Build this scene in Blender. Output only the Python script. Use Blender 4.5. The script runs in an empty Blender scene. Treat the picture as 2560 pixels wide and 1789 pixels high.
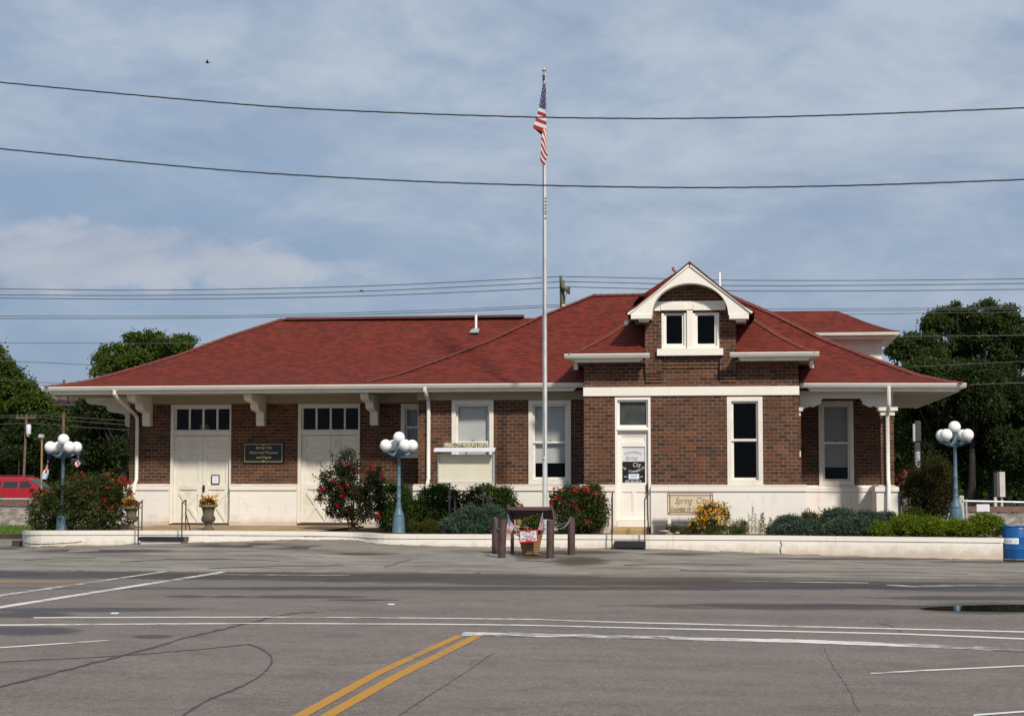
import bpy, bmesh, math, random
import numpy as np
from mathutils import Vector, Matrix
R = math.radians
random.seed(7)
scene = bpy.context.scene
col = scene.collection

# ------------------------------------------------------------------ camera
F = 4350.0                      # focal length in pixels of the 2560 px wide photograph
PITCH = math.atan(295.5 / F)
YAW = math.atan(580.0 * math.cos(PITCH) / F)
CAM = Vector((0.0, -45.2, 1.82))
fwd0 = Vector((-math.sin(YAW), math.cos(YAW), 0))
RIGHT = Vector((math.cos(YAW), math.sin(YAW), 0))
FWD = fwd0 * math.cos(PITCH) + Vector((0, 0, 1)) * math.sin(PITCH)
UP = -fwd0 * math.sin(PITCH) + Vector((0, 0, 1)) * math.cos(PITCH)
cd = bpy.data.cameras.new('camera')
cam = bpy.data.objects.new('camera', cd)
col.objects.link(cam)
cam.matrix_world = Matrix(((RIGHT.x, UP.x, -FWD.x, CAM.x), (RIGHT.y, UP.y, -FWD.y, CAM.y),
                           (RIGHT.z, UP.z, -FWD.z, CAM.z), (0, 0, 0, 1)))
cd.sensor_fit = 'HORIZONTAL'
cd.sensor_width = 36.0
cd.lens = F / 2560.0 * 36.0
cd.clip_start = 0.1
cd.clip_end = 6000
scene.camera = cam

# ------------------------------------------------------------------ world and sun
SUN_EL, SUN_AZ = R(41), R(32)          # azimuth measured from the facade normal (-Y) towards +X
sun_dir = Vector((math.sin(SUN_AZ) * math.cos(SUN_EL), -math.cos(SUN_AZ) * math.cos(SUN_EL), math.sin(SUN_EL)))
sd = bpy.data.lights.new('sun', 'SUN')
sd.energy = 3.7
sd.angle = R(4.5)
sd.color = (1.0, 0.92, 0.82)
so = bpy.data.objects.new('sun', sd)
col.objects.link(so)
so.rotation_euler = sun_dir.to_track_quat('Z', 'Y').to_euler()
so.location = (30, -40, 40)

SKY_STRENGTH = 0.10
world = bpy.data.worlds.new("World")
scene.world = world
world.use_nodes = True
wn, wl = world.node_tree.nodes, world.node_tree.links
wn.clear()


def wnode(t, **kw):
    n = wn.new(t)
    for k, v in kw.items():
        setattr(n, k, v)
    return n


w_out = wnode('ShaderNodeOutputWorld')
w_bg = wnode('ShaderNodeBackground')
w_bg.inputs['Strength'].default_value = SKY_STRENGTH
w_sky = wnode('ShaderNodeTexSky', sky_type='NISHITA')
w_sky.sun_disc = False
w_sky.sun_elevation = SUN_EL
w_sky.sun_rotation = math.pi - SUN_AZ      # same direction as the lamp
w_sky.air_density = 1.2
w_sky.dust_density = 2.0
w_tc = wnode('ShaderNodeTexCoord')


def w_noise(scale_vec, loc, scale, detail, rough, dist=0.0):
    m = wnode('ShaderNodeMapping')
    m.inputs['Scale'].default_value = scale_vec
    m.inputs['Location'].default_value = loc
    n = wnode('ShaderNodeTexNoise')
    n.inputs['Scale'].default_value = scale
    n.inputs['Detail'].default_value = detail
    n.inputs['Roughness'].default_value = rough
    n.inputs['Distortion'].default_value = dist
    wl.new(w_tc.outputs['Generated'], m.inputs['Vector'])
    wl.new(m.outputs['Vector'], n.inputs['Vector'])
    return n.outputs['Fac']


def w_ramp(sock, stops):
    r = wnode('ShaderNodeValToRGB')
    els = r.color_ramp.elements
    while len(els) < len(stops):
        els.new(0.5)
    for e, (p, c) in zip(els, stops):
        e.position = p
        e.color = (c[0], c[1], c[2], 1) if isinstance(c, tuple) else (c, c, c, 1)
    wl.new(sock, r.inputs['Fac'])
    return r.outputs['Color']


def w_mix(fac, a, b):
    m = wnode('ShaderNodeMix', data_type='RGBA')
    for s, v in ((m.inputs[0], fac), (m.inputs[6], a), (m.inputs[7], b)):
        if hasattr(v, 'is_linked'):
            wl.new(v, s)
        elif isinstance(v, tuple):
            s.default_value = (*v, 1)
        else:
            s.default_value = v
    return m.outputs[2]


def w_math(op, a, b=None, c=None, clamp=False):
    m = wnode('ShaderNodeMath', operation=op)
    m.use_clamp = clamp
    for s, v in zip(m.inputs, (a, b, c)):
        if v is None:
            continue
        if hasattr(v, 'is_linked'):
            wl.new(v, s)
        else:
            s.default_value = v
    return m.outputs[0]


w_sep = wnode('ShaderNodeSeparateXYZ')
wl.new(w_tc.outputs['Generated'], w_sep.inputs[0])
# thin blue-grey veil over the whole sky, soft streaks of lighter cloud on it
n_big = w_noise((1.8, 1.8, 4.2), (0.3, 0.0, 0.2), 2.3, 5, 0.55, 0.5)
n_mid = w_noise((3.6, 3.6, 8.5), (1.7, 0.4, 0.1), 2.6, 7, 0.6, 0.9)
n_fine = w_noise((8, 8, 15.0), (4.2, 1.4, 2.1), 3.0, 8, 0.62, 0.8)
veil = w_mix(0.90, w_sky.outputs['Color'], (2.32, 3.15, 4.45))
m1 = w_math('MULTIPLY_ADD', n_mid, 0.55, w_math('MULTIPLY', n_big, 0.75))
m1 = w_math('MULTIPLY_ADD', n_fine, 0.30, w_math('SUBTRACT', m1, 0.07))
hi = w_math('MULTIPLY_ADD', w_sep.outputs['Z'], 0.9, -0.13)        # more cloud higher up
hi2 = w_math('MULTIPLY_ADD', w_sep.outputs['X'], 0.16, hi)
m1 = w_math('ADD', m1, hi2)
c_mask = w_ramp(m1, [(0.56, 0.0), (0.72, 0.42), (0.90, 1.0)])
lite = w_mix(c_mask, veil, (3.95, 4.55, 5.35))
# a low pinkish bank to the left
bz = w_math('SUBTRACT', w_sep.outputs['Z'], 0.123)
bx = w_math('ADD', w_sep.outputs['X'], 0.375)
rb = w_math('ADD', w_math('POWER', w_math('MULTIPLY', bz, 44.0), 2.0), w_math('POWER', w_math('MULTIPLY', bx, 6.2), 2.0))
rb = w_math('SUBTRACT', 1.08, rb)
rb = w_math('ADD', rb, w_math('MULTIPLY_ADD', n_fine, 2.2, w_math('MULTIPLY_ADD', n_mid, 1.6, -1.95)))
b_mask = w_ramp(rb, [(0.15, 0.0), (0.5, 0.6), (1.0, 0.95)])
lite = w_mix(b_mask, lite, (4.2, 4.45, 5.05))
# greyer patches
g_mask = w_ramp(w_noise((2.4, 2.4, 6.0), (7.7, 3.1, 0.4), 2.6, 6, 0.58, 0.6), [(0.44, 0.0), (0.68, 0.65)])
sky_col = w_mix(g_mask, lite, (2.1, 2.85, 4.15))
wl.new(sky_col, w_bg.inputs['Color'])
wl.new(w_bg.outputs['Background'], w_out.inputs['Surface'])

vs = scene.view_settings
vs.view_transform = 'Standard'
vs.look = 'None'
vs.gamma = 1.0
vs.exposure = 0.25
scene.render.film_transparent = False
scene.cycles.max_bounces = 8
scene.cycles.transparent_max_bounces = 16

# ------------------------------------------------------------------ pixel helpers (photo pixels -> world points)
TILT = -0.0077


def ray(px, py):
    return FWD + RIGHT * ((px - 1280.0) / F) + UP * ((894.5 - py) / F)


def P(px, py, Y):
    d = ray(px, py)
    t = (Y - CAM.y) / d.y
    return CAM + d * t


def zr(x):
    return TILT * x


def G(px, py):
    d = ray(px, py)
    t = -(CAM.z - TILT * CAM.x) / (d.z - TILT * d.x)
    return CAM + d * t


def PX(px, py, Y):
    return P(px, py, Y).x


def PZ(px, py, Y):
    return P(px, py, Y).z


def RC(px0, py0, px1, py1, Y):
    """photo rectangle on the plane y=Y -> x0, x1, z0, z1"""
    my, mx = (py0 + py1) / 2, (px0 + px1) / 2
    return PX(px0, my, Y), PX(px1, my, Y), PZ(mx, py1, Y), PZ(mx, py0, Y)


# ------------------------------------------------------------------ materials
M = {}


def nodes_of(name):
    m = bpy.data.materials.new(name)
    m.use_nodes = True
    nt = m.node_tree
    return m, nt, nt.nodes['Principled BSDF']


class NT:
    """small helper round a node tree"""

    def __init__(self, nt):
        self.nt = nt

    def n(self, t, **kw):
        n = self.nt.nodes.new(t)
        for k, v in kw.items():
            setattr(n, k, v)
        return n

    def set(self, sock, v):
        if hasattr(v, 'is_linked'):
            self.nt.links.new(v, sock)
        elif isinstance(v, tuple) and len(v) == 3 and len(sock.default_value) == 4:
            sock.default_value = (*v, 1)
        else:
            sock.default_value = v

    def mix(self, f, a, b, blend='MIX'):
        m = self.n('ShaderNodeMix', data_type='RGBA', blend_type=blend)
        self.set(m.inputs[0], f)
        self.set(m.inputs[6], a)
        self.set(m.inputs[7], b)
        return m.outputs[2]

    def math(self, op, a, b=None, c=None, clamp=False):
        m = self.n('ShaderNodeMath', operation=op)
        m.use_clamp = clamp
        for s, v in zip(m.inputs, (a, b, c)):
            if v is not None:
                self.set(s, v)
        return m.outputs[0]

    def ramp(self, f, stops, interp='LINEAR'):
        r = self.n('ShaderNodeValToRGB')
        r.color_ramp.interpolation = interp
        e = r.color_ramp.elements
        while len(e) < len(stops):
            e.new(0.5)
        for k, (p, c) in zip(e, stops):
            k.position = p
            k.color = (*c, 1) if isinstance(c, tuple) else (c, c, c, 1)
        self.set(r.inputs['Fac'], f)
        return r.outputs['Color']

    def uv(self):
        return self.n('ShaderNodeTexCoord').outputs['UV']

    def pos(self):
        return self.n('ShaderNodeNewGeometry').outputs['Position']

    def mapv(self, v, scale=(1, 1, 1), loc=(0, 0, 0)):
        m = self.n('ShaderNodeMapping')
        m.inputs['Scale'].default_value = scale
        m.inputs['Location'].default_value = loc
        self.set(m.inputs['Vector'], v)
        return m.outputs['Vector']

    def noise(self, v, scale, detail=4, rough=0.55, dist=0.0):
        n = self.n('ShaderNodeTexNoise')
        self.set(n.inputs['Vector'], v)
        n.inputs['Scale'].default_value = scale
        n.inputs['Detail'].default_value = detail
        n.inputs['Roughness'].default_value = rough
        n.inputs['Distortion'].default_value = dist
        return n.outputs['Fac']

    def bump(self, h, strength, dist, bsdf):
        b = self.n('ShaderNodeBump')
        b.inputs['Strength'].default_value = strength
        b.inputs['Distance'].default_value = dist
        self.set(b.inputs['Height'], h)
        self.nt.links.new(b.outputs['Normal'], bsdf.inputs['Normal'])


def simple(name, c, rough=0.6, metal=0.0, var=0.12, scale=3.0, bump=0.0, spec=0.4, dirt=None):
    m, nt, b = nodes_of(name)
    t = NT(nt)
    p = t.pos()
    f = t.noise(p, scale, 6, 0.6)
    lo = tuple(x * (1 - var) for x in c)
    hi_ = tuple(min(1, x * (1 + var)) for x in c)
    cc = t.ramp(f, [(0.3, lo), (0.7, hi_)])
    if dirt:
        dcol, amt, ds = dirt
        d = t.ramp(t.noise(t.mapv(p, (ds, ds, ds * 0.6), (3, 1, 2)), 1.0, 8, 0.65), [(0.52, 0.0), (0.75, amt)])
        cc = t.mix(d, cc, dcol)
    t.set(b.inputs['Base Color'], cc)
    b.inputs['Roughness'].default_value = rough
    b.inputs['Metallic'].default_value = metal
    b.inputs['Specular IOR Level'].default_value = spec
    if bump:
        t.bump(t.noise(p, scale * 12, 4), bump, 0.01, b)
    M[name] = m
    return m


def mk_brick():
    m, nt, b = nodes_of('brick')
    t = NT(nt)
    uv = t.uv()
    wob = t.n('ShaderNodeVectorMath', operation='ADD')
    nz = t.n('ShaderNodeTexNoise')
    nz.inputs['Scale'].default_value = 9
    t.set(nz.inputs['Vector'], uv)
    sc = t.n('ShaderNodeVectorMath', operation='SCALE')
    t.set(sc.inputs[0], nz.outputs['Color'])
    sc.inputs['Scale'].default_value = 0.012
    t.set(wob.inputs[0], uv)
    t.set(wob.inputs[1], sc.outputs[0])
    br = t.n('ShaderNodeTexBrick')
    t.set(br.inputs['Vector'], wob.outputs[0])
    br.inputs['Color1'].default_value = (0, 0, 0, 1)
    br.inputs['Color2'].default_value = (1, 1, 1, 1)
    br.inputs['Mortar'].default_value = (0.5, 0.5, 0.5, 1)
    br.inputs['Scale'].default_value = 1
    br.inputs['Brick Width'].default_value = 0.212
    br.inputs['Row Height'].default_value = 0.0885
    br.inputs['Mortar Size'].default_value = 0.0068
    br.inputs['Mortar Smooth'].default_value = 0.35
    br.inputs['Bias'].default_value = 0.0
    br.offset = 0.5
    bc = t.ramp(br.outputs['Color'], [(0.0, (0.042, 0.028, 0.026)), (0.14, (0.082, 0.041, 0.028)), (0.45, (0.120, 0.053, 0.031)),
                                      (0.72, (0.152, 0.065, 0.033)), (0.88, (0.200, 0.080, 0.035)), (0.95, (0.185, 0.060, 0.030)), (1.0, (0.052, 0.042, 0.046))])
    blotch = t.noise(uv, 1.3, 5, 0.6)
    bc = t.mix(t.ramp(blotch, [(0.35, 0.45), (0.6, 0.0)]), bc, (0.080, 0.046, 0.034))
    fine = t.noise(uv, 60, 4, 0.6)
    bc = t.mix(0.35, bc, t.ramp(fine, [(0.3, (0.04, 0.025, 0.02)), (0.7, (0.25, 0.14, 0.10))]), 'OVERLAY')
    run = t.noise(t.mapv(uv, (3.2, 0.35, 1), (2, 6, 0)), 1.0, 7, 0.62)
    bc = t.mix(t.ramp(run, [(0.55, 0.0), (0.72, 0.55)]), bc, (0.050, 0.036, 0.030))
    bc = t.mix(t.ramp(run, [(0.28, 0.22), (0.42, 0.0)]), bc, (0.22, 0.125, 0.075))
    mort = t.ramp(t.noise(uv, 2.2, 4), [(0.35, (0.125, 0.093, 0.064)), (0.65, (0.29, 0.218, 0.150))])
    c = t.mix(br.outputs['Fac'], bc, mort)
    t.set(b.inputs['Base Color'], c)
    b.inputs['Roughness'].default_value = 0.85
    b.inputs['Specular IOR Level'].default_value = 0.25
    h = t.math('SUBTRACT', t.math('MULTIPLY', fine, 0.35), br.outputs['Fac'])
    t.bump(h, 0.6, 0.008, b)
    M['brick'] = m


def mk_shingle():
    m, nt, b = nodes_of('shingle')
    t = NT(nt)
    uv = t.uv()
    br = t.n('ShaderNodeTexBrick')
    t.set(br.inputs['Vector'], uv)
    br.inputs['Color1'].default_value = (0, 0, 0, 1)
    br.inputs['Color2'].default_value = (1, 1, 1, 1)
    br.inputs['Mortar'].default_value = (0.5, 0.5, 0.5, 1)
    br.inputs['Scale'].default_value = 1
    br.inputs['Brick Width'].default_value = 0.27
    br.inputs['Row Height'].default_value = 0.135
    br.inputs['Mortar Size'].default_value = 0.014
    br.inputs['Mortar Smooth'].default_value = 0.5
    br.offset = 0.37
    bc = t.ramp(br.outputs['Color'], [(0.0, (0.135, 0.025, 0.015)), (0.5, (0.170, 0.029, 0.016)), (0.8, (0.205, 0.036, 0.018)), (1.0, (0.148, 0.036, 0.023))])
    big = t.noise(t.mapv(uv, (0.5, 0.9, 1)), 0.9, 5, 0.6)
    bc = t.mix(t.ramp(big, [(0.35, 0.22), (0.65, 0.0)]), bc, (0.120, 0.032, 0.024))
    gran = t.noise(uv, 70, 3, 0.7)
    bc = t.mix(0.4, bc, t.ramp(gran, [(0.3, (0.06, 0.012, 0.01)), (0.7, (0.30, 0.06, 0.04))]), 'OVERLAY')
    strk = t.noise(t.mapv(uv, (1.6, 0.22, 1), (4, 1, 0)), 1.3, 6, 0.6)
    bc = t.mix(t.ramp(strk, [(0.52, 0.0), (0.75, 0.25)]), bc, (0.105, 0.034, 0.027))
    bc = t.mix(t.ramp(strk, [(0.25, 0.18), (0.42, 0.0)]), bc, (0.23, 0.050, 0.028))
    # shadow lines under random raised tabs, painted as short dark dashes along each course
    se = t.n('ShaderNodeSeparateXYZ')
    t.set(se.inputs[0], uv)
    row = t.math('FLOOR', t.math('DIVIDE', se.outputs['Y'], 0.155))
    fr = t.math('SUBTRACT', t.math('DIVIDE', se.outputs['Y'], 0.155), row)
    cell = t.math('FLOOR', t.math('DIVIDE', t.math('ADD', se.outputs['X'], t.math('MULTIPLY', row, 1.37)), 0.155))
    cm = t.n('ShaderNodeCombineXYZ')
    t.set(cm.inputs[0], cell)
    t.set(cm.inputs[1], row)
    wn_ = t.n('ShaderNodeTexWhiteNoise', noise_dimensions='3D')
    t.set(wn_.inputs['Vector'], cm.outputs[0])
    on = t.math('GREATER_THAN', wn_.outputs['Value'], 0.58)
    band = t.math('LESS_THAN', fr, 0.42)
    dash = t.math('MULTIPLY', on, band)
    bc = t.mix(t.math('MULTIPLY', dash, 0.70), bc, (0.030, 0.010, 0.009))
    t.set(b.inputs['Base Color'], bc)
    b.inputs['Roughness'].default_value = 0.9
    b.inputs['Specular IOR Level'].default_value = 0.2
    t.bump(t.math('SUBTRACT', t.math('MULTIPLY', gran, 0.4), dash), 0.5, 0.01, b)
    M['shingle'] = m


def mk_masonry_white():
    """painted block plinth / retaining wall: faint courses, grime, rusty runs near the foot"""
    for name, base, dirtamt in (('plinth_paint', (0.77, 0.73, 0.665), 0.6), ('wall_paint', (0.76, 0.715, 0.64), 0.9)):
        m, nt, b = nodes_of(name)
        t = NT(nt)
        uv = t.uv()
        br = t.n('ShaderNodeTexBrick')
        t.set(br.inputs['Vector'], uv)
        br.inputs['Scale'].default_value = 1
        br.inputs['Brick Width'].default_value = 1.3
        br.inputs['Row Height'].default_value = 0.2
        br.inputs['Mortar Size'].default_value = 0.006
        br.inputs['Mortar Smooth'].default_value = 0.8
        n1 = t.noise(uv, 1.1, 6, 0.6)
        n2 = t.noise(t.mapv(uv, (2.2, 0.8, 1), (3, 5, 0)), 1.6, 8, 0.7)
        c = t.ramp(n1, [(0.3, tuple(x * 0.93 for x in base)), (0.7, base)])
        c = t.mix(t.math('MULTIPLY', br.outputs['Fac'], t.ramp(n1, [(0.4, 0.0), (0.7, 0.35)])), c, (0.35, 0.31, 0.26))
        c = t.mix(t.ramp(n2, [(0.56, 0.0), (0.74, dirtamt * 0.55)]), c, (0.42, 0.33, 0.24))
        n3 = t.noise(t.mapv(uv, (1, 1.4, 1), (9, 2, 0)), 5.5, 8, 0.72)
        c = t.mix(t.ramp(n3, [(0.66, 0.0), (0.73, dirtamt)]), c, (0.20, 0.155, 0.12))
        n4 = t.noise(t.mapv(uv, (6.5, 0.5, 1), (2, 4, 0)), 1.0, 6, 0.6)
        c = t.mix(t.ramp(n4, [(0.60, 0.0), (0.74, dirtamt * 0.5)]), c, (0.36, 0.235, 0.13))
        sv = t.n('ShaderNodeSeparateXYZ')
        t.set(sv.inputs[0], uv)
        foot = 0.50 if name == 'plinth_paint' else -0.02
        hgt = t.math('MULTIPLY_ADD', t.noise(t.mapv(uv, (1.0, 1.0, 1), (5, 5, 0)), 3.5, 7, 0.7), -0.55, t.math('SUBTRACT', sv.outputs['Y'], foot))
        c = t.mix(t.ramp(hgt, [(0.0, 0.62), (0.16, 0.0)]) if False else t.math('MULTIPLY', t.math('SUBTRACT', 1.0, t.math('MULTIPLY_ADD', hgt, 4.5, 1.0), None, True), 0.55), c, (0.33, 0.235, 0.15))
        n5 = t.noise(t.mapv(uv, (1, 1, 1), (6, 1, 0)), 26, 3, 0.6)
        c = t.mix(t.ramp(n5, [(0.70, 0.0), (0.74, dirtamt * 0.6)]), c, (0.30, 0.26, 0.21))
        t.set(b.inputs['Base Color'], c)
        b.inputs['Roughness'].default_value = 0.7
        b.inputs['Specular IOR Level'].default_value = 0.3
        t.bump(t.math('SUBTRACT', t.noise(uv, 14, 5), t.math('MULTIPLY', br.outputs['Fac'], 1.2)), 0.35, 0.008, b)
        M[name] = m


def mk_asphalt():
    m, nt, b = nodes_of('asphalt')
    t = NT(nt)
    p = t.pos()
    n1 = t.noise(t.mapv(p, (0.35, 0.8, 1)), 0.5, 7, 0.6)
    c = t.ramp(n1, [(0.3, (0.134, 0.114, 0.101)), (0.7, (0.170, 0.148, 0.133))])
    g = t.noise(p, 55, 3, 0.75)
    c = t.mix(0.9, c, t.ramp(g, [(0.30, (0.16, 0.145, 0.14)), (0.70, (0.84, 0.83, 0.82))]), 'OVERLAY')
    s = t.noise(t.mapv(p, (0.12, 0.9, 1), (5, 2, 0)), 0.9, 8, 0.65)
    c = t.mix(t.ramp(s, [(0.55, 0.0), (0.72, 0.35)]), c, (0.070, 0.060, 0.054))
    g2 = t.noise(t.mapv(p, (1, 1, 1), (7, 3, 0)), 16, 4, 0.7)
    c = t.mix(0.55, c, t.ramp(g2, [(0.30, (0.26, 0.25, 0.245)), (0.70, (0.74, 0.74, 0.735))]), 'OVERLAY')
    mid = t.noise(t.mapv(p, (0.8, 1.1, 1), (1, 8, 0)), 1.7, 8, 0.68)
    c = t.mix(t.ramp(mid, [(0.36, 0.40), (0.52, 0.0)]), c, (0.078, 0.068, 0.062))
    c = t.mix(t.ramp(mid, [(0.58, 0.0), (0.74, 0.45)]), c, (0.205, 0.188, 0.172))
    # wheel paths along the street, polished a little lighter, with an oily strip between
    sp = t.n('ShaderNodeSeparateXYZ')
    t.set(sp.inputs[0], p)
    wv = t.math('SINE', t.math('MULTIPLY', t.math('ADD', sp.outputs['Y'], t.math('MULTIPLY', n1, 1.6)), 3.3))
    c = t.mix(t.math('MULTIPLY', t.math('MAXIMUM', wv, 0.0), 0.16), c, (0.20, 0.185, 0.172))
    spots = t.noise(t.mapv(p, (1, 1, 1), (3, 17, 0)), 2.9, 6, 0.6)
    c = t.mix(t.ramp(spots, [(0.68, 0.0), (0.72, 0.55)]), c, (0.055, 0.047, 0.043))
    grit = t.noise(t.mapv(p, (1, 1, 1), (31, 5, 0)), 21, 2, 0.5)
    c = t.mix(t.ramp(grit, [(0.745, 0.0), (0.765, 0.7)]), c, (0.36, 0.33, 0.29))
    c = t.mix(t.ramp(grit, [(0.25, 0.65), (0.27, 0.0)]), c, (0.04, 0.035, 0.032))
    t.set(b.inputs['Base Color'], c)
    b.inputs['Roughness'].default_value = 0.88
    b.inputs['Specular IOR Level'].default_value = 0.3
    t.bump(g, 0.35, 0.008, b)
    M['asphalt'] = m


def mk_apron():
    m, nt, b = nodes_of('apron')
    t = NT(nt)
    p = t.pos()
    n1 = t.noise(t.mapv(p, (0.45, 0.75, 1), (1, 4, 0)), 0.9, 9, 0.66)
    c = t.ramp(n1, [(0.28, (0.165, 0.147, 0.125)), (0.5, (0.225, 0.205, 0.175)), (0.72, (0.30, 0.28, 0.245))])
    n2 = t.noise(t.mapv(p, (0.45, 1.0, 1), (8, 1, 0)), 1.2, 9, 0.70)
    c = t.mix(t.ramp(n2, [(0.46, 0.0), (0.62, 0.85)]), c, (0.118, 0.104, 0.09))
    n3 = t.noise(t.mapv(p, (0.7, 2.2, 1), (2, 7, 0)), 1.9, 9, 0.74)
    c = t.mix(t.ramp(n3, [(0.57, 0.0), (0.65, 0.8)]), c, (0.070, 0.060, 0.052))
    g = t.noise(p, 45, 3, 0.7)
    c = t.mix(0.5, c, t.ramp(g, [(0.32, (0.25, 0.24, 0.23)), (0.68, (0.74, 0.74, 0.73))]), 'OVERLAY')
    t.set(b.inputs['Base Color'], c)
    b.inputs['Roughness'].default_value = 0.85
    b.inputs['Specular IOR Level'].default_value = 0.3
    t.bump(g, 0.3, 0.008, b)
    M['apron'] = m


def mk_glass():
    m, nt, b = nodes_of('window_glass')
    t = NT(nt)
    nt.nodes.remove(b)
    out = nt.nodes['Material Output']
    gl = t.n('ShaderNodeBsdfGlossy')
    gl.inputs['Roughness'].default_value = 0.02
    tr = t.n('ShaderNodeBsdfTransparent')
    tr.inputs['Color'].default_value = (0.90, 0.91, 0.905, 1)
    fr = t.n('ShaderNodeFresnel')
    fr.inputs['IOR'].default_value = 1.2
    bp = t.n('ShaderNodeBump')
    bp.inputs['Strength'].default_value = 0.05
    bp.inputs['Distance'].default_value = 0.01
    t.set(bp.inputs['Height'], t.noise(t.pos(), 2.5, 2))
    t.set(gl.inputs['Normal'], bp.outputs[0])
    mx = t.n('ShaderNodeMixShader')
    t.set(mx.inputs[0], fr.outputs[0])
    t.set(mx.inputs[1], tr.outputs[0])
    t.set(mx.inputs[2], gl.outputs[0])
    nt.links.new(mx.outputs[0], out.inputs['Surface'])
    M['glass'] = m


def mk_leaf(name, dark, light, warm=None, trans=0.30, rough=0.6):
    m, nt, b = nodes_of(name)
    t = NT(nt)
    g = t.n('ShaderNodeNewGeometry')
    stops = [(0.0, dark), (0.65, light)]
    stops.append((1.0, warm if warm else tuple(min(1, x * 1.35) for x in light)))
    c = t.ramp(g.outputs['Random Per Island'], stops)
    t.set(b.inputs['Base Color'], c)
    b.inputs['Roughness'].default_value = rough
    b.inputs['Specular IOR Level'].default_value = 0.12
    tl = t.n('ShaderNodeBsdfTranslucent')
    t.set(tl.inputs['Color'], t.mix(0.5, c, (0.10, 0.16, 0.02)))
    mx = t.n('ShaderNodeMixShader')
    mx.inputs[0].default_value = trans
    out = nt.nodes['Material Output']
    t.set(mx.inputs[1], b.outputs[0])
    t.set(mx.inputs[2], tl.outputs[0])
    nt.links.new(mx.outputs[0], out.inputs['Surface'])
    M[name] = m


def mk_paint(name, c, wear, wear_scale=(1.2, 5, 1)):
    """road paint worn through to the asphalt in ragged flakes"""
    m, nt, b = nodes_of(name)
    t = NT(nt)
    p = t.pos()
    n = t.noise(t.mapv(p, wear_scale), 2.4, 9, 0.72)
    n2 = t.noise(t.mapv(p, (0.25, 0.25, 1), (4, 4, 0)), 1.0, 3, 0.5)
    f = t.ramp(t.math('ADD', t.math('MULTIPLY', n, 0.7), t.math('MULTIPLY', n2, 0.45)), [(wear, 0.0), (wear + 0.06, 1.0)])
    cc = t.mix(t.noise(p, 30, 3), tuple(x * 0.82 for x in c), c)
    t.set(b.inputs['Base Color'], t.mix(f, cc, (0.125, 0.112, 0.102)))
    b.inputs['Roughness'].default_value = 0.7
    M[name] = m


def mk_soft_stain(name, c, rough, amt):
    """wet or oily patch with a ragged soft edge (u,v run -1..1 across the sheet)"""
    m, nt, b = nodes_of(name)
    t = NT(nt)
    uv = t.uv()
    ln = t.n('ShaderNodeVectorMath', operation='LENGTH')
    t.set(ln.inputs[0], uv)
    p = t.pos()
    n = t.noise(t.mapv(p, (0.5, 1.5, 1)), 1.3, 8, 0.62)
    e = t.math('ADD', ln.outputs['Value'], t.math('MULTIPLY_ADD', n, 1.3, -0.65))
    f = t.ramp(e, [(0.45, amt), (0.92, 0.0)])
    b.inputs['Base Color'].default_value = (*c, 1)
    b.inputs['Roughness'].default_value = rough
    tr = t.n('ShaderNodeBsdfTransparent')
    mx = t.n('ShaderNodeMixShader')
    t.set(mx.inputs[0], f)
    t.set(mx.inputs[1], tr.outputs[0])
    t.set(mx.inputs[2], b.outputs[0])
    nt.links.new(mx.outputs[0], nt.nodes['Material Output'].inputs['Surface'])
    M[name] = m


def mk_ballast():
    m, nt, b = nodes_of('ballast')
    t = NT(nt)
    p = t.pos()
    v = t.n('ShaderNodeTexVoronoi')
    t.set(v.inputs['Vector'], p)
    v.inputs['Scale'].default_value = 5
    c = t.ramp(v.outputs['Color'], [(0.2, (0.06, 0.05, 0.042)), (0.5, (0.19, 0.165, 0.135)), (0.85, (0.42, 0.38, 0.32))])
    t.set(b.inputs['Base Color'], t.mix(t.noise(p, 0.6, 4), c, (0.17, 0.14, 0.11)))
    b.inputs['Roughness'].default_value = 0.9
    t.bump(v.outputs['Distance'], 1.0, 0.05, b)
    M['ballast'] = m


mk_brick(); mk_shingle(); mk_masonry_white(); mk_asphalt(); mk_apron(); mk_glass(); mk_ballast()
simple('trim', (0.69, 0.66, 0.585), 0.5, var=0.08, scale=2.5, dirt=((0.40, 0.34, 0.25), 0.4, 2.2))
simple('door_cream', (0.69, 0.655, 0.565), 0.5, var=0.07, scale=2.2, dirt=((0.40, 0.33, 0.23), 0.4, 1.8))
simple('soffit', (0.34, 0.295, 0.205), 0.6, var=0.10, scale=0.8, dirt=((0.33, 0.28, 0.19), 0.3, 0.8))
simple('band_white', (0.75, 0.71, 0.64), 0.55, var=0.04, scale=2)
simple('gutter_white', (0.70, 0.67, 0.60), 0.35, var=0.05, scale=1.0, dirt=((0.40, 0.36, 0.30), 0.35, 1.6))
simple('dark_room', (0.010, 0.009, 0.009), 0.9)
simple('blind_grey', (0.58, 0.59, 0.585), 0.7, var=0.05, scale=2)
simple('blind_dim', (0.42, 0.42, 0.41), 0.7, var=0.05, scale=2)
simple('frosted', (0.085, 0.088, 0.085), 0.25, var=0.3, scale=4)
simple('brown_metal', (0.060, 0.042, 0.038), 0.45, var=0.15)
simple('black_metal', (0.022, 0.021, 0.023), 0.4, var=0.2)
simple('iron_rail', (0.050, 0.038, 0.036), 0.5, var=0.3, scale=20)
simple('lamp_blue', (0.078, 0.142, 0.190), 0.42, var=0.12, scale=6, bump=0.1, dirt=((0.07, 0.10, 0.12), 0.5, 6))
simple('lamp_blue_worn', (0.060, 0.105, 0.138), 0.5, var=0.15, scale=6, dirt=((0.05, 0.07, 0.08), 0.5, 6))
simple('globe_white', (0.80, 0.785, 0.77), 0.28, var=0.05, scale=7, dirt=((0.55, 0.51, 0.45), 0.35, 6))
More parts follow.
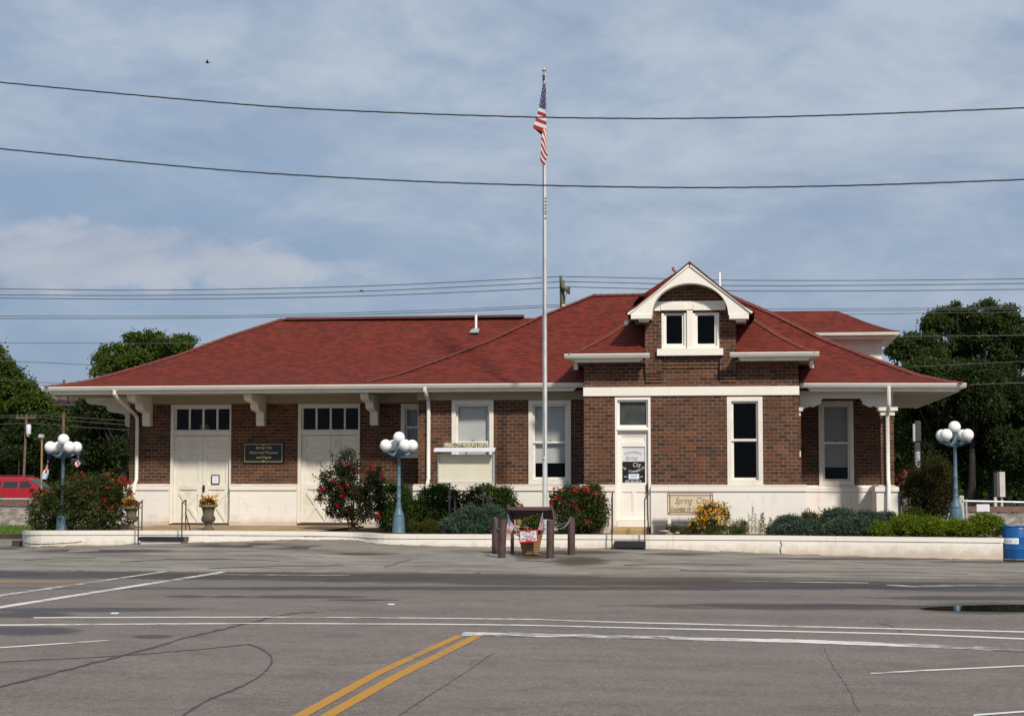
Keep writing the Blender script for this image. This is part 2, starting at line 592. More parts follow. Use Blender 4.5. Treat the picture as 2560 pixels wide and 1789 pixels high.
simple('aluminium', (0.70, 0.70, 0.69), 0.38, 0.45, var=0.12, scale=3, dirt=((0.16, 0.13, 0.11), 0.6, 1.4))
simple('steel_ball', (0.75, 0.77, 0.8), 0.12, 1.0, var=0.03)
simple('galvanised', (0.50, 0.51, 0.52), 0.45, 0.5, var=0.2, scale=10)
simple('soil', (0.060, 0.038, 0.025), 0.95, var=0.5, scale=14, bump=0.8, dirt=((0.11, 0.075, 0.04), 0.7, 3))
simple('paving_tan', (0.30, 0.205, 0.105), 0.85, var=0.25, scale=3, bump=0.3, dirt=((0.42, 0.34, 0.25), 0.7, 1.1))
simple('stoop_tan', (0.36, 0.24, 0.105), 0.8, var=0.15, scale=5, bump=0.3)
simple('flash_grey', (0.36, 0.38, 0.39), 0.5, 0.4, var=0.5, scale=14)
simple('pvc_white', (0.80, 0.80, 0.79), 0.35, var=0.03)
simple('ridge_cap_red', (0.125, 0.028, 0.019), 0.9, var=0.3, scale=8)
simple('ridge_dark', (0.080, 0.024, 0.019), 0.9, var=0.3, scale=8)
simple('stone_urn', (0.115, 0.092, 0.066), 0.85, var=0.35, scale=16, bump=0.5, dirt=((0.06, 0.05, 0.035), 0.7, 8))
simple('rim_olive', (0.22, 0.19, 0.06), 0.6, var=0.2, scale=10)
simple('bollard_wood', (0.062, 0.036, 0.033), 0.7, var=0.35, scale=9, bump=0.3)
simple('exhibit_brown', (0.085, 0.042, 0.042), 0.6, var=0.12, scale=6)
simple('sign_black', (0.012, 0.012, 0.014), 0.25, var=0.2)
simple('chain_steel', (0.20, 0.20, 0.205), 0.5, 0.5, var=0.2, scale=10)
simple('gold', (0.60, 0.50, 0.26), 0.5, var=0.1)
simple('board_cream', (0.60, 0.57, 0.44), 0.35, var=0.06, scale=2.2, dirt=((0.50, 0.44, 0.30), 0.3, 1.5))
simple('sign_tan', (0.56, 0.48, 0.33), 0.55, var=0.05, scale=3)
simple('sign_pink', (0.72, 0.55, 0.43), 0.55, var=0.05)
simple('sign_maroon', (0.13, 0.055, 0.040), 0.55, var=0.1)
simple('sign_red', (0.52, 0.035, 0.03), 0.5, var=0.1)
simple('sign_pale', (0.66, 0.66, 0.70), 0.5, var=0.03)
simple('letter_blue', (0.06, 0.13, 0.33), 0.5, var=0.05)
simple('letter_dim', (0.33, 0.35, 0.41), 0.5, var=0.05)
simple('letter_red', (0.45, 0.07, 0.06), 0.5, var=0.05)
simple('letter_white', (0.80, 0.80, 0.80), 0.5, var=0.02)
simple('letter_grey', (0.27, 0.28, 0.29), 0.5, var=0.05)
simple('letter_cream', (0.78, 0.73, 0.48), 0.5, var=0.03)
simple('plate_olive', (0.055, 0.052, 0.036), 0.5, var=0.1)
simple('paper', (0.72, 0.74, 0.80), 0.7, var=0.02)
simple('paper_blue', (0.25, 0.38, 0.62), 0.7, var=0.02)
simple('pot_wicker', (0.20, 0.092, 0.036), 0.6, var=0.55, scale=38, bump=0.8)
simple('pot_wicker_light', (0.29, 0.155, 0.060), 0.6, var=0.3, scale=30)
simple('pot_rim', (0.27, 0.125, 0.070), 0.6, var=0.15, scale=8)
simple('barrel_blue', (0.004, 0.082, 0.255), 0.36, var=0.18, scale=3, dirt=((0.03, 0.06, 0.12), 0.5, 5))
simple('flag_red', (0.30, 0.016, 0.022), 0.75, var=0.1)
simple('flag_white', (0.58, 0.56, 0.54), 0.75, var=0.04)
simple('flag_blue', (0.030, 0.036, 0.115), 0.75, var=0.1)
simple('pole_wood', (0.135, 0.085, 0.060), 0.85, var=0.35, scale=5, bump=0.4)
simple('pole_mossy', (0.085, 0.085, 0.050), 0.85, var=0.5, scale=4, bump=0.5)
simple('post_ochre', (0.27, 0.16, 0.07), 0.8, var=0.25, scale=4)
simple('bark', (0.024, 0.020, 0.015), 0.9, var=0.4, scale=6, bump=0.6)
simple('stem_brown', (0.09, 0.06, 0.045), 0.85, var=0.3, scale=12)
simple('wire_black', (0.022, 0.020, 0.020), 0.6, var=0.1)
simple('wire_grey', (0.085, 0.082, 0.085), 0.5, var=0.1)
simple('car_red', (0.36, 0.011, 0.020), 0.22, var=0.05, spec=0.6)
simple('car_grey', (0.30, 0.33, 0.34), 0.25, 0.4, var=0.05)
simple('car_trim', (0.085, 0.060, 0.058), 0.6, var=0.1)
simple('car_glass', (0.018, 0.022, 0.025), 0.06, var=0.1, spec=0.7)
simple('car_shield', (0.10, 0.14, 0.155), 0.08, var=0.1, spec=0.7)
simple('tyre', (0.016, 0.016, 0.017), 0.85, var=0.2)
simple('rim_steel', (0.42, 0.40, 0.38), 0.35, 0.7, var=0.1)
simple('rail_rust', (0.125, 0.062, 0.045), 0.75, var=0.3, scale=4)
simple('sleeper', (0.07, 0.055, 0.045), 0.9, var=0.3)
simple('grass_base', (0.075, 0.115, 0.020), 0.95, var=0.45, scale=3, bump=0.5)
simple('earth', (0.085, 0.080, 0.050), 0.95, var=0.4, scale=0.4)
simple('kerb_brown', (0.055, 0.040, 0.025), 0.9, var=0.25, scale=2)
simple('cabinet_grey', (0.42, 0.43, 0.40), 0.5, var=0.08)
simple('cabinet_dark', (0.13, 0.115, 0.10), 0.5, var=0.15)
simple('signal_dark', (0.055, 0.050, 0.055), 0.5, var=0.1)
simple('concrete_pale', (0.50, 0.48, 0.44), 0.8, var=0.12, scale=3)
simple('wall_grime', (0.24, 0.17, 0.12), 0.9, var=0.4, scale=5)
simple('crack_tar', (0.062, 0.052, 0.047), 0.8, var=0.3, scale=8)
simple('rock', (0.30, 0.25, 0.19), 0.9, var=0.3, scale=8, bump=0.5)
simple('bird_black', (0.02, 0.02, 0.022), 0.8)
simple('terracotta', (0.28, 0.10, 0.06), 0.8, var=0.2)
mk_paint('paint_white', (0.66, 0.64, 0.60), 0.615)
mk_paint('paint_worn', (0.70, 0.68, 0.64), 0.525)
mk_paint('paint_faint', (0.50, 0.45, 0.38), 0.52)
mk_paint('paint_yellow', (0.42, 0.205, 0.018), 0.645)
mk_soft_stain('wet', (0.055, 0.046, 0.041), 0.5, 0.72)
mk_soft_stain('wet_brown', (0.075, 0.056, 0.034), 0.55, 0.8)
mk_soft_stain('bleach', (0.34, 0.32, 0.28), 0.85, 0.5)
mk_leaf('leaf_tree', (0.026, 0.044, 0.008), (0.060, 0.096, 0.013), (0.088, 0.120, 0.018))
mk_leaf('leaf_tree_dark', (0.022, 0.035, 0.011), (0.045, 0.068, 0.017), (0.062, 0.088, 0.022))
mk_leaf('leaf_tree_shade', (0.011, 0.019, 0.007), (0.027, 0.043, 0.012), (0.040, 0.058, 0.015))  # self-shadow of the low trees put into a darker leaf colour
mk_leaf('leaf_wood', (0.016, 0.030, 0.009), (0.045, 0.072, 0.014))
mk_leaf('leaf_hedge', (0.012, 0.026, 0.006), (0.036, 0.066, 0.010), (0.062, 0.098, 0.016))
mk_leaf('leaf_rose', (0.016, 0.028, 0.008), (0.046, 0.064, 0.016), (0.105, 0.095, 0.03))
mk_leaf('leaf_crape', (0.013, 0.019, 0.008), (0.034, 0.044, 0.016), (0.075, 0.046, 0.030))
mk_leaf('petal_crape', (0.16, 0.004, 0.010), (0.30, 0.009, 0.020), (0.40, 0.02, 0.035), 0.2)
mk_leaf('leaf_juniper', (0.022, 0.042, 0.030), (0.055, 0.088, 0.060), (0.092, 0.130, 0.088), 0.1)
mk_leaf('leaf_bright', (0.045, 0.078, 0.005), (0.125, 0.175, 0.010), (0.19, 0.235, 0.016))
mk_leaf('leaf_olive', (0.030, 0.032, 0.008), (0.070, 0.068, 0.016), (0.11, 0.09, 0.02))
mk_leaf('leaf_bronze', (0.014, 0.016, 0.006), (0.042, 0.042, 0.014), (0.085, 0.050, 0.018))
mk_leaf('leaf_low', (0.030, 0.045, 0.010), (0.075, 0.095, 0.020), (0.12, 0.11, 0.03))
mk_leaf('leaf_grass', (0.055, 0.095, 0.010), (0.110, 0.175, 0.020))
mk_leaf('petal_red', (0.17, 0.005, 0.008), (0.34, 0.011, 0.016), (0.44, 0.03, 0.03), 0.2)
mk_leaf('petal_coral', (0.28, 0.020, 0.016), (0.44, 0.050, 0.034), (0.52, 0.10, 0.06), 0.2)
mk_leaf('petal_orange', (0.60, 0.18, 0.008), (0.80, 0.33, 0.010), (0.85, 0.45, 0.03), 0.25)
mk_leaf('petal_gold', (0.60, 0.30, 0.010), (0.75, 0.45, 0.02), (0.80, 0.62, 0.20), 0.2)
mk_leaf('petal_dark_red', (0.16, 0.005, 0.006), (0.30, 0.010, 0.012), (0.42, 0.03, 0.02), 0.2)
mk_leaf('petal_white', (0.60, 0.58, 0.55), (0.80, 0.78, 0.75), None, 0.2)
mk_leaf('petal_pink', (0.30, 0.07, 0.06), (0.46, 0.12, 0.10), None, 0.2)


def mk_water():
    m, nt, b = nodes_of('puddle_water')
    b.inputs['Base Color'].default_value = (0.020, 0.018, 0.014, 1)
    b.inputs['Roughness'].default_value = 0.03
    b.inputs['Specular IOR Level'].default_value = 0.6
    M['water'] = m


mk_water()


# ------------------------------------------------------------------ mesh builder
class MB:
    def __init__(self):
        self.v, self.f, self.mi, self.mats, self.uvs = [], [], [], [], {}
        self.cur = 0

    def mat(self, m):
        if m not in self.mats:
            self.mats.append(m)
        self.cur = self.mats.index(m)
        return self

    def face(self, pts, uv=None):
        n = len(self.v)
        self.v += [tuple(p) for p in pts]
        self.f.append(tuple(range(n, n + len(pts))))
        self.mi.append(self.cur)
        if uv:
            self.uvs[len(self.f) - 1] = uv

    def mesh(self, verts, faces):
        n = len(self.v)
        self.v += [tuple(p) for p in verts]
        for f in faces:
            self.f.append(tuple(i + n for i in f))
            self.mi.append(self.cur)
        return self

    def box(self, x0, x1, y0, y1, z0, z1):
        if x0 > x1: x0, x1 = x1, x0
        if y0 > y1: y0, y1 = y1, y0
        if z0 > z1: z0, z1 = z1, z0
        v = [(x0, y0, z0), (x1, y0, z0), (x1, y1, z0), (x0, y1, z0), (x0, y0, z1), (x1, y0, z1), (x1, y1, z1), (x0, y1, z1)]
        f = [(0, 3, 2, 1), (4, 5, 6, 7), (0, 1, 5, 4), (1, 2, 6, 5), (2, 3, 7, 6), (3, 0, 4, 7)]
        return self.mesh(v, f)

    def bbox(self, x0, x1, y0, y1, z0, z1, b=0.01):
        """box with chamfered edges"""
        if x0 > x1: x0, x1 = x1, x0
        if y0 > y1: y0, y1 = y1, y0
        if z0 > z1: z0, z1 = z1, z0
        b = min(b, (x1 - x0) * .3, (y1 - y0) * .3, (z1 - z0) * .3)
        bm = bmesh.new()
        bmesh.ops.create_cube(bm, size=1)
        for v in bm.verts:
            v.co = Vector(((x0 + x1) / 2 + v.co.x * (x1 - x0), (y0 + y1) / 2 + v.co.y * (y1 - y0), (z0 + z1) / 2 + v.co.z * (z1 - z0)))
        bmesh.ops.bevel(bm, geom=bm.edges[:], offset=b, segments=1, affect='EDGES')
        bm.verts.index_update()
        self.mesh([v.co.copy() for v in bm.verts], [[v.index for v in f.verts] for f in bm.faces])
        bm.free()
        return self

    def prism(self, pts2, axis, a0, a1):
        """polygon (list of 2-D points) extruded along an axis; axis 'x': (y,z), 'y': (x,z), 'z': (x,y)"""
        def mk(p, a):
            return {'x': (a, p[0], p[1]), 'y': (p[0], a, p[1]), 'z': (p[0], p[1], a)}[axis]
        n = len(pts2)
        area = sum(pts2[i][0] * pts2[(i + 1) % n][1] - pts2[(i + 1) % n][0] * pts2[i][1] for i in range(n))
        flip = (area < 0) != (axis == 'y')
        if a0 > a1: a0, a1 = a1, a0
        v = [mk(p, a0) for p in pts2] + [mk(p, a1) for p in pts2]
        f = []
        A, B = list(range(n)), list(range(n, 2 * n))
        f.append(A if flip else A[::-1])
        f.append(B[::-1] if flip else B)
        for i in range(n):
            j = (i + 1) % n
            q = [i, j, n + j, n + i]
            f.append(q[::-1] if flip else q)
        return self.mesh(v, f)

    def tube(self, pts, r, n=8, cap=True, r1=None):
        pts = [Vector(p) for p in pts]
        m = len(pts)
        rs = [r + ((r1 if r1 is not None else r) - r) * i / max(1, m - 1) for i in range(m)] if not isinstance(r, (list, tuple)) else r
        verts, faces = [], []
        ref = None
        for i, p in enumerate(pts):
            d = (pts[min(i + 1, m - 1)] - pts[max(i - 1, 0)]).normalized()
            if ref is None:
                ref = Vector((0, 0, 1)) if abs(d.z) < 0.9 else Vector((1, 0, 0))
            a = d.cross(ref).normalized()
            b = d.cross(a).normalized()
            ref = -b if False else ref
            for k in range(n):
                t = 2 * math.pi * k / n
                verts.append(p + (a * math.cos(t) + b * math.sin(t)) * rs[i])
        for i in range(m - 1):
            for k in range(n):
                k2 = (k + 1) % n
                faces.append((i * n + k, i * n + k2, (i + 1) * n + k2, (i + 1) * n + k))
        if cap:
            faces.append(tuple(range(n))[::-1])
            faces.append(tuple(range((m - 1) * n, m * n)))
        return self.mesh(verts, faces)

    def lathe(self, prof, c, n=24, sx=1.0):
        verts, faces = [], []
        m = len(prof)
        for (r, z) in prof:
            for k in range(n):
                t = 2 * math.pi * k / n
                verts.append((c[0] + r * math.cos(t) * sx, c[1] + r * math.sin(t), c[2] + z))
        for i in range(m - 1):
            for k in range(n):
                k2 = (k + 1) % n
                faces.append((i * n + k, i * n + k2, (i + 1) * n + k2, (i + 1) * n + k))
        faces.append(tuple(range(n))[::-1])
        faces.append(tuple(range((m - 1) * n, m * n)))
        return self.mesh(verts, faces)

    def sphere(self, c, r, n=20, m=12):
        prof = []
        for i in range(m + 1):
            a = -math.pi / 2 + math.pi * i / m
            prof.append((max(1e-4, r * math.cos(a)), r * math.sin(a)))
        return self.lathe(prof, c, n)

    def text(self, s, x0, x1, z0, z1, Y, shear=0.0, offset=0.0, rot=0.0, depth=0.004):
        cu = bpy.data.curves.new('t', 'FONT')
        cu.body = s
        cu.shear = shear
        cu.offset = offset
        cu.extrude = depth
        cu.resolution_u = 2
        o = bpy.data.objects.new('t', cu)
        col.objects.link(o)
        dg = bpy.context.evaluated_depsgraph_get()
        me = bpy.data.meshes.new_from_object(o.evaluated_get(dg))
        xs = [v.co.x for v in me.vertices]
        ys = [v.co.y for v in me.vertices]
        if xs:
            a0, a1, b0, b1 = min(xs), max(xs), min(ys), max(ys)
            sx, sz = (x1 - x0) / max(1e-6, a1 - a0), (z1 - z0) / max(1e-6, b1 - b0)
            cx, cz = (x0 + x1) / 2, (z0 + z1) / 2
            ca, sa = math.cos(rot), math.sin(rot)
            vv = []
            for v in me.vertices:
                X, Z = x0 + (v.co.x - a0) * sx - cx, z0 + (v.co.y - b0) * sz - cz
                vv.append((cx + X * ca - Z * sa, Y - v.co.z, cz + X * sa + Z * ca))
            self.mesh(vv, [tuple(p.vertices) for p in me.polygons])
        bpy.data.objects.remove(o)
        bpy.data.meshes.remove(me)
        bpy.data.curves.remove(cu)
        return self

    def build(self, name, mat=None, parent=None, origin=None, smooth=False):
        if origin is None:
            origin = root_loc(parent) if parent else Vector((0, 0, 0))
        V = np.array(self.v, dtype=np.float64).reshape(-1, 3)
        me = bpy.data.meshes.new(name)
        me.from_pydata((V - np.array(origin)).tolist(), [], self.f)
        uvl = me.uv_layers.new(name='UVMap')
        buf = np.zeros((len(me.loops), 2))
        li = 0
        for k, f in enumerate(self.f):
            if k in self.uvs:
                for q, uv in enumerate(self.uvs[k]):
                    buf[li + q] = uv
            else:
                p = V[list(f)]
                nrm = np.zeros(3)
                for i in range(len(f)):
                    a, b = p[i], p[(i + 1) % len(f)]
                    nrm += np.cross(a, b)
                ln = np.linalg.norm(nrm)
                nrm = nrm / ln if ln > 1e-12 else np.array([0, 0, 1.0])
                if abs(nrm[2]) > 0.985:
                    buf[li:li + len(f)] = p[:, :2]
                else:
                    tx = np.cross([0, 0, 1.0], nrm)
                    tx /= np.linalg.norm(tx)
                    by = np.cross(nrm, tx)
                    buf[li:li + len(f), 0] = p @ tx
                    buf[li:li + len(f), 1] = p @ by
            li += len(f)
        uvl.data.foreach_set('uv', buf.ravel())
        if mat is not None and not self.mats:
            me.materials.append(M[mat])
        for m in self.mats:
            me.materials.append(M[m])
        if self.mats:
            me.polygons.foreach_set('material_index', self.mi)
        if smooth:
            me.polygons.foreach_set('use_smooth', [True] * len(me.polygons))
            try:
                me.set_sharp_from_angle(angle=R(40))
            except Exception:
                pass
        me.update()
        o = bpy.data.objects.new(name, me)
        col.objects.link(o)
        if parent:
            o.parent = parent
        else:
            o.location = origin
        return o


def root_loc(o):
    while o.parent:
        o = o.parent
    return o.location.copy()


def tag(o, label=None, cat=None, group=None, kind=None):
    if label: o['label'] = label
    if cat: o['category'] = cat
    if group: o['group'] = group
    if kind: o['kind'] = kind
    return o


def thing(name, loc, label, cat, group=None):
    o = bpy.data.objects.new(name, None)
    o.empty_display_size = 0.2
    o.location = loc
    col.objects.link(o)
    return tag(o, label, cat, group)


def struct(o):
    o['kind'] = 'structure'
    return o


def copy_tree(o, parent=None):
    c = o.copy()
    col.objects.link(c)
    if parent:
        c.parent = parent
    for ch in list(o.children):
        copy_tree(ch, c)
    return c


def lerp(a, b, t):
    return a + (b - a) * t


def interp(x, pts):
    if x <= pts[0][0]: return pts[0][1]
    for (a, b), (c, d) in zip(pts, pts[1:]):
        if x <= c:
            return b + (d - b) * (x - a) / (c - a)
    return pts[-1][1]


# ------------------------------------------------------------------ ground, road and apron
YF, YM, YE, YB, YBE, YP, YR = 0.0, -1.2, -1.85, -2.3, -2.85, -1.3, 0.35
FLOOR = 0.50
# foot and top of the white retaining wall, measured along its front: px x, top y, bottom y, depth
WALL = [(56, 1325.5, 1366.5, -3.0), (57.5, 1325.5, 1366.5, -3.2), (61, 1325.6, 1366.5, -3.38), (67, 1325.6, 1366.6, -3.53), (76, 1325.7, 1366.6, -3.66), (88, 1325.7, 1366.5, -3.75), (103, 1325.8, 1366.5, -3.81), (125, 1325.9, 1366.2, -3.84), (163, 1326, 1365.8, -3.85), (300, 1325.6, 1362.0, -3.8),
        (343, 1325.7, 1358.8, -3.78), (460, 1325.8, 1356.5, -3.75), (560, 1326.2, 1354.5, -3.7), (747, 1327.5, 1349.8, -3.65), (850, 1329.2, 1349.6, -3.65),
        (868, 1329.7, 1349.8, -3.66), (885, 1330.2, 1350.6, -3.69), (898, 1330.8, 1352.2, -3.75), (910, 1331.5, 1354.2, -3.83), (921, 1332.3, 1356.4, -3.93), (932, 1333, 1358.5, -4.03), (945, 1333.6, 1360, -4.13), (960, 1334, 1361.2, -4.2), (978, 1334.3, 1362.2, -4.25), (1000, 1334.6, 1363, -4.28),
        (1100, 1335, 1366, -4.3), (1225, 1335.3, 1367.5, -4.3), (1400, 1335.6, 1369.5, -4.3), (1529, 1336, 1371.0, -4.3), (1615, 1336.7, 1372.5, -4.3),
        (1800, 1337.5, 1379, -4.3), (1950, 1338.5, 1385, -4.3), (2100, 1340.3, 1390, -4.3), (2300, 1342.2, 1395.5, -4.3), (2503, 1344.3, 1400.7, -4.3)]
WP = []
for (px, yt, yb, Y) in WALL:
    b = P(px, yb, Y)
    tp = P(px, yt, Y)
    WP.append((b.x, Y, b.z, tp.z))
ED = [G(-400, 1423), G(0, 1425.7), G(1280, 1433.0), G(2560, 1448.6), G(2900, 1452.5)]


def yedge(x):
    return interp(x, [(p.x, p.y) for p in ED])


def ywall(x):
    return interp(x, [(w[0], w[1]) for w in WP])


def bump(x):
    return interp(x, [(w[0], w[2] - zr(w[0]) + 0.0) for w in WP])


def zap(x, y):
    """height of the apron surface"""
    ye = yedge(x)
    t = max(0.0, min(1.0, (y - ye) / (ywall(x) - ye)))
    t = t * t * (3 - 2 * t)
    return zr(x) + 0.02 + (bump(x) - 0.02) * t


def A(px, py):
    """photo pixel -> point on the apron"""
    d = ray(px, py)
    t = (-8 - CAM.y) / d.y
    for _ in range(40):
        p = CAM + d * t
        h = zap(p.x, p.y)
        t += (h - p.z) / d.z * 0.7
    p = CAM + d * t
    return p


mb = MB()
S = 3000
mb.face([(-S, -S, -0.9), (S, -S, -0.9), (S, S, -0.9), (-S, S, -0.9)])
struct(mb.build('ground', 'earth'))
# asphalt road, a plane with the street's slight cross fall
mb = MB()
xs = [-90, -50, -30, -20, -10, 0, 10, 20, 40, 90]
for a, b in zip(xs, xs[1:]):
    mb.face([(a, -120, zr(a)), (b, -120, zr(b)), (b, yedge(b) + 1, zr(b)), (a, yedge(a) + 1, zr(a))])
struct(mb.build('road', 'asphalt'))
# apron (old concrete and thin asphalt in front of the depot)
mb = MB()
XS = [-60, -45, -35, -28, -24, -21, -19.5] + [-18.5 + 0.5 * i for i in range(53)] + [9, 11, 14, 20, 40]
nT = 14
grid = []
for x in XS:
    ye = yedge(x)
    y1 = 1.5 if x < -17.6 else -1.0
    yw = ywall(x)
    r = []
    for k in range(nT + 1):
        y = ye + (yw - ye) * k / nT
        r.append((x, y, zap(x, y)))
    r.append((x, y1 + 0.8, zap(x, y1)))
    grid.append(r)
nn = len(grid[0])
vv = [p for r in grid for p in r]
ff = []
for i in range(len(grid) - 1):
    for k in range(nn - 1):
        ff.append((i * nn + k, (i + 1) * nn + k, (i + 1) * nn + k + 1, i * nn + k + 1))
for i in range(len(grid) - 1):
    a, b = grid[i][0], grid[i + 1][0]
    mb.face([(a[0], a[1], a[2] - 0.15), (b[0], b[1], b[2] - 0.15), b, a])
mb.mesh(vv, ff)
struct(mb.build('pavement', 'apron'))


# ---- painted markings, cracks and stains, thin sheets on the road
def sheet(name, pts, mat, lift, uv=None):
    m = MB()
    m.face([(p.x, p.y, p.z + lift) for p in pts], uv)
    return struct(m.build(name, mat))


def band(name, line, mat, lift, on=G, sub=1, jitter=0.0):
    """strip given by upper and lower photo outline: [(x, ytop, ybottom)]"""
    m = MB()
    L = []
    for (a, b) in zip(line, line[1:]):
        for k in range(sub):
            t = k / sub
            L.append(tuple(lerp(a[i], b[i], t) for i in range(3)))
    L.append(line[-1])
    prev = None
    for (x, y0, y1) in L:
        j = random.uniform(-jitter, jitter)
        u, l = on(x, y0 + j), on(x, y1 + j * 0.5)
        u.z += lift
        l.z += lift
        if prev:
            m.face([prev[1], l, u, prev[0]])
        prev = (u, l)
    return struct(m.build(name, mat))


def para(name, c4, mat, lift):
    return sheet(name, [G(*c) for c in c4], mat, lift)


L1 = 0.0048
para('road_marking', [(-200, 1534), (-200, 1527.5), (429, 1425.9), (398, 1430.6)][::1] if False else [(-400, 1563), (0, 1490.8), (404, 1430.5), (429, 1426.6), (421, 1426.2), (0, 1486.3), (-400, 1554)], 'paint_white', L1)
para('road_marking', [(-400, 1594), (0, 1520.5), (540, 1434.5), (573, 1427.5), (562, 1427), (0, 1515), (-400, 1584)], 'paint_white', L1)
band('road_marking', [(-500, 1453.5, 1456.6), (200, 1452.8, 1455.2)], 'paint_yellow', L1)
band('road_marking', [(535, 1434.8, 1436.9), (700, 1435.8, 1437.6), (875, 1436.6, 1438.2)], 'paint_faint', L1)
band('road_marking', [(1826, 1450.6, 1451.8), (2000, 1453.4, 1455.2), (2172, 1455.8, 1457.8)], 'paint_faint', L1)
band('road_marking', [(2216, 1461, 1463), (2290, 1463.5, 1467.5), (2400, 1461.2, 1464.5), (2560, 1462, 1464.2), (3000, 1467, 1469.5)], 'paint_faint', L1)
band('road_marking', [(84, 1542.6, 1545.2), (377, 1541.6, 1544.0), (677, 1541.2, 1543.4), (1000, 1543.2, 1545.4), (1280, 1546.2, 1548.4), (1345, 1546.8, 1549), (1400, 1549.5, 1551.9), (1614, 1555.6, 1558.2), (2060, 1566, 1568.8), (2300, 1571.5, 1574.3), (2560, 1577.6, 1580.8), (3100, 1591, 1595)], 'paint_white', L1, sub=6, jitter=0.25)
band('road_marking', [(-600, 1566.5, 1570.4), (0, 1560.6, 1563.8), (300, 1558.4, 1561.4), (613, 1556.8, 1559.6), (1000, 1558.2, 1560.8), (1280, 1560.4, 1563.2), (1500, 1566, 1568.6), (1782, 1572.4, 1575.2), (2256, 1583, 1586), (2560, 1595.2, 1598.6), (3100, 1614, 1618)], 'paint_white', L1, sub=6, jitter=0.25)
band('road_marking', [(1155, 1580.5, 1588.5), (1165, 1580, 1589), (1280, 1581.5, 1590.5), (1510, 1586, 1594.5), (1800, 1594, 1601.5), (2005, 1598.4, 1607), (2300, 1609.5, 1617.5), (2560, 1621.5, 1629.5), (3000, 1641, 1650)], 'paint_worn', L1, sub=8, jitter=0.6)
para('road_marking', [(700, 1806), (741, 1806), (960, 1682), (1162, 1588.6), (1139, 1588), (930, 1682)], 'paint_yellow', L1)
para('road_marking', [(770, 1806), (808, 1806), (1010, 1690), (1206, 1590.2), (1178, 1590), (975, 1690)], 'paint_yellow', L1)
band('road_marking', [(2177, 1682, 1684.6), (2300, 1674.8, 1678), (2560, 1662.8, 1665.6), (2800, 1652, 1654.6)], 'paint_white', L1)
band('road_marking', [(2434, 1785.5, 1790), (2560, 1776.5, 1780.5), (2640, 1771, 1775)], 'paint_white', L1)
band('road_marking', [(-300, 1636, 1639.5), (0, 1617.5, 1620.3), (150, 1607.5, 1610), (279, 1598.8, 1600.6)], 'paint_white', L1)


def crack(pts, w0, w1, sub=10, jit=1.6, G=G, name='road_crack_line', lift=0.0041):
    """ragged sealed crack along a photo polyline; widths are photo pixels"""
    L = []
    for a, b in zip(pts, pts[1:]):
        for k in range(sub):
            L.append((lerp(a[0], b[0], k / sub), lerp(a[1], b[1], k / sub)))
    L.append(pts[-1])
    m = MB()
    prev = None
    n = len(L)
    for i, (x, y) in enumerate(L):
        w = lerp(w0, w1, i / (n - 1)) * random.uniform(0.45, 1.25)
        a = L[max(i - 1, 0)]
        b = L[min(i + 1, n - 1)]
        dx, dy = b[0] - a[0], b[1] - a[1]
        l = math.hypot(dx, dy) or 1
        nx, ny = -dy / l, dx / l
        jx = random.uniform(-jit, jit)
        u, v = G(x + nx * (w + jx), y + ny * (w + jx)), G(x - nx * (w - jx), y - ny * (w - jx))
        u.z += lift
        v.z += lift
        if prev:
            m.face([prev[0], prev[1], v, u])
        prev = (u, v)
    return struct(m.build(name, 'crack_tar'))


def z1(p): return [(x / 1.794, 1380 + y / 1.794) for x, y in p]
def z2(p): return [(1280 + x / 1.794, 1380 + y / 1.794) for x, y in p]


crack(z1([(-60, 628), (0, 605), (300, 528), (580, 455), (870, 375), (1100, 322), (1240, 288), (1330, 272), (1420, 271)]), 2.8, 1.0)
crack(z1([(780, 760), (860, 705), (950, 655), (1040, 620), (1110, 590), (1165, 555), (1200, 525), (1222, 490), (1215, 465), (1185, 440), (1150, 423), (1110, 412)]), 2.2, 2.2, 6, 1.0)
crack(z1([(1110, 414), (1000, 425), (900, 435), (700, 452), (450, 470), (200, 482), (0, 492)]), 0.9, 0.7, 8, 0.6)
crack(z1([(1760, 750), (1800, 725), (1880, 672), (1960, 620), (2050, 562), (2130, 510), (2215, 450)]), 1.3, 0.7, 10, 0.9)
crack(z2([(1400, 430), (1432, 500), (1480, 570), (1520, 630), (1535, 680), (1562, 715)]), 0.5, 0.8, 12, 1.6)
crack(z2([(1750, 370), (1735, 350), (1700, 330), (1640, 318)]), 0.9, 0.5, 6, 0.6)


for pl in ([(960, 1418), (985, 1410), (1010, 1402), (1030, 1398)], [(300, 1404), (420, 1398), (560, 1397), (700, 1402)], [(1290, 1398), (1380, 1405), (1450, 1400), (1500, 1394)], [(1560, 1412), (1700, 1408), (1880, 1411)],
           [(60, 1400), (130, 1396), (240, 1394)], [(1700, 1425), (1900, 1430), (2200, 1428), (2420, 1434)], [(520, 1420), (700, 1415), (860, 1412)]):
    crack(pl, .8, .5, 8, .5, A, 'pavement_crack_line', .0045)


def stain(name, cx, cy, rx, ry, mat, on=G, lift=0.006):
    """soft-edged patch: an ellipse of photo radius rx, ry"""
    m = MB()
    c = on(cx, cy)
    ring = []
    n = 28
    for k in range(n):
        t = 2 * math.pi * k / n
        p = on(cx + rx * math.cos(t), cy + ry * math.sin(t))
        p.z += lift
        ring.append((p, (math.cos(t), math.sin(t))))
    c.z += lift
    for k in range(n):
        a, b = ring[k], ring[(k + 1) % n]
        m.face([c, b[0], a[0]], [(0, 0), b[1], a[1]])
    return struct(m.build(name, mat))


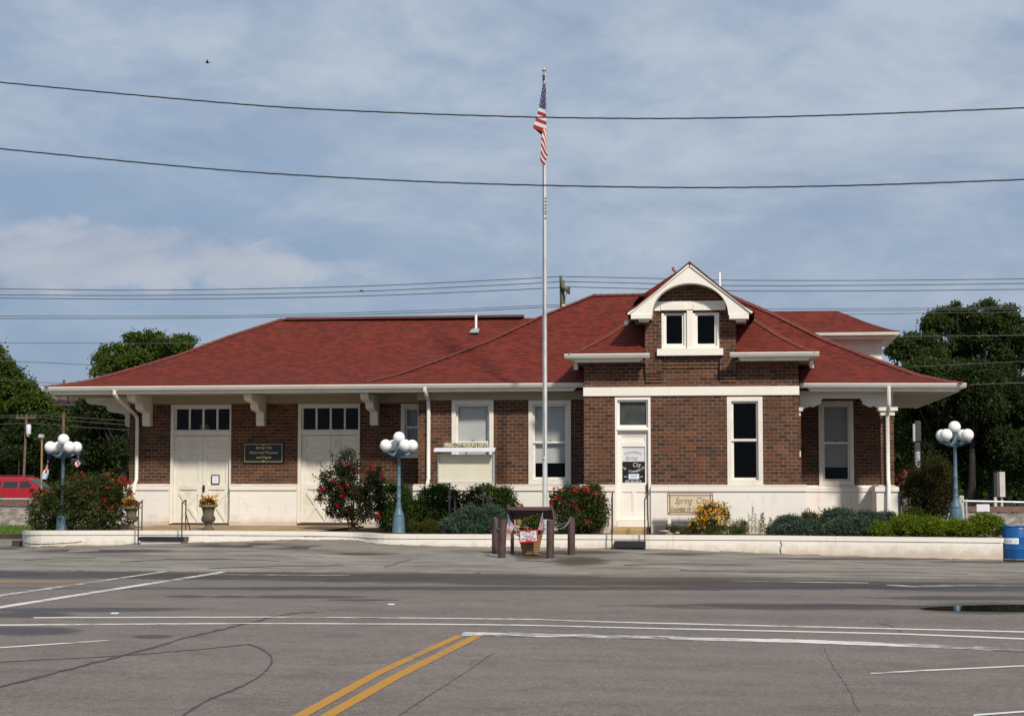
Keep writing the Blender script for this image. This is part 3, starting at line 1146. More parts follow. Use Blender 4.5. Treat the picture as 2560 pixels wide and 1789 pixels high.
for i, s in enumerate([(240, 1523, 330, 7.5, 'wet'), (470, 1490, 75, 4, 'wet'), (575, 1490.5, 60, 3.6, 'wet'), (760, 1491, 190, 5.2, 'wet'),
          (70, 1536, 150, 10, 'wet'), (70, 1577, 160, 15, 'wet'), (2100, 1517, 520, 8, 'wet'), (2480, 1494, 380, 7, 'wet'), (1900, 1512, 420, 5, 'wet'),
          (2460, 1519, 230, 19, 'wet'), (380, 1591, 60, 6, 'wet'),
          (300, 1437, 700, 12, 'wet'), (-100, 1435, 260, 9, 'wet'), (900, 1442, 700, 13, 'wet'), (1500, 1452, 700, 14, 'wet_brown'), (2000, 1461, 640, 13, 'wet'), (2500, 1467, 480, 14, 'wet'),
          (900, 1499, 120, 2.5, 'wet'), (1280, 1470, 1500, 6, 'wet')]):
    stain('wet_road_surface', *s, lift=0.002 + 0.00008 * i)
for i, s in enumerate([(1440, 1403, 95, 14, 'wet_brown'), (1340, 1391, 70, 9, 'wet_brown'), (1240, 1399, 40, 6, 'bleach'), (1120, 1389, 70, 7, 'bleach'), (1330, 1409, 110, 9, 'bleach'),
          (620, 1363, 190, 8, 'wet'), (760, 1368, 170, 6, 'wet'), (250, 1377, 240, 6, 'wet'), (40, 1369, 70, 6, 'wet'), (1450, 1380, 160, 6, 'wet'), (1700, 1384, 130, 4, 'wet'),
          (2150, 1396, 330, 4.5, 'wet'), (1900, 1420, 180, 5, 'bleach'), (40, 1421, 90, 6, 'bleach'), (900, 1384, 120, 4, 'wet'), (2450, 1404, 180, 4, 'wet')]):
    stain('wet_pavement_surface', *s, on=A, lift=0.002 + 0.00008 * i)
# puddle
m = MB()
pts = [(2298, 1520.5), (2330, 1517.5), (2372, 1515), (2417, 1513.2), (2480, 1511.5), (2560, 1511), (2640, 1511.5), (2660, 1522), (2600, 1529.5), (2540, 1529.5), (2450, 1528.5), (2390, 1527.5), (2340, 1525.5), (2310, 1523.5)]
m.face([(p.x, p.y, p.z + 0.0056) for p in [G(*q) for q in pts]][::-1])
struct(m.build('puddle_water', 'water'))
# reflectors on the lane line
for (x, y, lb) in ((978, 1510, 'small white road reflector alone on open asphalt, beyond the white lines'), (287, 1532.5, 'small white road reflector close to a dark wet patch and the white lines')):
    p = G(x, y)
    mm = MB()
    mm.bbox(p.x - 0.045, p.x + 0.045, p.y - 0.04, p.y + 0.04, p.z - 0.01, p.z + 0.010, 0.005)
    tag(mm.build('road_reflector', 'sign_pale', origin=p), lb, 'reflector')

# ------------------------------------------------------------------ white retaining wall and what it holds
wall_root = thing('retaining_wall', (WP[0][0], -4.0, 0.1), 'long low white painted retaining wall in front of the planting beds, with a rounded end', 'wall')
inner = []
front = [(w[0], w[1], w[2] - 0.12, w[3]) for w in WP]
# rounded left return and the back run towards the rails, right return
lx = WP[0][0]
back = [(lx + 0.05, -2.6), (lx + 0.25, -2.0), (lx + 0.8, -1.3), (lx + 1.6, -0.7)]
front = [(x, y, front[0][2], front[0][3]) for (x, y) in back[::-1]] + front
rx_ = front[-1][0]
front += [(rx_ + 0.06, -4.2, front[-1][2], front[-1][3]), (rx_ + 0.06, -0.5, front[-1][2], front[-1][3])]


def offset_line(line, d):
    out = []
    n = len(line)
    for i in range(n):
        a, b = line[max(i - 1, 0)], line[min(i + 1, n - 1)]
        dx, dy = b[0] - a[0], b[1] - a[1]
        l = math.hypot(dx, dy) or 1
        out.append((line[i][0] - dy / l * d, line[i][1] + dx / l * d))
    return out


def ribbon(line, d_out, d_in, zlo, zhi, mbx):
    o_, i_ = offset_line(line, d_out), offset_line(line, d_in)
    for k in range(len(line) - 1):
        j = k + 1
        a, b, c, e = o_[k], o_[j], i_[j], i_[k]
        lo0, lo1, h0, h1 = zlo(line[k]), zlo(line[j]), zhi(line[k]), zhi(line[j])
        mbx.face([(*a, lo0), (*b, lo1), (*b, h1), (*a, h0)])
        mbx.face([(*a, h0), (*b, h1), (*c, h1), (*e, h0)])
        mbx.face([(*c, lo1), (*e, lo0), (*e, h0), (*c, h1)])
        mbx.face([(*e, lo0), (*c, lo1), (*b, lo1), (*a, lo0)])
    for k in (0, len(line) - 1):
        a, e = o_[k], i_[k]
        q = [(*a, zlo(line[k])), (*a, zhi(line[k])), (*e, zhi(line[k])), (*e, zlo(line[k]))]
        mbx.face(q if k == 0 else q[::-1])


mb = MB()
ribbon(front, 0.0, 0.26, lambda p: p[2], lambda p: p[3] - 0.105, mb)
mb.build('wall_body', 'wall_paint', wall_root)
mb = MB()
ribbon(front, -0.02, 0.29, lambda p: p[3] - 0.102, lambda p: p[3], mb)
mb.build('coping', 'wall_paint', wall_root)


# dirty water line along the foot of the wall
mb = MB()
ln = [(w[0], w[1], w[2]) for w in WP[6:]]
for (x0, y0, z0), (x1, y1, z1_) in zip(ln, ln[1:]):
    n = max(1, int((x1 - x0) / .35))
    for k in range(n):
        u0, u1 = k / n, (k + 1) / n
        ha, hb = random.uniform(.004, .03), random.uniform(.004, .03)
        pa = (lerp(x0, x1, u0), lerp(y0, y1, u0) - .004, lerp(z0, z1_, u0))
        pb = (lerp(x0, x1, u1), lerp(y0, y1, u1) - .004, lerp(z0, z1_, u1))
        mb.face([(pa[0], pa[1], pa[2] - .03), (pb[0], pb[1], pb[2] - .03), (pb[0], pb[1], pb[2] + hb), (pa[0], pa[1], pa[2] + ha)])
mb.build('stain', 'wall_grime', wall_root)


def wall_crack(pts, w=0.012):
    """dark open joint on the wall face"""
    mbx = MB()
    q = []
    for a, b in zip(pts, pts[1:]):
        for k in range(8):
            q.append((lerp(a[0], b[0], k / 8), lerp(a[1], b[1], k / 8)))
    q.append(pts[-1])
    pr = None
    for (x, y) in q:
        Y = interp(x, [(w_[0], w_[3]) for w_ in WALL]) - 0.006
        p = P(x, y + random.uniform(-.5, .5), Y)
        ww = w * random.uniform(0.4, 1.3)
        horiz = abs(pts[-1][0] - pts[0][0]) > abs(pts[-1][1] - pts[0][1])
        d = Vector((0, 0, ww)) if horiz else Vector((ww, 0, 0))
        if pr:
            mbx.face([pr[0], pr[1], p + d, p - d] if not horiz else [pr[0], p - d, p + d, pr[1]])
        pr = (p - d, p + d)
    mbx.build('crack', 'crack_tar', wall_root)


wall_crack([(60, 1356), (75, 1358.5), (105, 1359.5), (135, 1358), (160, 1357), (185, 1355.5), (205, 1353)], 0.010)
wall_crack([(1948, 1341), (1951, 1352), (1954, 1362), (1950, 1372), (1953, 1384)], 0.014)
wall_crack([(162, 1328), (162, 1335)], 0.008)
for a, b, y in ((1625, 1700, 1346.3), (1730, 1800, 1347), (1815, 1850, 1347.2), (1862, 1940, 1347.6), (1970, 2010, 1348.5), (2060, 2140, 1349.8), (2245, 2300, 1352), (520, 560, 1337.4), (600, 690, 1338), (760, 900, 1340.0)):
    wall_crack([(a, y), ((a + b) / 2, y + .3), (b, y + .2)], 0.006)

# soil inside the wall, tan paving in front of the freight doors, black soil elsewhere
inn = offset_line(front, 0.2)
poly = [(p[0], p[1]) for p in inn]
mb = MB()
for k in range(len(poly) - 1):
    a, b = poly[k], poly[k + 1]
    if b[0] - a[0] < 0.02:
        continue
    za, zb = front[k][3] - 0.06, front[k + 1][3] - 0.06
    mb.face([(a[0], a[1], za), (b[0], b[1], zb), (b[0], -0.2, FLOOR - 0.02), (a[0], -0.2, FLOOR - 0.02)])
struct(mb.build('planting_ground', 'soil'))
x0, x1 = PX(352, 1315, -1.5), PX(862, 1315, -1.5)
mb = MB()
mb.face([(x0, -3.45, FLOOR - 0.03), (x1 - 0.4, -3.4, FLOOR - 0.035), (x1 + 0.3, 0.3, FLOOR + 0.03), (x0, 0.3, FLOOR + 0.03)])
mb.face([(x0, -3.45, FLOOR - 0.2), (x1 - 0.4, -3.4, FLOOR - 0.2), (x1 - 0.4, -3.4, FLOOR - 0.035), (x0, -3.45, FLOOR - 0.03)])
struct(mb.build('path', 'paving_tan'))
# slab under the building
mb = MB()
mb.box(PX(324, 1310, 0), PX(2240, 1290, -1), 0.01, 8.4, -0.3, FLOOR)
struct(mb.build('floor_slab', 'concrete_pale'))
# ------------------------------------------------------------------ the depot
depot = thing('train_depot', (PX(1280, 1310, 0), 0.0, FLOOR), 'long single-storey brown brick railway depot with red shingle hip roof and a front gable', 'building')
Xl = PX(323, 1150, YF)
Xc = PX(1067, 1100, YF)               # corner freight part / office part
Xb0, Xb1 = PX(1460, 1080, YB), PX(1998, 1080, YB)
Xpier0, Xpier1 = PX(2202, 1120, YP), PX(2235, 1120, YP)
Zled = PZ(1300, 1210.5, YM)
ZtopF = PZ(700, 1006, YF)
YBACK = 7.3


def wall_face(mbx, x0, x1, z0, z1, Y, openings=(), depth=0.16):
    """front facing wall with reveals round its openings (x0,x1,z0,z1)"""
    xs_ = sorted(set([x0, x1] + [o[0] for o in openings] + [o[1] for o in openings]))
    zs_ = sorted(set([z0, z1] + [o[2] for o in openings] + [o[3] for o in openings]))
    xs_ = [x for x in xs_ if x0 <= x <= x1]
    zs_ = [z for z in zs_ if z0 <= z <= z1]
    for a, b in zip(xs_, xs_[1:]):
        for c, d in zip(zs_, zs_[1:]):
            mx_, mz_ = (a + b) / 2, (c + d) / 2
            if any(o[0] < mx_ < o[1] and o[2] < mz_ < o[3] for o in openings):
                continue
            mbx.face([(a, Y, c), (b, Y, c), (b, Y, d), (a, Y, d)])
    for (a, b, c, d) in openings:
        D = Y + depth
        c = max(c, z0)
        d = min(d, z1)
        mbx.face([(a, Y, c), (a, Y, d), (a, D, d), (a, D, c)])
        mbx.face([(b, Y, d), (b, Y, c), (b, D, c), (b, D, d)])
        mbx.face([(a, Y, d), (b, Y, d), (b, D, d), (a, D, d)])
        mbx.face([(a, Y, c), (a, D, c), (b, D, c), (b, Y, c)])


def side(mbx, x, y0, y1, z0, z1, facing):
    q = [(x, y0, z0), (x, y1, z0), (x, y1, z1), (x, y0, z1)]
    mbx.face(q if facing > 0 else q[::-1])


# openings
D1 = RC(426.5, 1011, 577.5, 1308, YF)
D2 = RC(745, 1009, 899.5, 1307, YF)
W0 = RC(1002.5, 1009, 1057, 1144, YF)
W1 = RC(1129.6, 1000, 1234, 1209, YM)
W2 = RC(1321.5, 1000, 1427.5, 1209, YM)
DB = RC(1538, 993, 1627, 1316, YB)
WB = RC(1818, 991.5, 1907, 1211, YB)
WR = RC(2047, 1002, 2134, 1212, YR)
ZbandT, ZbandB = PZ(1730, 966.2, YB), PZ(1730, 988.3, YB)
ZbayTop = PZ(1730, 898, YB)

mb = MB()
wall_face(mb, Xl, Xc, FLOOR, ZtopF + 0.5, YF, [D1, D2, W0])
side(mb, Xl, YF, YBACK, FLOOR, ZtopF + 0.5, -1)
mb.face([(Xl, YBACK, FLOOR), (Xpier1, YBACK, FLOOR), (Xpier1, YBACK, ZtopF + .5), (Xl, YBACK, ZtopF + .5)][::-1])
mb.build('brick_wall', 'brick', depot)
mb = MB()
wall_face(mb, Xc, Xb0 + 0.1, FLOOR, ZtopF + 0.5, YM, [W1, W2])
side(mb, Xc, YM, YF, FLOOR, ZtopF + 0.5, -1)
mb.build('brick_wall', 'brick', depot)
mb = MB()
wall_face(mb, Xb0, Xb1, FLOOR, ZbayTop + 0.25, YB, [DB, WB])
side(mb, Xb0, YB, 0.5, FLOOR, ZbayTop + 0.25, -1)
side(mb, Xb1, YB, 0.5, FLOOR, ZbayTop + 0.25, 1)
mb.build('brick_wall', 'brick', depot)
mb = MB()
wall_face(mb, Xb1, Xpier1 - 0.02, FLOOR, ZtopF + 0.5, YR, [WR])
side(mb, Xpier1 - 0.02, YR, YBACK, FLOOR, ZtopF + 0.5, 1)
mb.build('brick_wall', 'brick', depot)
# the half pier on the bay and the corner pier of the porch
mb = MB()
zc = PZ(2218, 1038, YP)
mb.box(Xpier0, Xpier1, YP, YP + 0.42, Zled, zc)
mb.build('porch_pier', 'brick', depot)
mb = MB()
mb.box(Xb1 + 0.0, Xb1 + 0.075, YP - 0.02, YP + 0.4, Zled, zc)
mb.build('porch_pier', 'brick', depot)
mb = MB()
a, b, c, d = RC(2198, 1016.6, 2240, 1038, YP - 0.03)
zm = lerp(c, d, 0.55)
mb.box(a + 0.03, b - 0.03, YP - 0.035, YP + 0.46, c, zm)
mb.box(a - 0.03, b + 0.04, YP - 0.085, YP + 0.5, zm, d)
mb.build('pier_capital', 'trim', depot)
mb = MB()
mb.box(Xb1 + 0.002, Xb1 + 0.075, YP - 0.035, YP + 0.4, c, zm)
mb.box(Xb1 + 0.002, Xb1 + 0.125, YP - 0.085, YP + 0.4, zm, d)
mb.build('pier_capital', 'trim', depot)
# scrolled porch beam
mb = MB()
f = lambda x, y: (PX(1980 + x / 5.35, 940 + y / 5.35, YP), PZ(1980 + x / 5.35, 940 + y / 5.35, YP))
prof = [f(100, 240), f(1340, 240), f(1340, 410), f(1165, 412), f(1150, 425), f(1120, 412), f(1103, 405), f(1096, 383), f(1085, 402), f(1060, 412), f(1035, 412),
        f(990, 388), f(960, 376), f(938, 358), f(945, 340), f(958, 332), f(925, 328), f(925, 296), f(400, 296), f(400, 328), f(368, 332), f(385, 340), f(395, 352), f(385, 372), f(360, 378), f(318, 398),
        f(290, 412), f(262, 412), f(245, 402), f(236, 385), f(230, 408), f(215, 415), f(180, 420), f(160, 440), f(140, 468), f(100, 470)]
mb.prism(prof, 'y', YP + 0.02, YP + 0.16)
mb.build('porch_beam', 'trim', depot)
mb = MB()
mb.box(Xb1, Xpier1 + 0.02, YP + 0.03, YP + 0.3, PZ(2100, 985, YP), PZ(2100, 970, YP) + 0.12)
# return of the frieze along the right end
mb.box(Xpier1 - 0.24, Xpier1 + 0.02, YP + 0.3, YBACK, PZ(2100, 1001, YP), PZ(2100, 970, YP) + 0.12)
mb.build('frieze', 'trim', depot)

# plinth: projecting painted base with a sloped ledge and a flared foot
def plinth(x0, x1, Y, zt, name='plinth', proj=0.13, ends=True, foot=True):
    zl = zt - 0.17
    pr = [(Y + 0.02, FLOOR - 0.5), (Y - proj * 0.75 - (0.05 if foot else 0), FLOOR - 0.5)]
    if foot:
        pr += [(Y - proj * .75 - 0.05, FLOOR + 0.13), (Y - proj * .75, FLOOR + 0.165)]
    pr += [(Y - proj * .75, zl), (Y - proj, zl + 0.012), (Y - proj, zt - 0.055), (Y - 0.004, zt + 0.004), (Y + 0.02, zt + 0.004)]
    m_ = MB()
    m_.prism(pr, 'x', x0, x1)
    return m_


zlF = PZ(500, 1209.3, YF)
mb = plinth(Xl - 0.12, D1[0] - 0.005, YF, zlF)
o1 = mb
for (a, b) in ((D1[1] + 0.005, D2[0] - 0.005), (D2[1] + 0.005, Xc - 0.002)):
    plinth(a, b, YF, zlF).build('plinth', 'plinth_paint', depot)
o1.build('plinth', 'plinth_paint', depot)
zlM = PZ(1280, 1210, YM)
mb = plinth(Xc - 0.12, Xb0 - 0.002, YM, zlM)
mb.build('plinth', 'plinth_paint', depot)
zlB = PZ(1730, 1210.8, YB)
mb = plinth(Xb0 - 0.1, DB[0] - 0.004, YB, zlB)
mb.build('plinth', 'plinth_paint', depot)
mb = plinth(DB[1] + 0.004, Xb1 + 0.16, YB, zlB)
m2 = MB()
m2.box(Xb1 + 0.0, Xb1 + 0.12, YB, YR, FLOOR - .4, zlB - 0.17)
m2.box(Xb1 + 0.0, Xb1 + 0.155, YB, YR, zlB - 0.16, zlB - 0.05)
mb.mesh(m2.v, m2.f)
mb.build('plinth', 'plinth_paint', depot)
zlR = PZ(2100, 1213, YR)
mb = plinth(Xb1 + 0.16, Xpier0 - 0.1, YR, zlR, proj=0.1)
mb.build('plinth', 'plinth_paint', depot)
a, b, _, _ = RC(2187, 1212, 2247, 1290, YP)
zlP = PZ(2218, 1216, YP - 0.1)
mb = MB()
mb.box(a + 0.035, b - 0.03, YP - 0.10, YR + 0.2, FLOOR - 0.5, zlP - 0.12)
mb.box(a, b, YP - 0.135, YR + 0.2, zlP - 0.118, zlP - 0.01)
mb.mesh([(a, YP - 0.135, zlP - 0.01), (b, YP - 0.135, zlP - 0.01), (b, YR + .2, zlP - 0.01), (a, YR + .2, zlP - 0.01),
         (a + .14, YP + 0.005, zlP + 0.05), (b - .14, YP + 0.005, zlP + 0.05), (b - .14, YR, zlP + 0.05), (a + .14, YR, zlP + 0.05)],
        [(0, 1, 5, 4), (1, 2, 6, 5), (2, 3, 7, 6), (3, 0, 4, 7), (4, 5, 6, 7)])
mb.build('pier_base', 'plinth_paint', depot)

# white stone band over the bay openings
mb = MB()
mb.box(Xb0 - 0.012, Xb1 + 0.012, YB - 0.035, YB + 0.02, ZbandB, ZbandT)
mb.build('stone_band', 'band_white', depot)


# ---- windows
def casing(mbx, o, Y, w, t0=0.03, depth=0.14, bottom=True):
    a, b, c, d = o
    mbx.box(a, a + w, Y - t0, Y + depth, c, d)
    mbx.box(b - w, b, Y - t0, Y + depth, c, d)
    mbx.box(a + w, b - w, Y - t0 + .002, Y + depth, d - w, d)
    if bottom:
        mbx.box(a + w, b - w, Y - t0 + .002, Y + depth, c, c + w * 1.1)


def sash(mbx, a, b, c, d, Y, w):
    mbx.box(a, a + w, Y, Y + 0.045, c, d)
    mbx.box(b - w, b, Y, Y + 0.045, c, d)
    mbx.box(a + w, b - w, Y + .001, Y + 0.045, d - w, d)
    mbx.box(a + w, b - w, Y + .001, Y + 0.045, c, c + w)


def room(a, b, c, d, Y, parent, deep=1.2):
    """the dark room seen through the pane"""
    m_ = MB()
    e = 0.25
    m_.face([(a - e, Y + deep, c - e), (b + e, Y + deep, c - e), (b + e, Y + deep, d + e), (a - e, Y + deep, d + e)])
    m_.face([(a - e, Y, c - e), (a - e, Y + deep, c - e), (a - e, Y + deep, d + e), (a - e, Y, d + e)])
    m_.face([(b + e, Y + deep, c - e), (b + e, Y, c - e), (b + e, Y, d + e), (b + e, Y + deep, d + e)])
    m_.face([(a - e, Y, d + e), (a - e, Y + deep, d + e), (b + e, Y + deep, d + e), (b + e, Y, d + e)])
    m_.face([(a - e, Y, c - e), (b + e, Y, c - e), (b + e, Y + deep, c - e), (a - e, Y + deep, c - e)])
    m_.face([(a - e, Y, c - e), (a, Y, c - e), (a, Y, d + e), (a - e, Y, d + e)])
    m_.face([(b, Y, c - e), (b + e, Y, c - e), (b + e, Y, d + e), (b, Y, d + e)])
    m_.face([(a, Y, d), (b, Y, d), (b, Y, d + e), (a, Y, d + e)])
    m_.face([(a, Y, c - e), (b, Y, c - e), (b, Y, c), (a, Y, c)])
    return m_.build('interior', 'dark_room', parent)


def pane(a, b, c, d, Y, parent, mat='glass'):
    m_ = MB()
    m_.box(a, b, Y, Y + 0.006, c, d)
    return m_.build('pane', mat, parent)


def double_hung(o, Y, w, zrail, blind=None, blind_mat='blind_grey', sill=True, part='window', label=None):
    a, b, c, d = o
    m_ = MB()
    casing(m_, o, Y, w)
    win = m_.build(part, 'trim', depot)
    if label: win['label'] = label
    ia, ib, ic, id_ = a + w, b - w, c + w * 1.1, d - w
    s = MB()
    sash(s, ia, ib, zrail - 0.015, id_, Y + 0.045, 0.05)
    sash(s, ia, ib, ic, zrail + 0.02, Y + 0.09, 0.055)
    s.build('sash', 'trim', win)
    pane(ia + .04, ib - .04, zrail + 0.01, id_ - .04, Y + 0.065, win)
    pane(ia + .045, ib - .045, ic + .05, zrail - .01, Y + 0.115, win)
    if blind is not None:
        bl = MB()
        # a hanging roller blind with the slightest curl
        n = 10
        for k in range(n):
            u0, u1 = k / n, (k + 1) / n
            y0, y1 = Y + 0.17 + 0.006 * math.sin(u0 * 7), Y + 0.17 + 0.006 * math.sin(u1 * 7)
            X0, X1 = lerp(ia, ib, u0), lerp(ia, ib, u1)
            bl.face([(X0, y0, blind), (X1, y1, blind), (X1, y1, id_), (X0, y0, id_)])
        bl.build('blind', blind_mat, win)
    lk = MB()
    xm = (ia + ib) / 2
    lk.box(xm - 0.035, xm + 0.035, Y + 0.05, Y + 0.088, zrail + 0.036, zrail + 0.06)
    lk.build('sash_lock', 'black_metal', win)
    room(ia, ib, ic, id_, Y + 0.16, win)
    return win


def sill(win, x0, x1, y0, y1, z0, z1_):
    m_ = MB()
    m_.box(x0, x1, y0, y1, z0, z1_)
    m_.build('window_sill', 'trim', win)


for o_, zr_, bl_, lb in ((W1, 1105, 1200, 'sash window with its blind nearly all the way down, behind the message board'),
                         (W2, 1106, 1157, 'sash window behind the flagpole with its blind three quarters down')):
    w_ = double_hung(o_, YM, 0.105, PZ(1280, zr_, YM), PZ(1280, bl_, YM), label=lb)
    sill(w_, o_[0] - 0.03, o_[1] + 0.03, YM - 0.05, YM + 0.12, o_[2] - 0.02, o_[2] - .003)
w_ = double_hung(WB, YB, 0.105, PZ(1860, 1100, YB), None, label='tall dark sash window without a blind in the front bay')
sill(w_, WB[0] - 0.02, WB[1] + 0.03, YB - 0.06, YB + .12, WB[2] - 0.02, WB[2] - .003)
w_ = double_hung(WR, YR, 0.095, PZ(2090, 1107, YR), PZ(2090, 1167.5, YR), 'blind_dim', label='sash window set back in the corner porch with its blind down')
sill(w_, WR[0] - 0.03, WR[1] + 0.03, YR - 0.05, YR + .12, WR[2] - 0.025, WR[2] - .003)
w_ = double_hung((W0[0], W0[1], PZ(1030, 1130, YF), W0[3]), YF, 0.10, PZ(1030, 1068, YF), PZ(1030, 1119, YF), 'blind_dim', label='small sash window under the eaves beside the downspout')
sill(w_, W0[0] - 0.01, W0[1] + 0.03, YF - 0.06, YF + 0.15, PZ(1030, 1144, YF), PZ(1030, 1130, YF) - .003)


# ---- freight doors: transom of four lights over a pair of panelled leaves with cross braces
def freight_door(o, Y, tx, tz0, tz1, leaf_top, mid, label, handle):
    a, b, c, d = o
    w = 0.085
    m_ = MB()
    m_.box(a, a + w, Y - 0.03, Y + 0.16, c, d)
    m_.box(b - w * .5, b, Y - 0.03, Y + 0.16, c, d)
    m_.box(a + w, b - w * .5, Y - 0.028, Y + 0.16, tz1 + 0.01, d)
    m_.box(a + w, b - w * .5, Y - 0.012, Y + 0.16, leaf_top + 0.01, tz0 - 0.03)
    m_.box(a + w, b - w * .5, Y - 0.045, Y - 0.0125, tz0 - 0.04, tz0 - 0.005)
    door = m_.build('freight_door', 'door_cream', depot)
    door['label'] = label
    t = MB()
    xs_ = [PX(x, 1047, Y) for x in tx]
    t.box(a + w, xs_[0], Y + .04, Y + .1, tz0 - 0.03, tz1 + 0.01)
    t.box(xs_[-1], b - w * .5, Y + .04, Y + .1, tz0 - 0.03, tz1 + 0.01)
    for k in range(1, 4):
        t.box(xs_[2 * k - 1], xs_[2 * k], Y + .04, Y + .1, tz0, tz1)
    t.box(xs_[0], xs_[-1], Y + .041, Y + .1, tz1, tz1 + .01)
    t.box(xs_[0], xs_[-1], Y + .041, Y + .1, tz0 - .03, tz0)
    t.build('transom_frame', 'door_cream', door)
    for k in range(4):
        pane(xs_[2 * k] - .004, xs_[2 * k + 1] + .004, tz0 - .004, tz1 + .004, Y + 0.07, door)
    room(xs_[0], xs_[-1], tz0, tz1, Y + 0.14, door, 1.6)
    # leaves
    for (l0, l1) in ((a + w, mid - 0.004), (mid + 0.004, b - w * .5)):
        L = MB()
        wd = l1 - l0
        ht = leaf_top - c
        zs_ = [leaf_top - ht * q for q in (0.05, 0.145, 0.20, 0.56, 0.615, 0.985)]
        px0, px1 = l0 + wd * 0.16, l1 - wd * 0.16
        Yp = Y + 0.055
        L.box(l0, px0, Yp, Yp + .05, c, leaf_top)
        L.box(px1, l1, Yp, Yp + .05, c, leaf_top)
        L.box(px0, px1, Yp + .001, Yp + .05, zs_[0], leaf_top)
        L.box(px0, px1, Yp + .001, Yp + .05, zs_[2], zs_[1])
        L.box(px0, px1, Yp + .001, Yp + .05, zs_[4], zs_[3])
        L.box(px0, px1, Yp + .001, Yp + .05, c, zs_[5] if zs_[5] > c else c + 0.02)
        L.box(px0, px1, Yp + .03, Yp + .045, c, leaf_top - 0.01)
        # rounded panel corners: chamfer blocks
        for (za, zb) in ((zs_[0], zs_[1]), (zs_[2], zs_[3])):
            for sx in (0, 1):
                for (zz, sg) in ((za, -1), (zb, 1)):
                    xx = px0 if sx == 0 else px1
                    e = 0.045
                    dx = e if sx == 0 else -e
                    L.prism([(xx, zz), (xx + dx, zz), (xx, zz + sg * e)], 'y', Yp + .002, Yp + .04)
        # cross brace
        zb0, zb1 = c + 0.05, zs_[4] - 0.0
        bw = 0.085
        e0, e1 = px0 - 0.03, px1 + 0.03
        for s_ in (0, 1):
            xA, xB = (e0, e1) if s_ == 0 else (e1, e0)
            dx, dz = xB - xA, (zb0 - zb1 * 1.0)
            ln = math.hypot(dx, dz)
            nx, nz = -dz / ln * bw / 2, dx / ln * bw / 2
            L.prism([(xA + nx, zb1 + nz), (xA - nx, zb1 - nz), (xB - nx, zb0 - nz), (xB + nx, zb0 + nz)], 'y', Yp + .003 + .001 * s_, Yp + .04)
        L.build('door_leaf', 'door_cream', door)
    if handle:
        h = MB()
        ha, hb, hc, hd = RC(506, 1212, 511, 1228, Y)
        h.bbox(ha, hb, Y + 0.0, Y + 0.056, hc, hd, 0.008)
        h.build('handle', 'black_metal', door)
    th = MB()
    th.box(a + w, b - w * .5, Y - 0.02, Y + 0.14, c - 0.05, c + 0.018)
    th.build('threshold', 'brown_metal', door)
    return door


freight_door(D1, YF, (440.4, 471, 475, 505, 509.5, 540, 544.5, 574), PZ(505, 1074, YF), PZ(505, 1022, YF), PZ(505, 1089, YF), PX(505, 1200, YF),
             'cream freight doors with a framed notice and a dark handle', True)
freight_door(D2, YF, (757.5, 788, 792.5, 823.5, 828, 859, 863, 895), PZ(825, 1073, YF), PZ(825, 1019.7, YF), PZ(825, 1088, YF), PX(825, 1200, YF),
             'cream freight doors half hidden behind the red flowered crape myrtle', False)

# ---- office door in the bay
a, b, c, d = DB
m_ = MB()
wl_, wr_ = PX(1548, 1100, YB) - a, b - PX(1619.5, 1100, YB)
tz0, tz1 = PZ(1583, 1061, YB), PZ(1583, 1003.5, YB)
lt = PZ(1583, 1080, YB)
lb = PZ(1583, 1299.5, YB)
m_.box(a, a + 0.06, YB - 0.03, YB + .16, c, d)
m_.box(b - 0.06, b, YB - 0.03, YB + .16, c, d)
m_.box(a + .06, b - .06, YB - 0.028, YB + .16, d - 0.06, d)
m_.box(a + .06, b - .06, YB - 0.015, YB + .16, lt + 0.012, tz0 - 0.06)
m_.box(a + .05, b - .05, YB - 0.05, YB - .016, lt + 0.05, lt + 0.085)
m_.box(a + .05, b - .05, YB - 0.06, YB + .16, c, lb - 0.005)
door = m_.build('entrance_door', 'band_white', depot)
s = MB()
sash(s, a + .06, b - .06, tz0 - 0.06, d - .06, YB + .05, wl_ - .06 + .01)
s.build('transom_frame', 'band_white', door)
pane(a + wl_, b - wr_, tz0, tz1, YB + .075, door)
m2 = MB()
m2.box(a + wl_ - .02, b - wr_ + .02, YB + .1, YB + .11, tz0 - .02, tz1 + .02)
m2.build('transom_screen', 'frosted', door)
ga, gb, gc, gd = RC(1555.4, 1116, 1612.7, 1206, YB + .06)
la, lb_ = a + .06, PX(1622, 1200, YB + .06)
L = MB()
Yp = YB + 0.06
L.box(la, ga, Yp, Yp + .05, lb, lt)
L.box(gb, b - .06, Yp, Yp + .05, lb, lt)
p1, p0 = PZ(1583, 1089.7, Yp), PZ(1583, 1104, Yp)
q1, q0 = PZ(1583, 1229, Yp), PZ(1583, 1281, Yp)
L.box(ga, gb, Yp + .001, Yp + .05, p1, lt)
L.box(ga, gb, Yp + .02, Yp + .04, p0, p1)
L.box(ga, gb, Yp + .001, Yp + .05, gd, p0)
L.box(ga, gb, Yp + .001, Yp + .05, q1, gc)
L.box(ga, gb, Yp + .02, Yp + .04, q0, q1)
L.box(ga, gb, Yp + .001, Yp + .05, lb, q0)
xm0, xm1 = PX(1580.5, 1250, Yp), PX(1589, 1250, Yp)
L.box(xm0, xm1, Yp + .001, Yp + .05, q0, q1)
L.build('door_leaf', 'band_white', door)
g = MB()
gs = PZ(1583, 1153, Yp)
g.mat('blind_grey').box(ga, gb, Yp + .03, Yp + .04, gs, gd)
g.mat('dark_room').box(ga, gb, Yp + .03, Yp + .04, gc, gs)
g.build('door_glass', None, door)
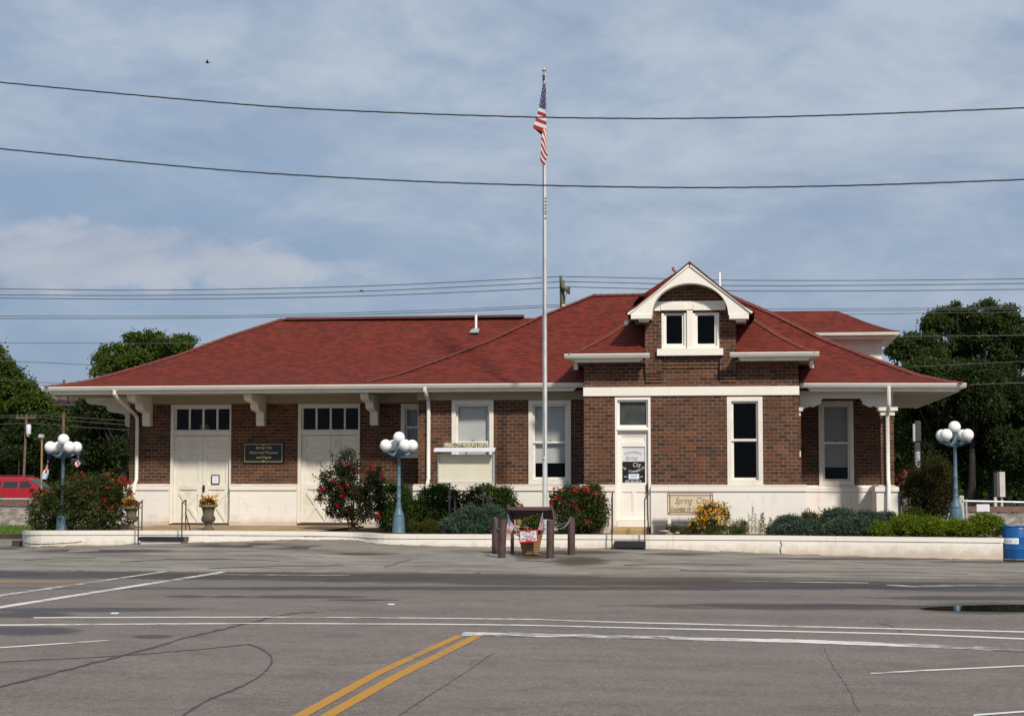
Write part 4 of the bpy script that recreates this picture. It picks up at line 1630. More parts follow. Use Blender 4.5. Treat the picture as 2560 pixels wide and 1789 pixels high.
# lettering on the glass
T = MB()
Yt = Yp + 0.027
def zz(x, y): return (1520 + x / 8.03, 1060 + y / 8.03)
def trect(mbx, s, x0, y0, x1, y1, Y, org, k, **kw):
    A_, B_ = (org[0] + x0 / k, org[1] + y0 / k), (org[0] + x1 / k, org[1] + y1 / k)
    r_ = RC(A_[0], A_[1], B_[0], B_[1], Y)
    mbx.text(s, *r_, Y, **kw)
o8 = (1520, 1060)
def arched(word, mid, half, y0, dy, hw, hh, rr, mat):
    T = MB().mat(mat)
    for i, ch in enumerate(word):
        if ch == ' ': continue
        u = (i - (len(word) - 1) / 2) / ((len(word) - 1) / 2)
        cx, cy = mid + u * half, y0 + u * u * dy
        trect(T, ch, cx - hw, cy - hh, cx + hw, cy + hh, Yt, o8, 8.03, rot=u * rr)
    T.build('lettering', None, door)


arched('CHAMBER', 500, 150, 560, 28, 17, 20, -.3, 'letter_grey')
arched('OF COMMERCE', 510, 200, 950, -80, 15, 20, .45, 'letter_white')
for s_, m__, x0_, y0_, x1_, y1_, kw in (('Spring', 'letter_grey', 345, 640, 600, 735, dict(shear=.35)), ('City', 'letter_white', 505, 765, 665, 885, dict(shear=.35, offset=-.015)),
                                ('MON-', 'letter_white', 322, 1040, 400, 1066, {}), ('-4:00', 'letter_white', 628, 1040, 698, 1066, {}), ('423-365-5210', 'letter_white', 345, 1122, 668, 1165, {})):
    T = MB().mat(m__)
    trect(T, s_, x0_, y0_, x1_, y1_, Yt, o8, 8.03, **kw)
    T.build('lettering', None, door)
h = MB()
ha, hb, hc, hd = RC(1615.5, 1209, 1622, 1232, Yp)
h.bbox(ha, hb, Yp - 0.05, Yp - .002, hc, hd, 0.01)
h.build('handle', 'brown_metal', door)
nt_ = MB()
na, nb, nc, nd = RC(1571, 1183.5, 1598, 1197.5, Yp)
nt_.mat('paper_blue').box(na, nb, Yp + .016, Yp + .02, nc, nd)
nt_.mat('paper').box(na + .012, nb - .01, Yp + .013, Yp + .0155, nc + .012, nd - .012)
nt_.mat('letter_dim')
for k in range(3):
    zq = lerp(nc, nd, .3 + .2 * k)
    nt_.box(na + .04, nb - .05, Yp + .0115, Yp + .0128, zq, zq + .012)
tag(nt_.build('door_notice', None, origin=((na + nb) / 2, Yp, nc)), 'small white card with a blue edge stuck on the black glass of the office door', 'notice')
# doorstep
mb = MB()
a, b, c, d = RC(1534, 1318, 1614, 1336, YB - .5)
mb.bbox(a, b, YB - 1.55, YB - 0.002, FLOOR - .3, DB[2] - .004, 0.02)
tag(mb.build('doorstep', 'stoop_tan', origin=((a + b) / 2, YB - 1, FLOOR - .3)), 'tan concrete doorstep below the white office door', 'step')
# ------------------------------------------------------------------ roofs
HT = [(0, 0), (.07, .030), (.17, .092), (.26, .178), (.375, .29), (.55, .472), (.76, .735), (1, 1)]
TS = [t for t, _ in HT]
hf = lambda t: interp(t, HT)


def slope_rows(e0, e1, r0, r1, n=10):
    """bell-cast roof plane between an eave line e0-e1 and a ridge line r0-r1"""
    rows = []
    for t in TS:
        a = Vector((lerp(e0.x, r0.x, t), lerp(e0.y, r0.y, t), lerp(e0.z, r0.z, hf(t))))
        b = Vector((lerp(e1.x, r1.x, t), lerp(e1.y, r1.y, t), lerp(e1.z, r1.z, hf(t))))
        rows.append((a, b))
    return rows


def add_rows(mbx, rows):
    for (a, b), (c, d) in zip(rows, rows[1:]):
        if (c - d).length < 1e-4:
            mbx.face([a, b, c])
        else:
            mbx.face([a, b, d, c])


YRG = 3.65
YBK = 2 * YRG - YE
zEl, zEm, zEr = P(108, 966.5, YE).z, P(1380, 957.0, YE).z, P(2410, 957.0, YE).z
eL = P(108, 966.5, YE)
eR = P(2411, 957.0, YE)
RL = P(700, 798.5, YRG)
RM = P(1400, 795.5, YRG)
R2 = P(1483, 737.5, YRG)
R3 = P(1812, 731.0, YRG)
eV = P(866, 960.5, YE)


def ez(x):
    return interp(x, [(eL.x, zEl), (eV.x, eV.z), (PX(1380, 957, YE), zEm), (eR.x, zEr)])


mb = MB()
# freight part: front plane runs on under the higher office roof
XM2 = PX(1560, 957, YE)
eM = Vector((XM2, YE, eV.z))
RM2 = Vector((XM2, YRG, RM.z))
add_rows(mb, slope_rows(eL, eM, RL, RM2))
bL, bM_ = Vector((eL.x, YBK, zEl)), Vector((XM2, YBK, eV.z))
add_rows(mb, slope_rows(bM_, bL, RM2, RL))
add_rows(mb, slope_rows(bL, eL, RL, RL))
# office part
bV, bR = Vector((eV.x, YBK, eV.z)), Vector((eR.x, YBK, zEr))
eVb = Vector((eV.x, YE - 0.0, eV.z))
midx = PX(1380, 957, YE)
eMid = Vector((midx, YE, zEm))
front_rows = slope_rows(eVb, eR, R2, R3)
# let the middle of the eave follow the measured line
for i, ((a, b), (c, d)) in enumerate(zip(front_rows, front_rows[1:])):
    t0, t1 = TS[i], TS[i + 1]
    def midp(p, q, t):
        k = (midx - eVb.x) / (eR.x - eVb.x)
        m = p.lerp(q, k)
        m.z += (zEm - lerp(eVb.z, eR.z, k)) * max(0, 1 - t * 5)
        return m
    m0, m1 = midp(a, b, t0), midp(c, d, t1)
    mb.face([a, m0, m1, c])
    mb.face([m0, b, d, m1])
add_rows(mb, slope_rows(bR, bV, R3, R2))
add_rows(mb, slope_rows(eR, bR, R3, R3))
# cheek closing the office roof down on to the freight roof
for i in range(len(front_rows) - 1):
    a, c = front_rows[i][0], front_rows[i + 1][0]
    za_, zc2 = lerp(eV.z, RM.z, hf(TS[i])) - .02, lerp(eV.z, RM.z, hf(TS[i + 1])) - .02
    mb.face([a, c, Vector((c.x, c.y, zc2)), Vector((a.x, a.y, za_))])
for i in range(len(front_rows) - 1):
    a, c = bV.lerp(R2, TS[i]), bV.lerp(R2, TS[i + 1])
    a.z, c.z = lerp(eV.z, R2.z, hf(TS[i])), lerp(eV.z, R2.z, hf(TS[i + 1]))
    za_, zc2 = lerp(eV.z, RM.z, hf(TS[i])) - .02, lerp(eV.z, RM.z, hf(TS[i + 1])) - .02
    mb.face([c, a, Vector((a.x, a.y, za_)), Vector((c.x, c.y, zc2))])
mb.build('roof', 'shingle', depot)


def capline(pts, w, th, name='ridge_cap', mat='ridge_cap_red', lift=0.02):
    """row of overlapping cap shingles along a hip or ridge"""
    m_ = MB()
    L = []
    pts = [Vector(p) for p in pts]
    for a, b in zip(pts, pts[1:]):
        n = max(1, int((b - a).length / 0.22))
        for k in range(n):
            L.append((a.lerp(b, k / n), a.lerp(b, (k + 1.15) / n)))
    for a, b in L:
        d = (b - a).normalized()
        s_ = d.cross(Vector((0, 0, 1))).normalized() * w
        u = Vector((0, 0, lift))
        dn = Vector((0, 0, -th))
        up2 = Vector((0, 0, 0.012))
        m_.face([a + s_ + dn + u, a + u, b + u + up2, b + s_ + dn + u + up2])
        m_.face([a + u, a - s_ + dn + u, b - s_ + dn + u + up2, b + u + up2])
        m_.face([b + s_ + dn + u + up2, b + u + up2, b + u - up2, b + s_ + dn + u - up2])
        m_.face([b + u + up2, b - s_ + dn + u + up2, b - s_ + dn + u - up2, b + u - up2])
    return m_.build(name, mat, depot)


hipL = [r[0] for r in slope_rows(eL, eM, RL, RM2)]
hipR = [r[1] for r in front_rows]
hipV = [r[0] for r in front_rows]
capline(hipL, 0.15, 0.05)
capline(hipR[::-1][::-1], 0.15, 0.05)
capline(hipV[1:], 0.12, 0.03)
capline([R2, R3], 0.14, 0.07)
# raised ridge vent on the freight ridge
ra, rb = P(715, 796, YRG), P(1309, 794.5, YRG)
m_ = MB()
m_.prism([(YRG - .2, ra.z - .06), (YRG - .2, ra.z - 0.03), (YRG, ra.z + 0.03), (YRG + .2, ra.z - 0.03), (YRG + .2, ra.z - .06)], 'x', ra.x, rb.x)
m_.build('ridge_vent', 'ridge_dark', depot)
capline([RL, Vector((ra.x, YRG, RL.z))], 0.14, 0.06)


# ---- gutters, fascias, soffit
def gutter_run(pts, name='gutter'):
    """pts: eave points from left to right; ogee gutter in front of the roof edge, fascia below and behind"""
    g_ = MB()
    prof = [(0.10, -0.02), (-0.005, -0.02), (-0.03, -0.005), (-0.035, -0.03), (-0.02, -0.045), (0.0, -0.085), (0.025, -0.115), (0.10, -0.12)]
    for a, b in zip(pts, pts[1:]):
        n = len(prof)
        va = [(a.x, a.y + p[0], a.z + p[1]) for p in prof]
        vb = [(b.x, b.y + p[0], b.z + p[1]) for p in prof]
        g_.mesh(va + vb, [(i, (i + 1) % n, n + (i + 1) % n, n + i)[::-1] for i in range(n)] + [tuple(range(n)), tuple(range(n, 2 * n))[::-1]])
    g_.build(name, 'gutter_white', depot)
    f_ = MB()
    for a, b in zip(pts, pts[1:]):
        i0 = 0.26 if a is pts[0] else 0
        i1 = 0.26 if b is pts[-1] else 0
        f_.mesh([(a.x + i0, a.y + .11, a.z - .20), (b.x - i1, b.y + .11, b.z - .20), (b.x - i1, b.y + .17, b.z - .20), (a.x + i0, a.y + .17, a.z - .20),
                 (a.x + i0 * .4, a.y + .11, a.z - .02), (b.x - i1 * .4, b.y + .11, b.z - .02), (b.x - i1 * .4, b.y + .17, b.z - .02), (a.x + i0 * .4, a.y + .17, a.z - .02)],
                [(0, 3, 2, 1), (4, 5, 6, 7), (0, 1, 5, 4), (1, 2, 6, 5), (2, 3, 7, 6), (3, 0, 4, 7)])
    f_.build('fascia', 'trim', depot)


xg = PX(1459, 957, YE)
gl = [Vector((eL.x - 0.05, YE, zEl)), Vector((eV.x, YE, eV.z)), Vector((xg, YE, zEm + 0.004))]
gutter_run(gl)
gr = [Vector((PX(1999, 957, YE), YE, ez(PX(1999, 957, YE)))), Vector((eR.x + 0.05, YE, zEr))]
gutter_run(gr)
# end gutters / fascias of the hip ends
for (x, z, s_) in ((eL.x, zEl, -1), (eR.x, zEr, 1)):
    mb = MB()
    mb.box(x - s_ * 0.17, x - s_ * 0.11, YE + .171, YBK - .1, z - .20, z - .02)
    mb.box(x - s_ * 0.109, x + s_ * 0.03, YE + .05, YBK - .05, z - .115, z - .02)
    mb.build('end_fascia', 'trim', depot)
mb = MB()
mb.box(eL.x + .2, eR.x - .2, YBK - .17, YBK - .11, zEl - .2, zEl - .02)
mb.build('end_fascia', 'trim', depot)
mb = MB()
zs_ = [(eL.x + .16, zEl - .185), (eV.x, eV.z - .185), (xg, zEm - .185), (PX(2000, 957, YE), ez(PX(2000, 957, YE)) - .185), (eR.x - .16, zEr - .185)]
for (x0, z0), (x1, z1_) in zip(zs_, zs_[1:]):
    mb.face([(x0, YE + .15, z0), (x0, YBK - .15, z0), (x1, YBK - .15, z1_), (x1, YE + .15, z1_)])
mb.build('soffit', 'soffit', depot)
# frieze boards under the soffit
zfF = PZ(700, 1008.5, YF)
mb = MB()
for (x0, x1) in ((Xl - .02, Xc),):
    mb.box(x0, x1, YF - 0.045, YF - 0.001, zfF, PZ(700, 988, YF))
mb.box(Xl - .045, Xl - .021, YF - .04, YBACK, zfF, PZ(700, 988, YF))
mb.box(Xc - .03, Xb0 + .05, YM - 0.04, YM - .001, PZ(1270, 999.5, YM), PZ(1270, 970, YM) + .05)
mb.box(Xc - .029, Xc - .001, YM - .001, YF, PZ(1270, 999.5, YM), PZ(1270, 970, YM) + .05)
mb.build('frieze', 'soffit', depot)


# ---- stepped eave brackets
def bracket_profile():
    z0 = zEl - .19
    H = z0 - PZ(366, 1066, YF)
    pts = [(0, 0), (0, -H)]
    def arc(y0, z0_, y1, z1_, n=4):
        out = []
        for k in range(n + 1):
            t = k / n * math.pi / 2
            out.append((lerp(y0, y1, math.sin(t)), lerp(z0_, z1_, 1 - math.cos(t))))
        return out
    pts += [(-.17, -H)] + arc(-.17, -H + .0, -.24, -H * .80) + [(-.24, -H * .55)]
    pts += [(-.30, -H * .56)] + arc(-.52, -H * .52, -.80, -H * .36) + [(-.80, -H * .27)]
    pts += [(-.86, -H * .28)] + arc(-1.15, -H * .24, -1.42, -H * .10) + [(-1.42, 0)]
    return pts, z0


bp, bz0 = bracket_profile()
for px in (377, 661, 945):
    x = PX(px, 1040, YF - .1)
    m_ = MB()
    m_.prism([(YF + y - .002, bz0 + z) for y, z in bp], 'x', x - 0.19, x + 0.02)
    m_.build('bracket', 'trim', depot)
for yy in (0.35, 2.6, 4.9):
    m_ = MB()
    m_.prism([(Xl + y * 0.95, bz0 + z) for y, z in bp], 'y', yy - .1, yy + .11)
    m_.build('bracket', 'trim', depot)

# ---- downspouts
def spout(pts, r=0.05, name='downspout'):
    m_ = MB()
    m_.tube(pts, r, 8)
    return m_.build(name, 'gutter_white', depot, smooth=True)


def pp(px, py, Y):
    return P(px, py, Y)


spout([pp(286, 976, YE + .02), pp(286, 984, YE + .02), pp(290, 991, YE + .12), pp(338, 1036, YF - .12), pp(343, 1045, YF - .07), pp(342.5, 1110, YF - .07), pp(341, 1198, YF - .07), pp(336, 1213, YF - .2), pp(333, 1240, YF - .2), pp(333, 1300, YF - .22)])
spout([pp(1062, 968, YE + .02), pp(1062, 976, YE + .02), pp(1065, 984, YE + .1), pp(1070.5, 1000, YM - .08), pp(1071.5, 1020, YM - .07), pp(1071, 1196, YM - .07), pp(1068, 1212, YM - .19), pp(1068, 1310, YM - .2)])
spout([pp(2221.5, 964, YE + .02), pp(2222, 1008, YE + .04), pp(2222, 1016, YE + .08), pp(2219, 1034, YP - .11), pp(2218.5, 1042, YP - .07), pp(2220.5, 1196, YP - .07), pp(2222, 1213, YP - .19), pp(2222, 1300, YP - .19)])

# ---- bay roof with its own gutter, interrupted by the wall dormer
eB0, eB1 = P(1415, 882.5, YBE), P(2044, 880.0, YBE)
zB = (eB0.z + eB1.z) / 2
eB0.z = eB1.z = zB
tB0, tB1 = P(1592, 792, YBE + 2.3), P(1868, 791, YBE + 2.3)
tB0.z = tB1.z = (tB0.z + tB1.z) / 2
mb = MB()
YD = YB - 0.10
dx0, dx1 = PX(1612.5, 850, YD), PX(1840, 850, YD)
bay_rows = slope_rows(eB0, eB1, tB0, tB1)
for (a, b), (c, d) in zip(bay_rows, bay_rows[1:]):
    mb.face([a, Vector((dx0, a.y, a.z)), Vector((dx0, c.y, c.z)), c])
    mb.face([Vector((dx1, b.y, b.z)), b, d, Vector((dx1, d.y, d.z))])
back0, back1 = Vector((eB0.x, 1.2, zB)), Vector((eB1.x, 1.2, zB))
kb0, kb1 = Vector((tB0.x, 2.5, tB0.z)), Vector((tB1.x, 2.5, tB1.z))
add_rows(mb, slope_rows(back0, eB0, kb0, tB0))
add_rows(mb, slope_rows(eB1, back1, tB1, kb1))
mb.face([tB0, tB1, kb1, kb0])
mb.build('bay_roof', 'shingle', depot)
bh0 = [r[0] for r in slope_rows(eB0, eB1, tB0, tB1)]
bh1 = [r[1] for r in slope_rows(eB0, eB1, tB0, tB1)]
capline(bh0, 0.10, 0.03)
capline(bh1, 0.10, 0.03)
gx0, gx1 = PX(1624, 884, YBE), PX(1825, 882, YBE)
gutter_run([Vector((eB0.x - .04, YBE, zB)), Vector((gx0, YBE, zB))])
gutter_run([Vector((gx1, YBE, zB)), Vector((eB1.x + .04, YBE, zB))])
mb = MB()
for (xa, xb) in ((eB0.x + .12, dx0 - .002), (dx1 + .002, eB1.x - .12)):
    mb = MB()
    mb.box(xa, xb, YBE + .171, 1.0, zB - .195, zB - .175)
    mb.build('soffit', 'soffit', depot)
for s_, e in ((1, eB0.x), (-1, eB1.x)):
    mb = MB()
    mb.box(e + s_ * .11, e + s_ * .17, YBE + .171, .8, zB - .2, zB - .02)
    mb.box(e - s_ * .03, e + s_ * .109, YBE + .05, .8, zB - .115, zB - .02)
    mb.build('end_fascia', 'trim', depot)
mb = MB()
for e in (PX(1440, 912, YBE + .6), PX(2029, 915, YBE + .6)):
    mb = MB()
    mb.box(e - .05, e + .05, YBE + .5, YBE + .62, PZ(1440, 924, YBE + .6), zB - .185)
    mb.build('gutter_outlet', 'gutter_white', depot)

# ------------------------------------------------------------------ wall dormer with arched gable board
apex = P(1723.7, 657.5, YD - .42)
tipL, tipR = P(1568, 782.5, YD - .42), P(1882.5, 780.0, YD - .42)
zt_ = (tipL.z + tipR.z) / 2
tipL.z = tipR.z = zt_
Dw1 = RC(1654, 776, 1717, 871, YD)
Dw2 = RC(1732, 776, 1798, 871, YD)
mb = MB()
zlow = PZ(1726, 926, YD)
zh = PZ(1726, 782, YD)
ox0, ox1 = PX(1654, 850, YD), PX(1799, 850, YD)
# two brick piers with corbelled feet and the wall between them
wall_face(mb, dx0, ox0, zlow, zh, YD)
wall_face(mb, ox1, dx1, zlow, zh, YD)
wall_face(mb, ox0, ox1, PZ(1726, 890, YD), zh, YD + .001, [Dw1, Dw2])
# gable triangle
mb.face([(dx0, YD, zh), (dx1, YD, zh), (apex.x, YD, apex.z - 0.12)])
side(mb, dx0, YD, 2.2, PZ(1726, 900, YD), zh + .0, -1)
side(mb, dx1, YD, 2.2, PZ(1726, 900, YD), zh + .0, 1)
for (a, b) in ((dx0, ox0), (ox1, dx1)):
    side(mb, a, YD, YB, zlow, PZ(1726, 898, YD), -1)
    side(mb, b, YD, YB, zlow, PZ(1726, 898, YD), 1)
mb.build('dormer_wall', 'brick', depot)
# corbel courses
mb = MB()
zA = zlow
for k in range(4):
    z0_ = PZ(1726, 926 + 7.6 * (k + 1), YB)
    z1_ = PZ(1726, 926 + 7.6 * k, YB)
    pr = 0.10 - 0.024 * k
    for (a, b) in ((dx0, ox0), (ox1, dx1)):
        mb.box(a + .002, b - .002, YB - pr, YB + .01, z0_ + .012, z1_ - .001)
for k in range(4):
    z1_ = PZ(1726, 889.5 + 8.2 * k, YB)
    z0_ = PZ(1726, 889.5 + 8.2 * (k + 1), YB)
    mb.box(ox0 + .004, ox1 - .004, YB - 0.095 + 0.022 * k, YB + .01, z0_ + .022, z1_)
    mb.box(ox0 + .004, ox1 - .004, YB - 0.070 + 0.022 * k, YB + .009, z0_, z0_ + .022)
mb.build('corbel_course', 'brick', depot)
# lintel, mullion, sill
mb = MB()
l = RC(1636, 753, 1814, 776, YD)
mb.box(l[0], l[1], YD - .05, YD + .02, l[2], l[3])
for q in (RC(1652, 761, 1716, 775.5, YD), RC(1733, 761, 1798, 775.5, YD)):
    mb.box(q[0], q[1], YD - .07, YD - .051, q[2], q[3])
mm = RC(1717.5, 774, 1732, 876, YD)
mb.box(mm[0], mm[1], YD - .05, YD + .1, mm[2], mm[3])
mb.build('lintel', 'band_white', depot)
mb = MB()
q = RC(1643, 871.5, 1808, 888.5, YD)
mb.box(q[0], q[1], YD - .10, YD + .08, q[2], q[3])
mb.build('dormer_sill', 'band_white', depot)
for (o_, gx) in ((Dw1, (1664, 1709)), (Dw2, (1743, 1788))):
    a, b, c, d = o_
    m_ = MB()
    casing(m_, (a, b, c, d), YD, 0.06, 0.0, 0.14)
    w_ = m_.build('dormer_window', 'band_white', depot)
    s = MB()
    sash(s, a + .06, b - .06, c + .066, d - .06, YD + .05, 0.055)
    s.build('sash', 'band_white', w_)
    pane(a + .1, b - .1, c + .1, d - .1, YD + .07, w_)
    room(a + .06, b - .06, c + .06, d - .06, YD + .15, w_)
# gable board with the arch cut out of it
YG = YD - .42
mb = MB()
n = 30
cxa = PX(1724.5, 740, YG)
aL, aR = PX(1630, 786, YG), PX(1820.5, 786, YG)
base = PZ(1726, 788, YG)
top = PZ(1726, 707.5, YG)
inn_, out_ = [], []
tl, tr = Vector((PX(1574, 785, YG), YG, PZ(1574, 786, YG))), Vector((PX(1876, 783, YG), YG, PZ(1876, 784, YG)))
for k in range(n + 1):
    th = math.pi * (1 - k / n)
    hw = (aR - aL) / 2
    inn_.append(((aL + aR) / 2 + hw * math.cos(th), base + (top - base) * math.sin(th) ** 0.92))
    u = k / n
    if u <= .5:
        # slide along the left rake
        v = min(1, u * 2) ** 0.9
        out_.append((lerp(tl.x, apex.x, v), lerp(tl.z, apex.z - .03, v)))
    else:
        v = min(1, (1 - u) * 2) ** 0.9
        out_.append((lerp(tr.x, apex.x, v), lerp(tr.z, apex.z - .03, v)))
for k in range(n):
    for Yq, fl in ((YG, False), (YG + .06, True)):
        q = [(inn_[k][0], Yq, inn_[k][1]), (inn_[k + 1][0], Yq, inn_[k + 1][1]), (out_[k + 1][0], Yq, out_[k + 1][1]), (out_[k][0], Yq, out_[k][1])]
        mb.face(q[::-1] if fl else q)
    mb.face([(inn_[k][0], YG, inn_[k][1]), (inn_[k][0], YG + .42, inn_[k][1]), (inn_[k + 1][0], YG + .42, inn_[k + 1][1]), (inn_[k + 1][0], YG, inn_[k + 1][1])])
mb.build('gable_board', 'band_white', depot)
for (xa, xb) in ((1577.5, 1629), (1823, 1872)):
    mb = MB()
    r_ = RC(xa, 785.5, xb, 796.5, YG)
    mb.box(r_[0], r_[1], YG - .02, YG + .42, r_[2], r_[3])
    e = 0.06
    mb.box(r_[0] + (r_[1] - r_[0]) * .55 - .1, r_[0] + (r_[1] - r_[0]) * .55 + .14, YG + .12, YG + .42, r_[2] - .06, r_[2] - .002)
    # boxed eave running back along the side of the dormer
    if xa < 1700:
        mb.box(r_[0] + .06, dx0 - .002, YG + .421, 1.6, r_[2], r_[3] - .01)
    else:
        mb.box(dx1 + .002, r_[1] - .06, YG + .421, 1.6, r_[2], r_[3] - .01)
    mb.build('eave_return', 'band_white', depot)
# dormer roof: two slabs, a thin white rake moulding on the front edge
mb = MB()
th = 0.04
yb_ = 2.9
for tip in (tipL, tipR):
    s_ = -1 if tip is tipL else 1
    # bell-cast tip
    pts_ = [(apex.x, apex.z), (lerp(apex.x, tip.x, .55), lerp(apex.z, tip.z, .575)), (lerp(apex.x, tip.x, .85), lerp(apex.z, tip.z, .875)), (tip.x + s_ * .04, tip.z - .0)]
    for (xa, za), (xb, zb) in zip(pts_, pts_[1:]):
        A_ = [(xa, YG - .05, za), (xb, YG - .05, zb), (xb, yb_, zb), (xa, yb_, za)]
        B_ = [(x, y, z + th) for x, y, z in A_]
        if s_ < 0:
            mb.mesh(A_ + B_, [(0, 1, 2, 3), (7, 6, 5, 4), (4, 5, 1, 0), (5, 6, 2, 1), (6, 7, 3, 2)])
        else:
            mb.mesh(A_ + B_, [(3, 2, 1, 0), (4, 5, 6, 7), (0, 1, 5, 4), (1, 2, 6, 5), (2, 3, 7, 6)])
# the wider cross gable behind the dormer, whose left slope shows past the board
k0, k1 = P(1598, 741, 1.6), P(1705, 670, 1.6)
kx = PX(1740, 700, 1.6)
mb.face([k0, Vector((k1.x, 1.6, k1.z)), Vector((k1.x, 3.4, k1.z)), Vector((k0.x - .3, 3.4, k0.z - .05))][::-1])
mb.face([k1, Vector((2 * k1.x - k0.x, 1.6, k0.z)), Vector((2 * k1.x - k0.x, 3.4, k0.z)), Vector((k1.x, 3.4, k1.z))][::-1])
mb.face([k0, Vector((2 * k1.x - k0.x, 1.6, k0.z)), k1])
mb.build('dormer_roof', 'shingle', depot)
mb = MB()
for tip, s_ in ((tipL, -1), (tipR, 1)):
    d = Vector((tip.x - apex.x, 0, tip.z - apex.z))
    nn_ = Vector((-d.z, 0, d.x)).normalized() * (0.05 if s_ < 0 else -0.05)
    if nn_.z > 0: nn_ = -nn_
    A_ = [apex, tip, tip + nn_, apex + nn_]
    mb.prism([(p.x, p.z - .004) for p in A_], 'y', YG - .035, YG - .001)
mb.build('rake_moulding', 'band_white', depot)
# ridge finial
fp = P(1688, 678, 1.6)
m_ = MB()
m_.tube([fp + Vector((0.02, 0, -.12)), fp + Vector((0, 0, 0)), fp + Vector((-.05, 0, .03)), fp + Vector((-.07, 0, .08)), fp + Vector((-.03, 0, .1))], 0.035, 8)
m_.build('finial', 'terracotta', depot, smooth=True)

# ------------------------------------------------------------------ small hipped roof of the trackside bay, beyond the right hip
Yq = 5.2
wx0, wx1 = PX(1990, 870, Yq), PX(2205, 870, Yq)
mb = MB()
zb0 = PZ(2150, 900, Yq) - 1.2
mb.box(wx0, wx1, Yq, 7.4, zb0, PZ(2150, 843, 4.7))
mb.build('rear_bay_wall', 'trim', depot)
ea, eb = P(1960, 829.5, 4.62), P(2251.5, 826.8, 4.62)
zq = (ea.z + eb.z) / 2 - .0
ea.z = eb.z = zq
ra_, rb_ = P(1900, 778, 6.35), P(2090, 776.5, 6.35)
ra_.z = rb_.z
mb = MB()
add_rows(mb, slope_rows(ea, eb, ra_, rb_))
ec, ed = Vector((eb.x, 8.05, zq)), Vector((ea.x, 8.05, zq))
add_rows(mb, slope_rows(eb, ec, rb_, rb_))
add_rows(mb, slope_rows(ec, ed, rb_, ra_))
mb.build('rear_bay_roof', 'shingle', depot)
mb = MB()
mb.box(ea.x, eb.x - .16, 4.80, 4.87, zq - .20, zq - .11)
mb.mesh([(ea.x, 4.66, zq - .105), (eb.x - .06, 4.66, zq - .105), (eb.x - .02, 4.64, zq - .01), (ea.x, 4.64, zq - .01), (ea.x, 4.86, zq - .105), (eb.x - .06, 4.86, zq - .105), (eb.x - .02, 4.86, zq - .01), (ea.x, 4.86, zq - .01)],
        [(0, 1, 2, 3), (0, 4, 5, 1), (1, 5, 6, 2), (3, 2, 6, 7)])
mb.box(eb.x - .2, eb.x - .12, 4.871, 7.9, zq - .2, zq - .01)
mb.box(wx1, eb.x - .201, 4.871, 7.9, zq - .195, zq - .17)
mb.box(ea.x, wx1 - .001, 4.871, Yq - .001, zq - .195, zq - .17)
mb.build('rear_bay_fascia', 'trim', depot)

# plumbing vents through the roof
for (px, y0, y1, Y, fl) in ((1190, 786, 825, 2.6, True), (1799, 680.5, 740, 4.6, False)):
    a, b = P(px, y1, Y), P(px, y0, Y)
    m_ = MB()
    m_.tube([Vector((b.x, Y, a.z - .25)), Vector((b.x, Y, b.z))], 0.036, 12)
    v_ = m_.build('vent_pipe', 'pvc_white', depot, smooth=True)
    if fl:
        m_ = MB()
        q0, q1, q2, q3 = RC(1178, 825, 1201, 833.5, Y)
        m_.face([(q0, Y - .33, q2), (q1, Y - .33, q2), (q1 - .02, Y - .03, q3 + .045), (q0 + .02, Y - .03, q3 + .045)])
        m_.build('flashing', 'flash_grey', v_)
# ------------------------------------------------------------------ things fixed to or hung on the depot
# plaque between the freight doors
a, b, c, d = RC(608.4, 1105.7, 708.8, 1158, YF - .05)
plq = thing('wall_plaque', ((a + b) / 2, YF - .04, c), 'black museum plaque with gold script lettering on the brick between the freight doors', 'sign')
m_ = MB()
m_.bbox(a, b, YF - .05, YF - .004, c, d, .012)
m_.build('board', 'sign_black', plq)
m_ = MB()
k, og = 17.83, (600, 1090)
r_ = RC(og[0] + 200 / k, og[1] + 345 / k, og[0] + 1885 / k, og[1] + 1140 / k, YF - .05)
w_ = .012
m_.mat('gold')
for q in ((r_[0], r_[1], r_[3] - w_, r_[3]), (r_[0], r_[1], r_[2], r_[2] + w_), (r_[0], r_[0] + w_, r_[2] + w_, r_[3] - w_), (r_[1] - w_, r_[1], r_[2] + w_, r_[3] - w_)):
    m_.box(q[0], q[1], YF - .0535, YF - .0505, q[2], q[3])
xm = (r_[0] + r_[1]) / 2
m_.prism([(xm - .05, r_[2] + .004), (xm + .05, r_[2] + .004), (xm + .03, r_[2] + .025), (xm, r_[2] + .034), (xm - .03, r_[2] + .025)], 'y', YF - .0545, YF - .0536)
m_.prism([(xm - .06, r_[3] - .002), (xm, r_[3] - .02), (xm + .06, r_[3] - .002), (xm + .05, r_[3] - .015), (xm, r_[3] - .04), (xm - .05, r_[3] - .015)], 'y', YF - .0545, YF - .0536)
m_.build('border', None, plq)
for s_, x0_, y0_, x1_, y1_ in (('Spring City', 700, 440, 1440, 600), ('Historical Museum', 405, 655, 1680, 785), ('and Depot', 725, 865, 1400, 1030)):
    m_ = MB()
    m_.mat('gold')
    trect(m_, s_, x0_, y0_, x1_, y1_, YF - .0535, og, k, shear=.35, offset=.006)
    m_.build('lettering', None, plq)
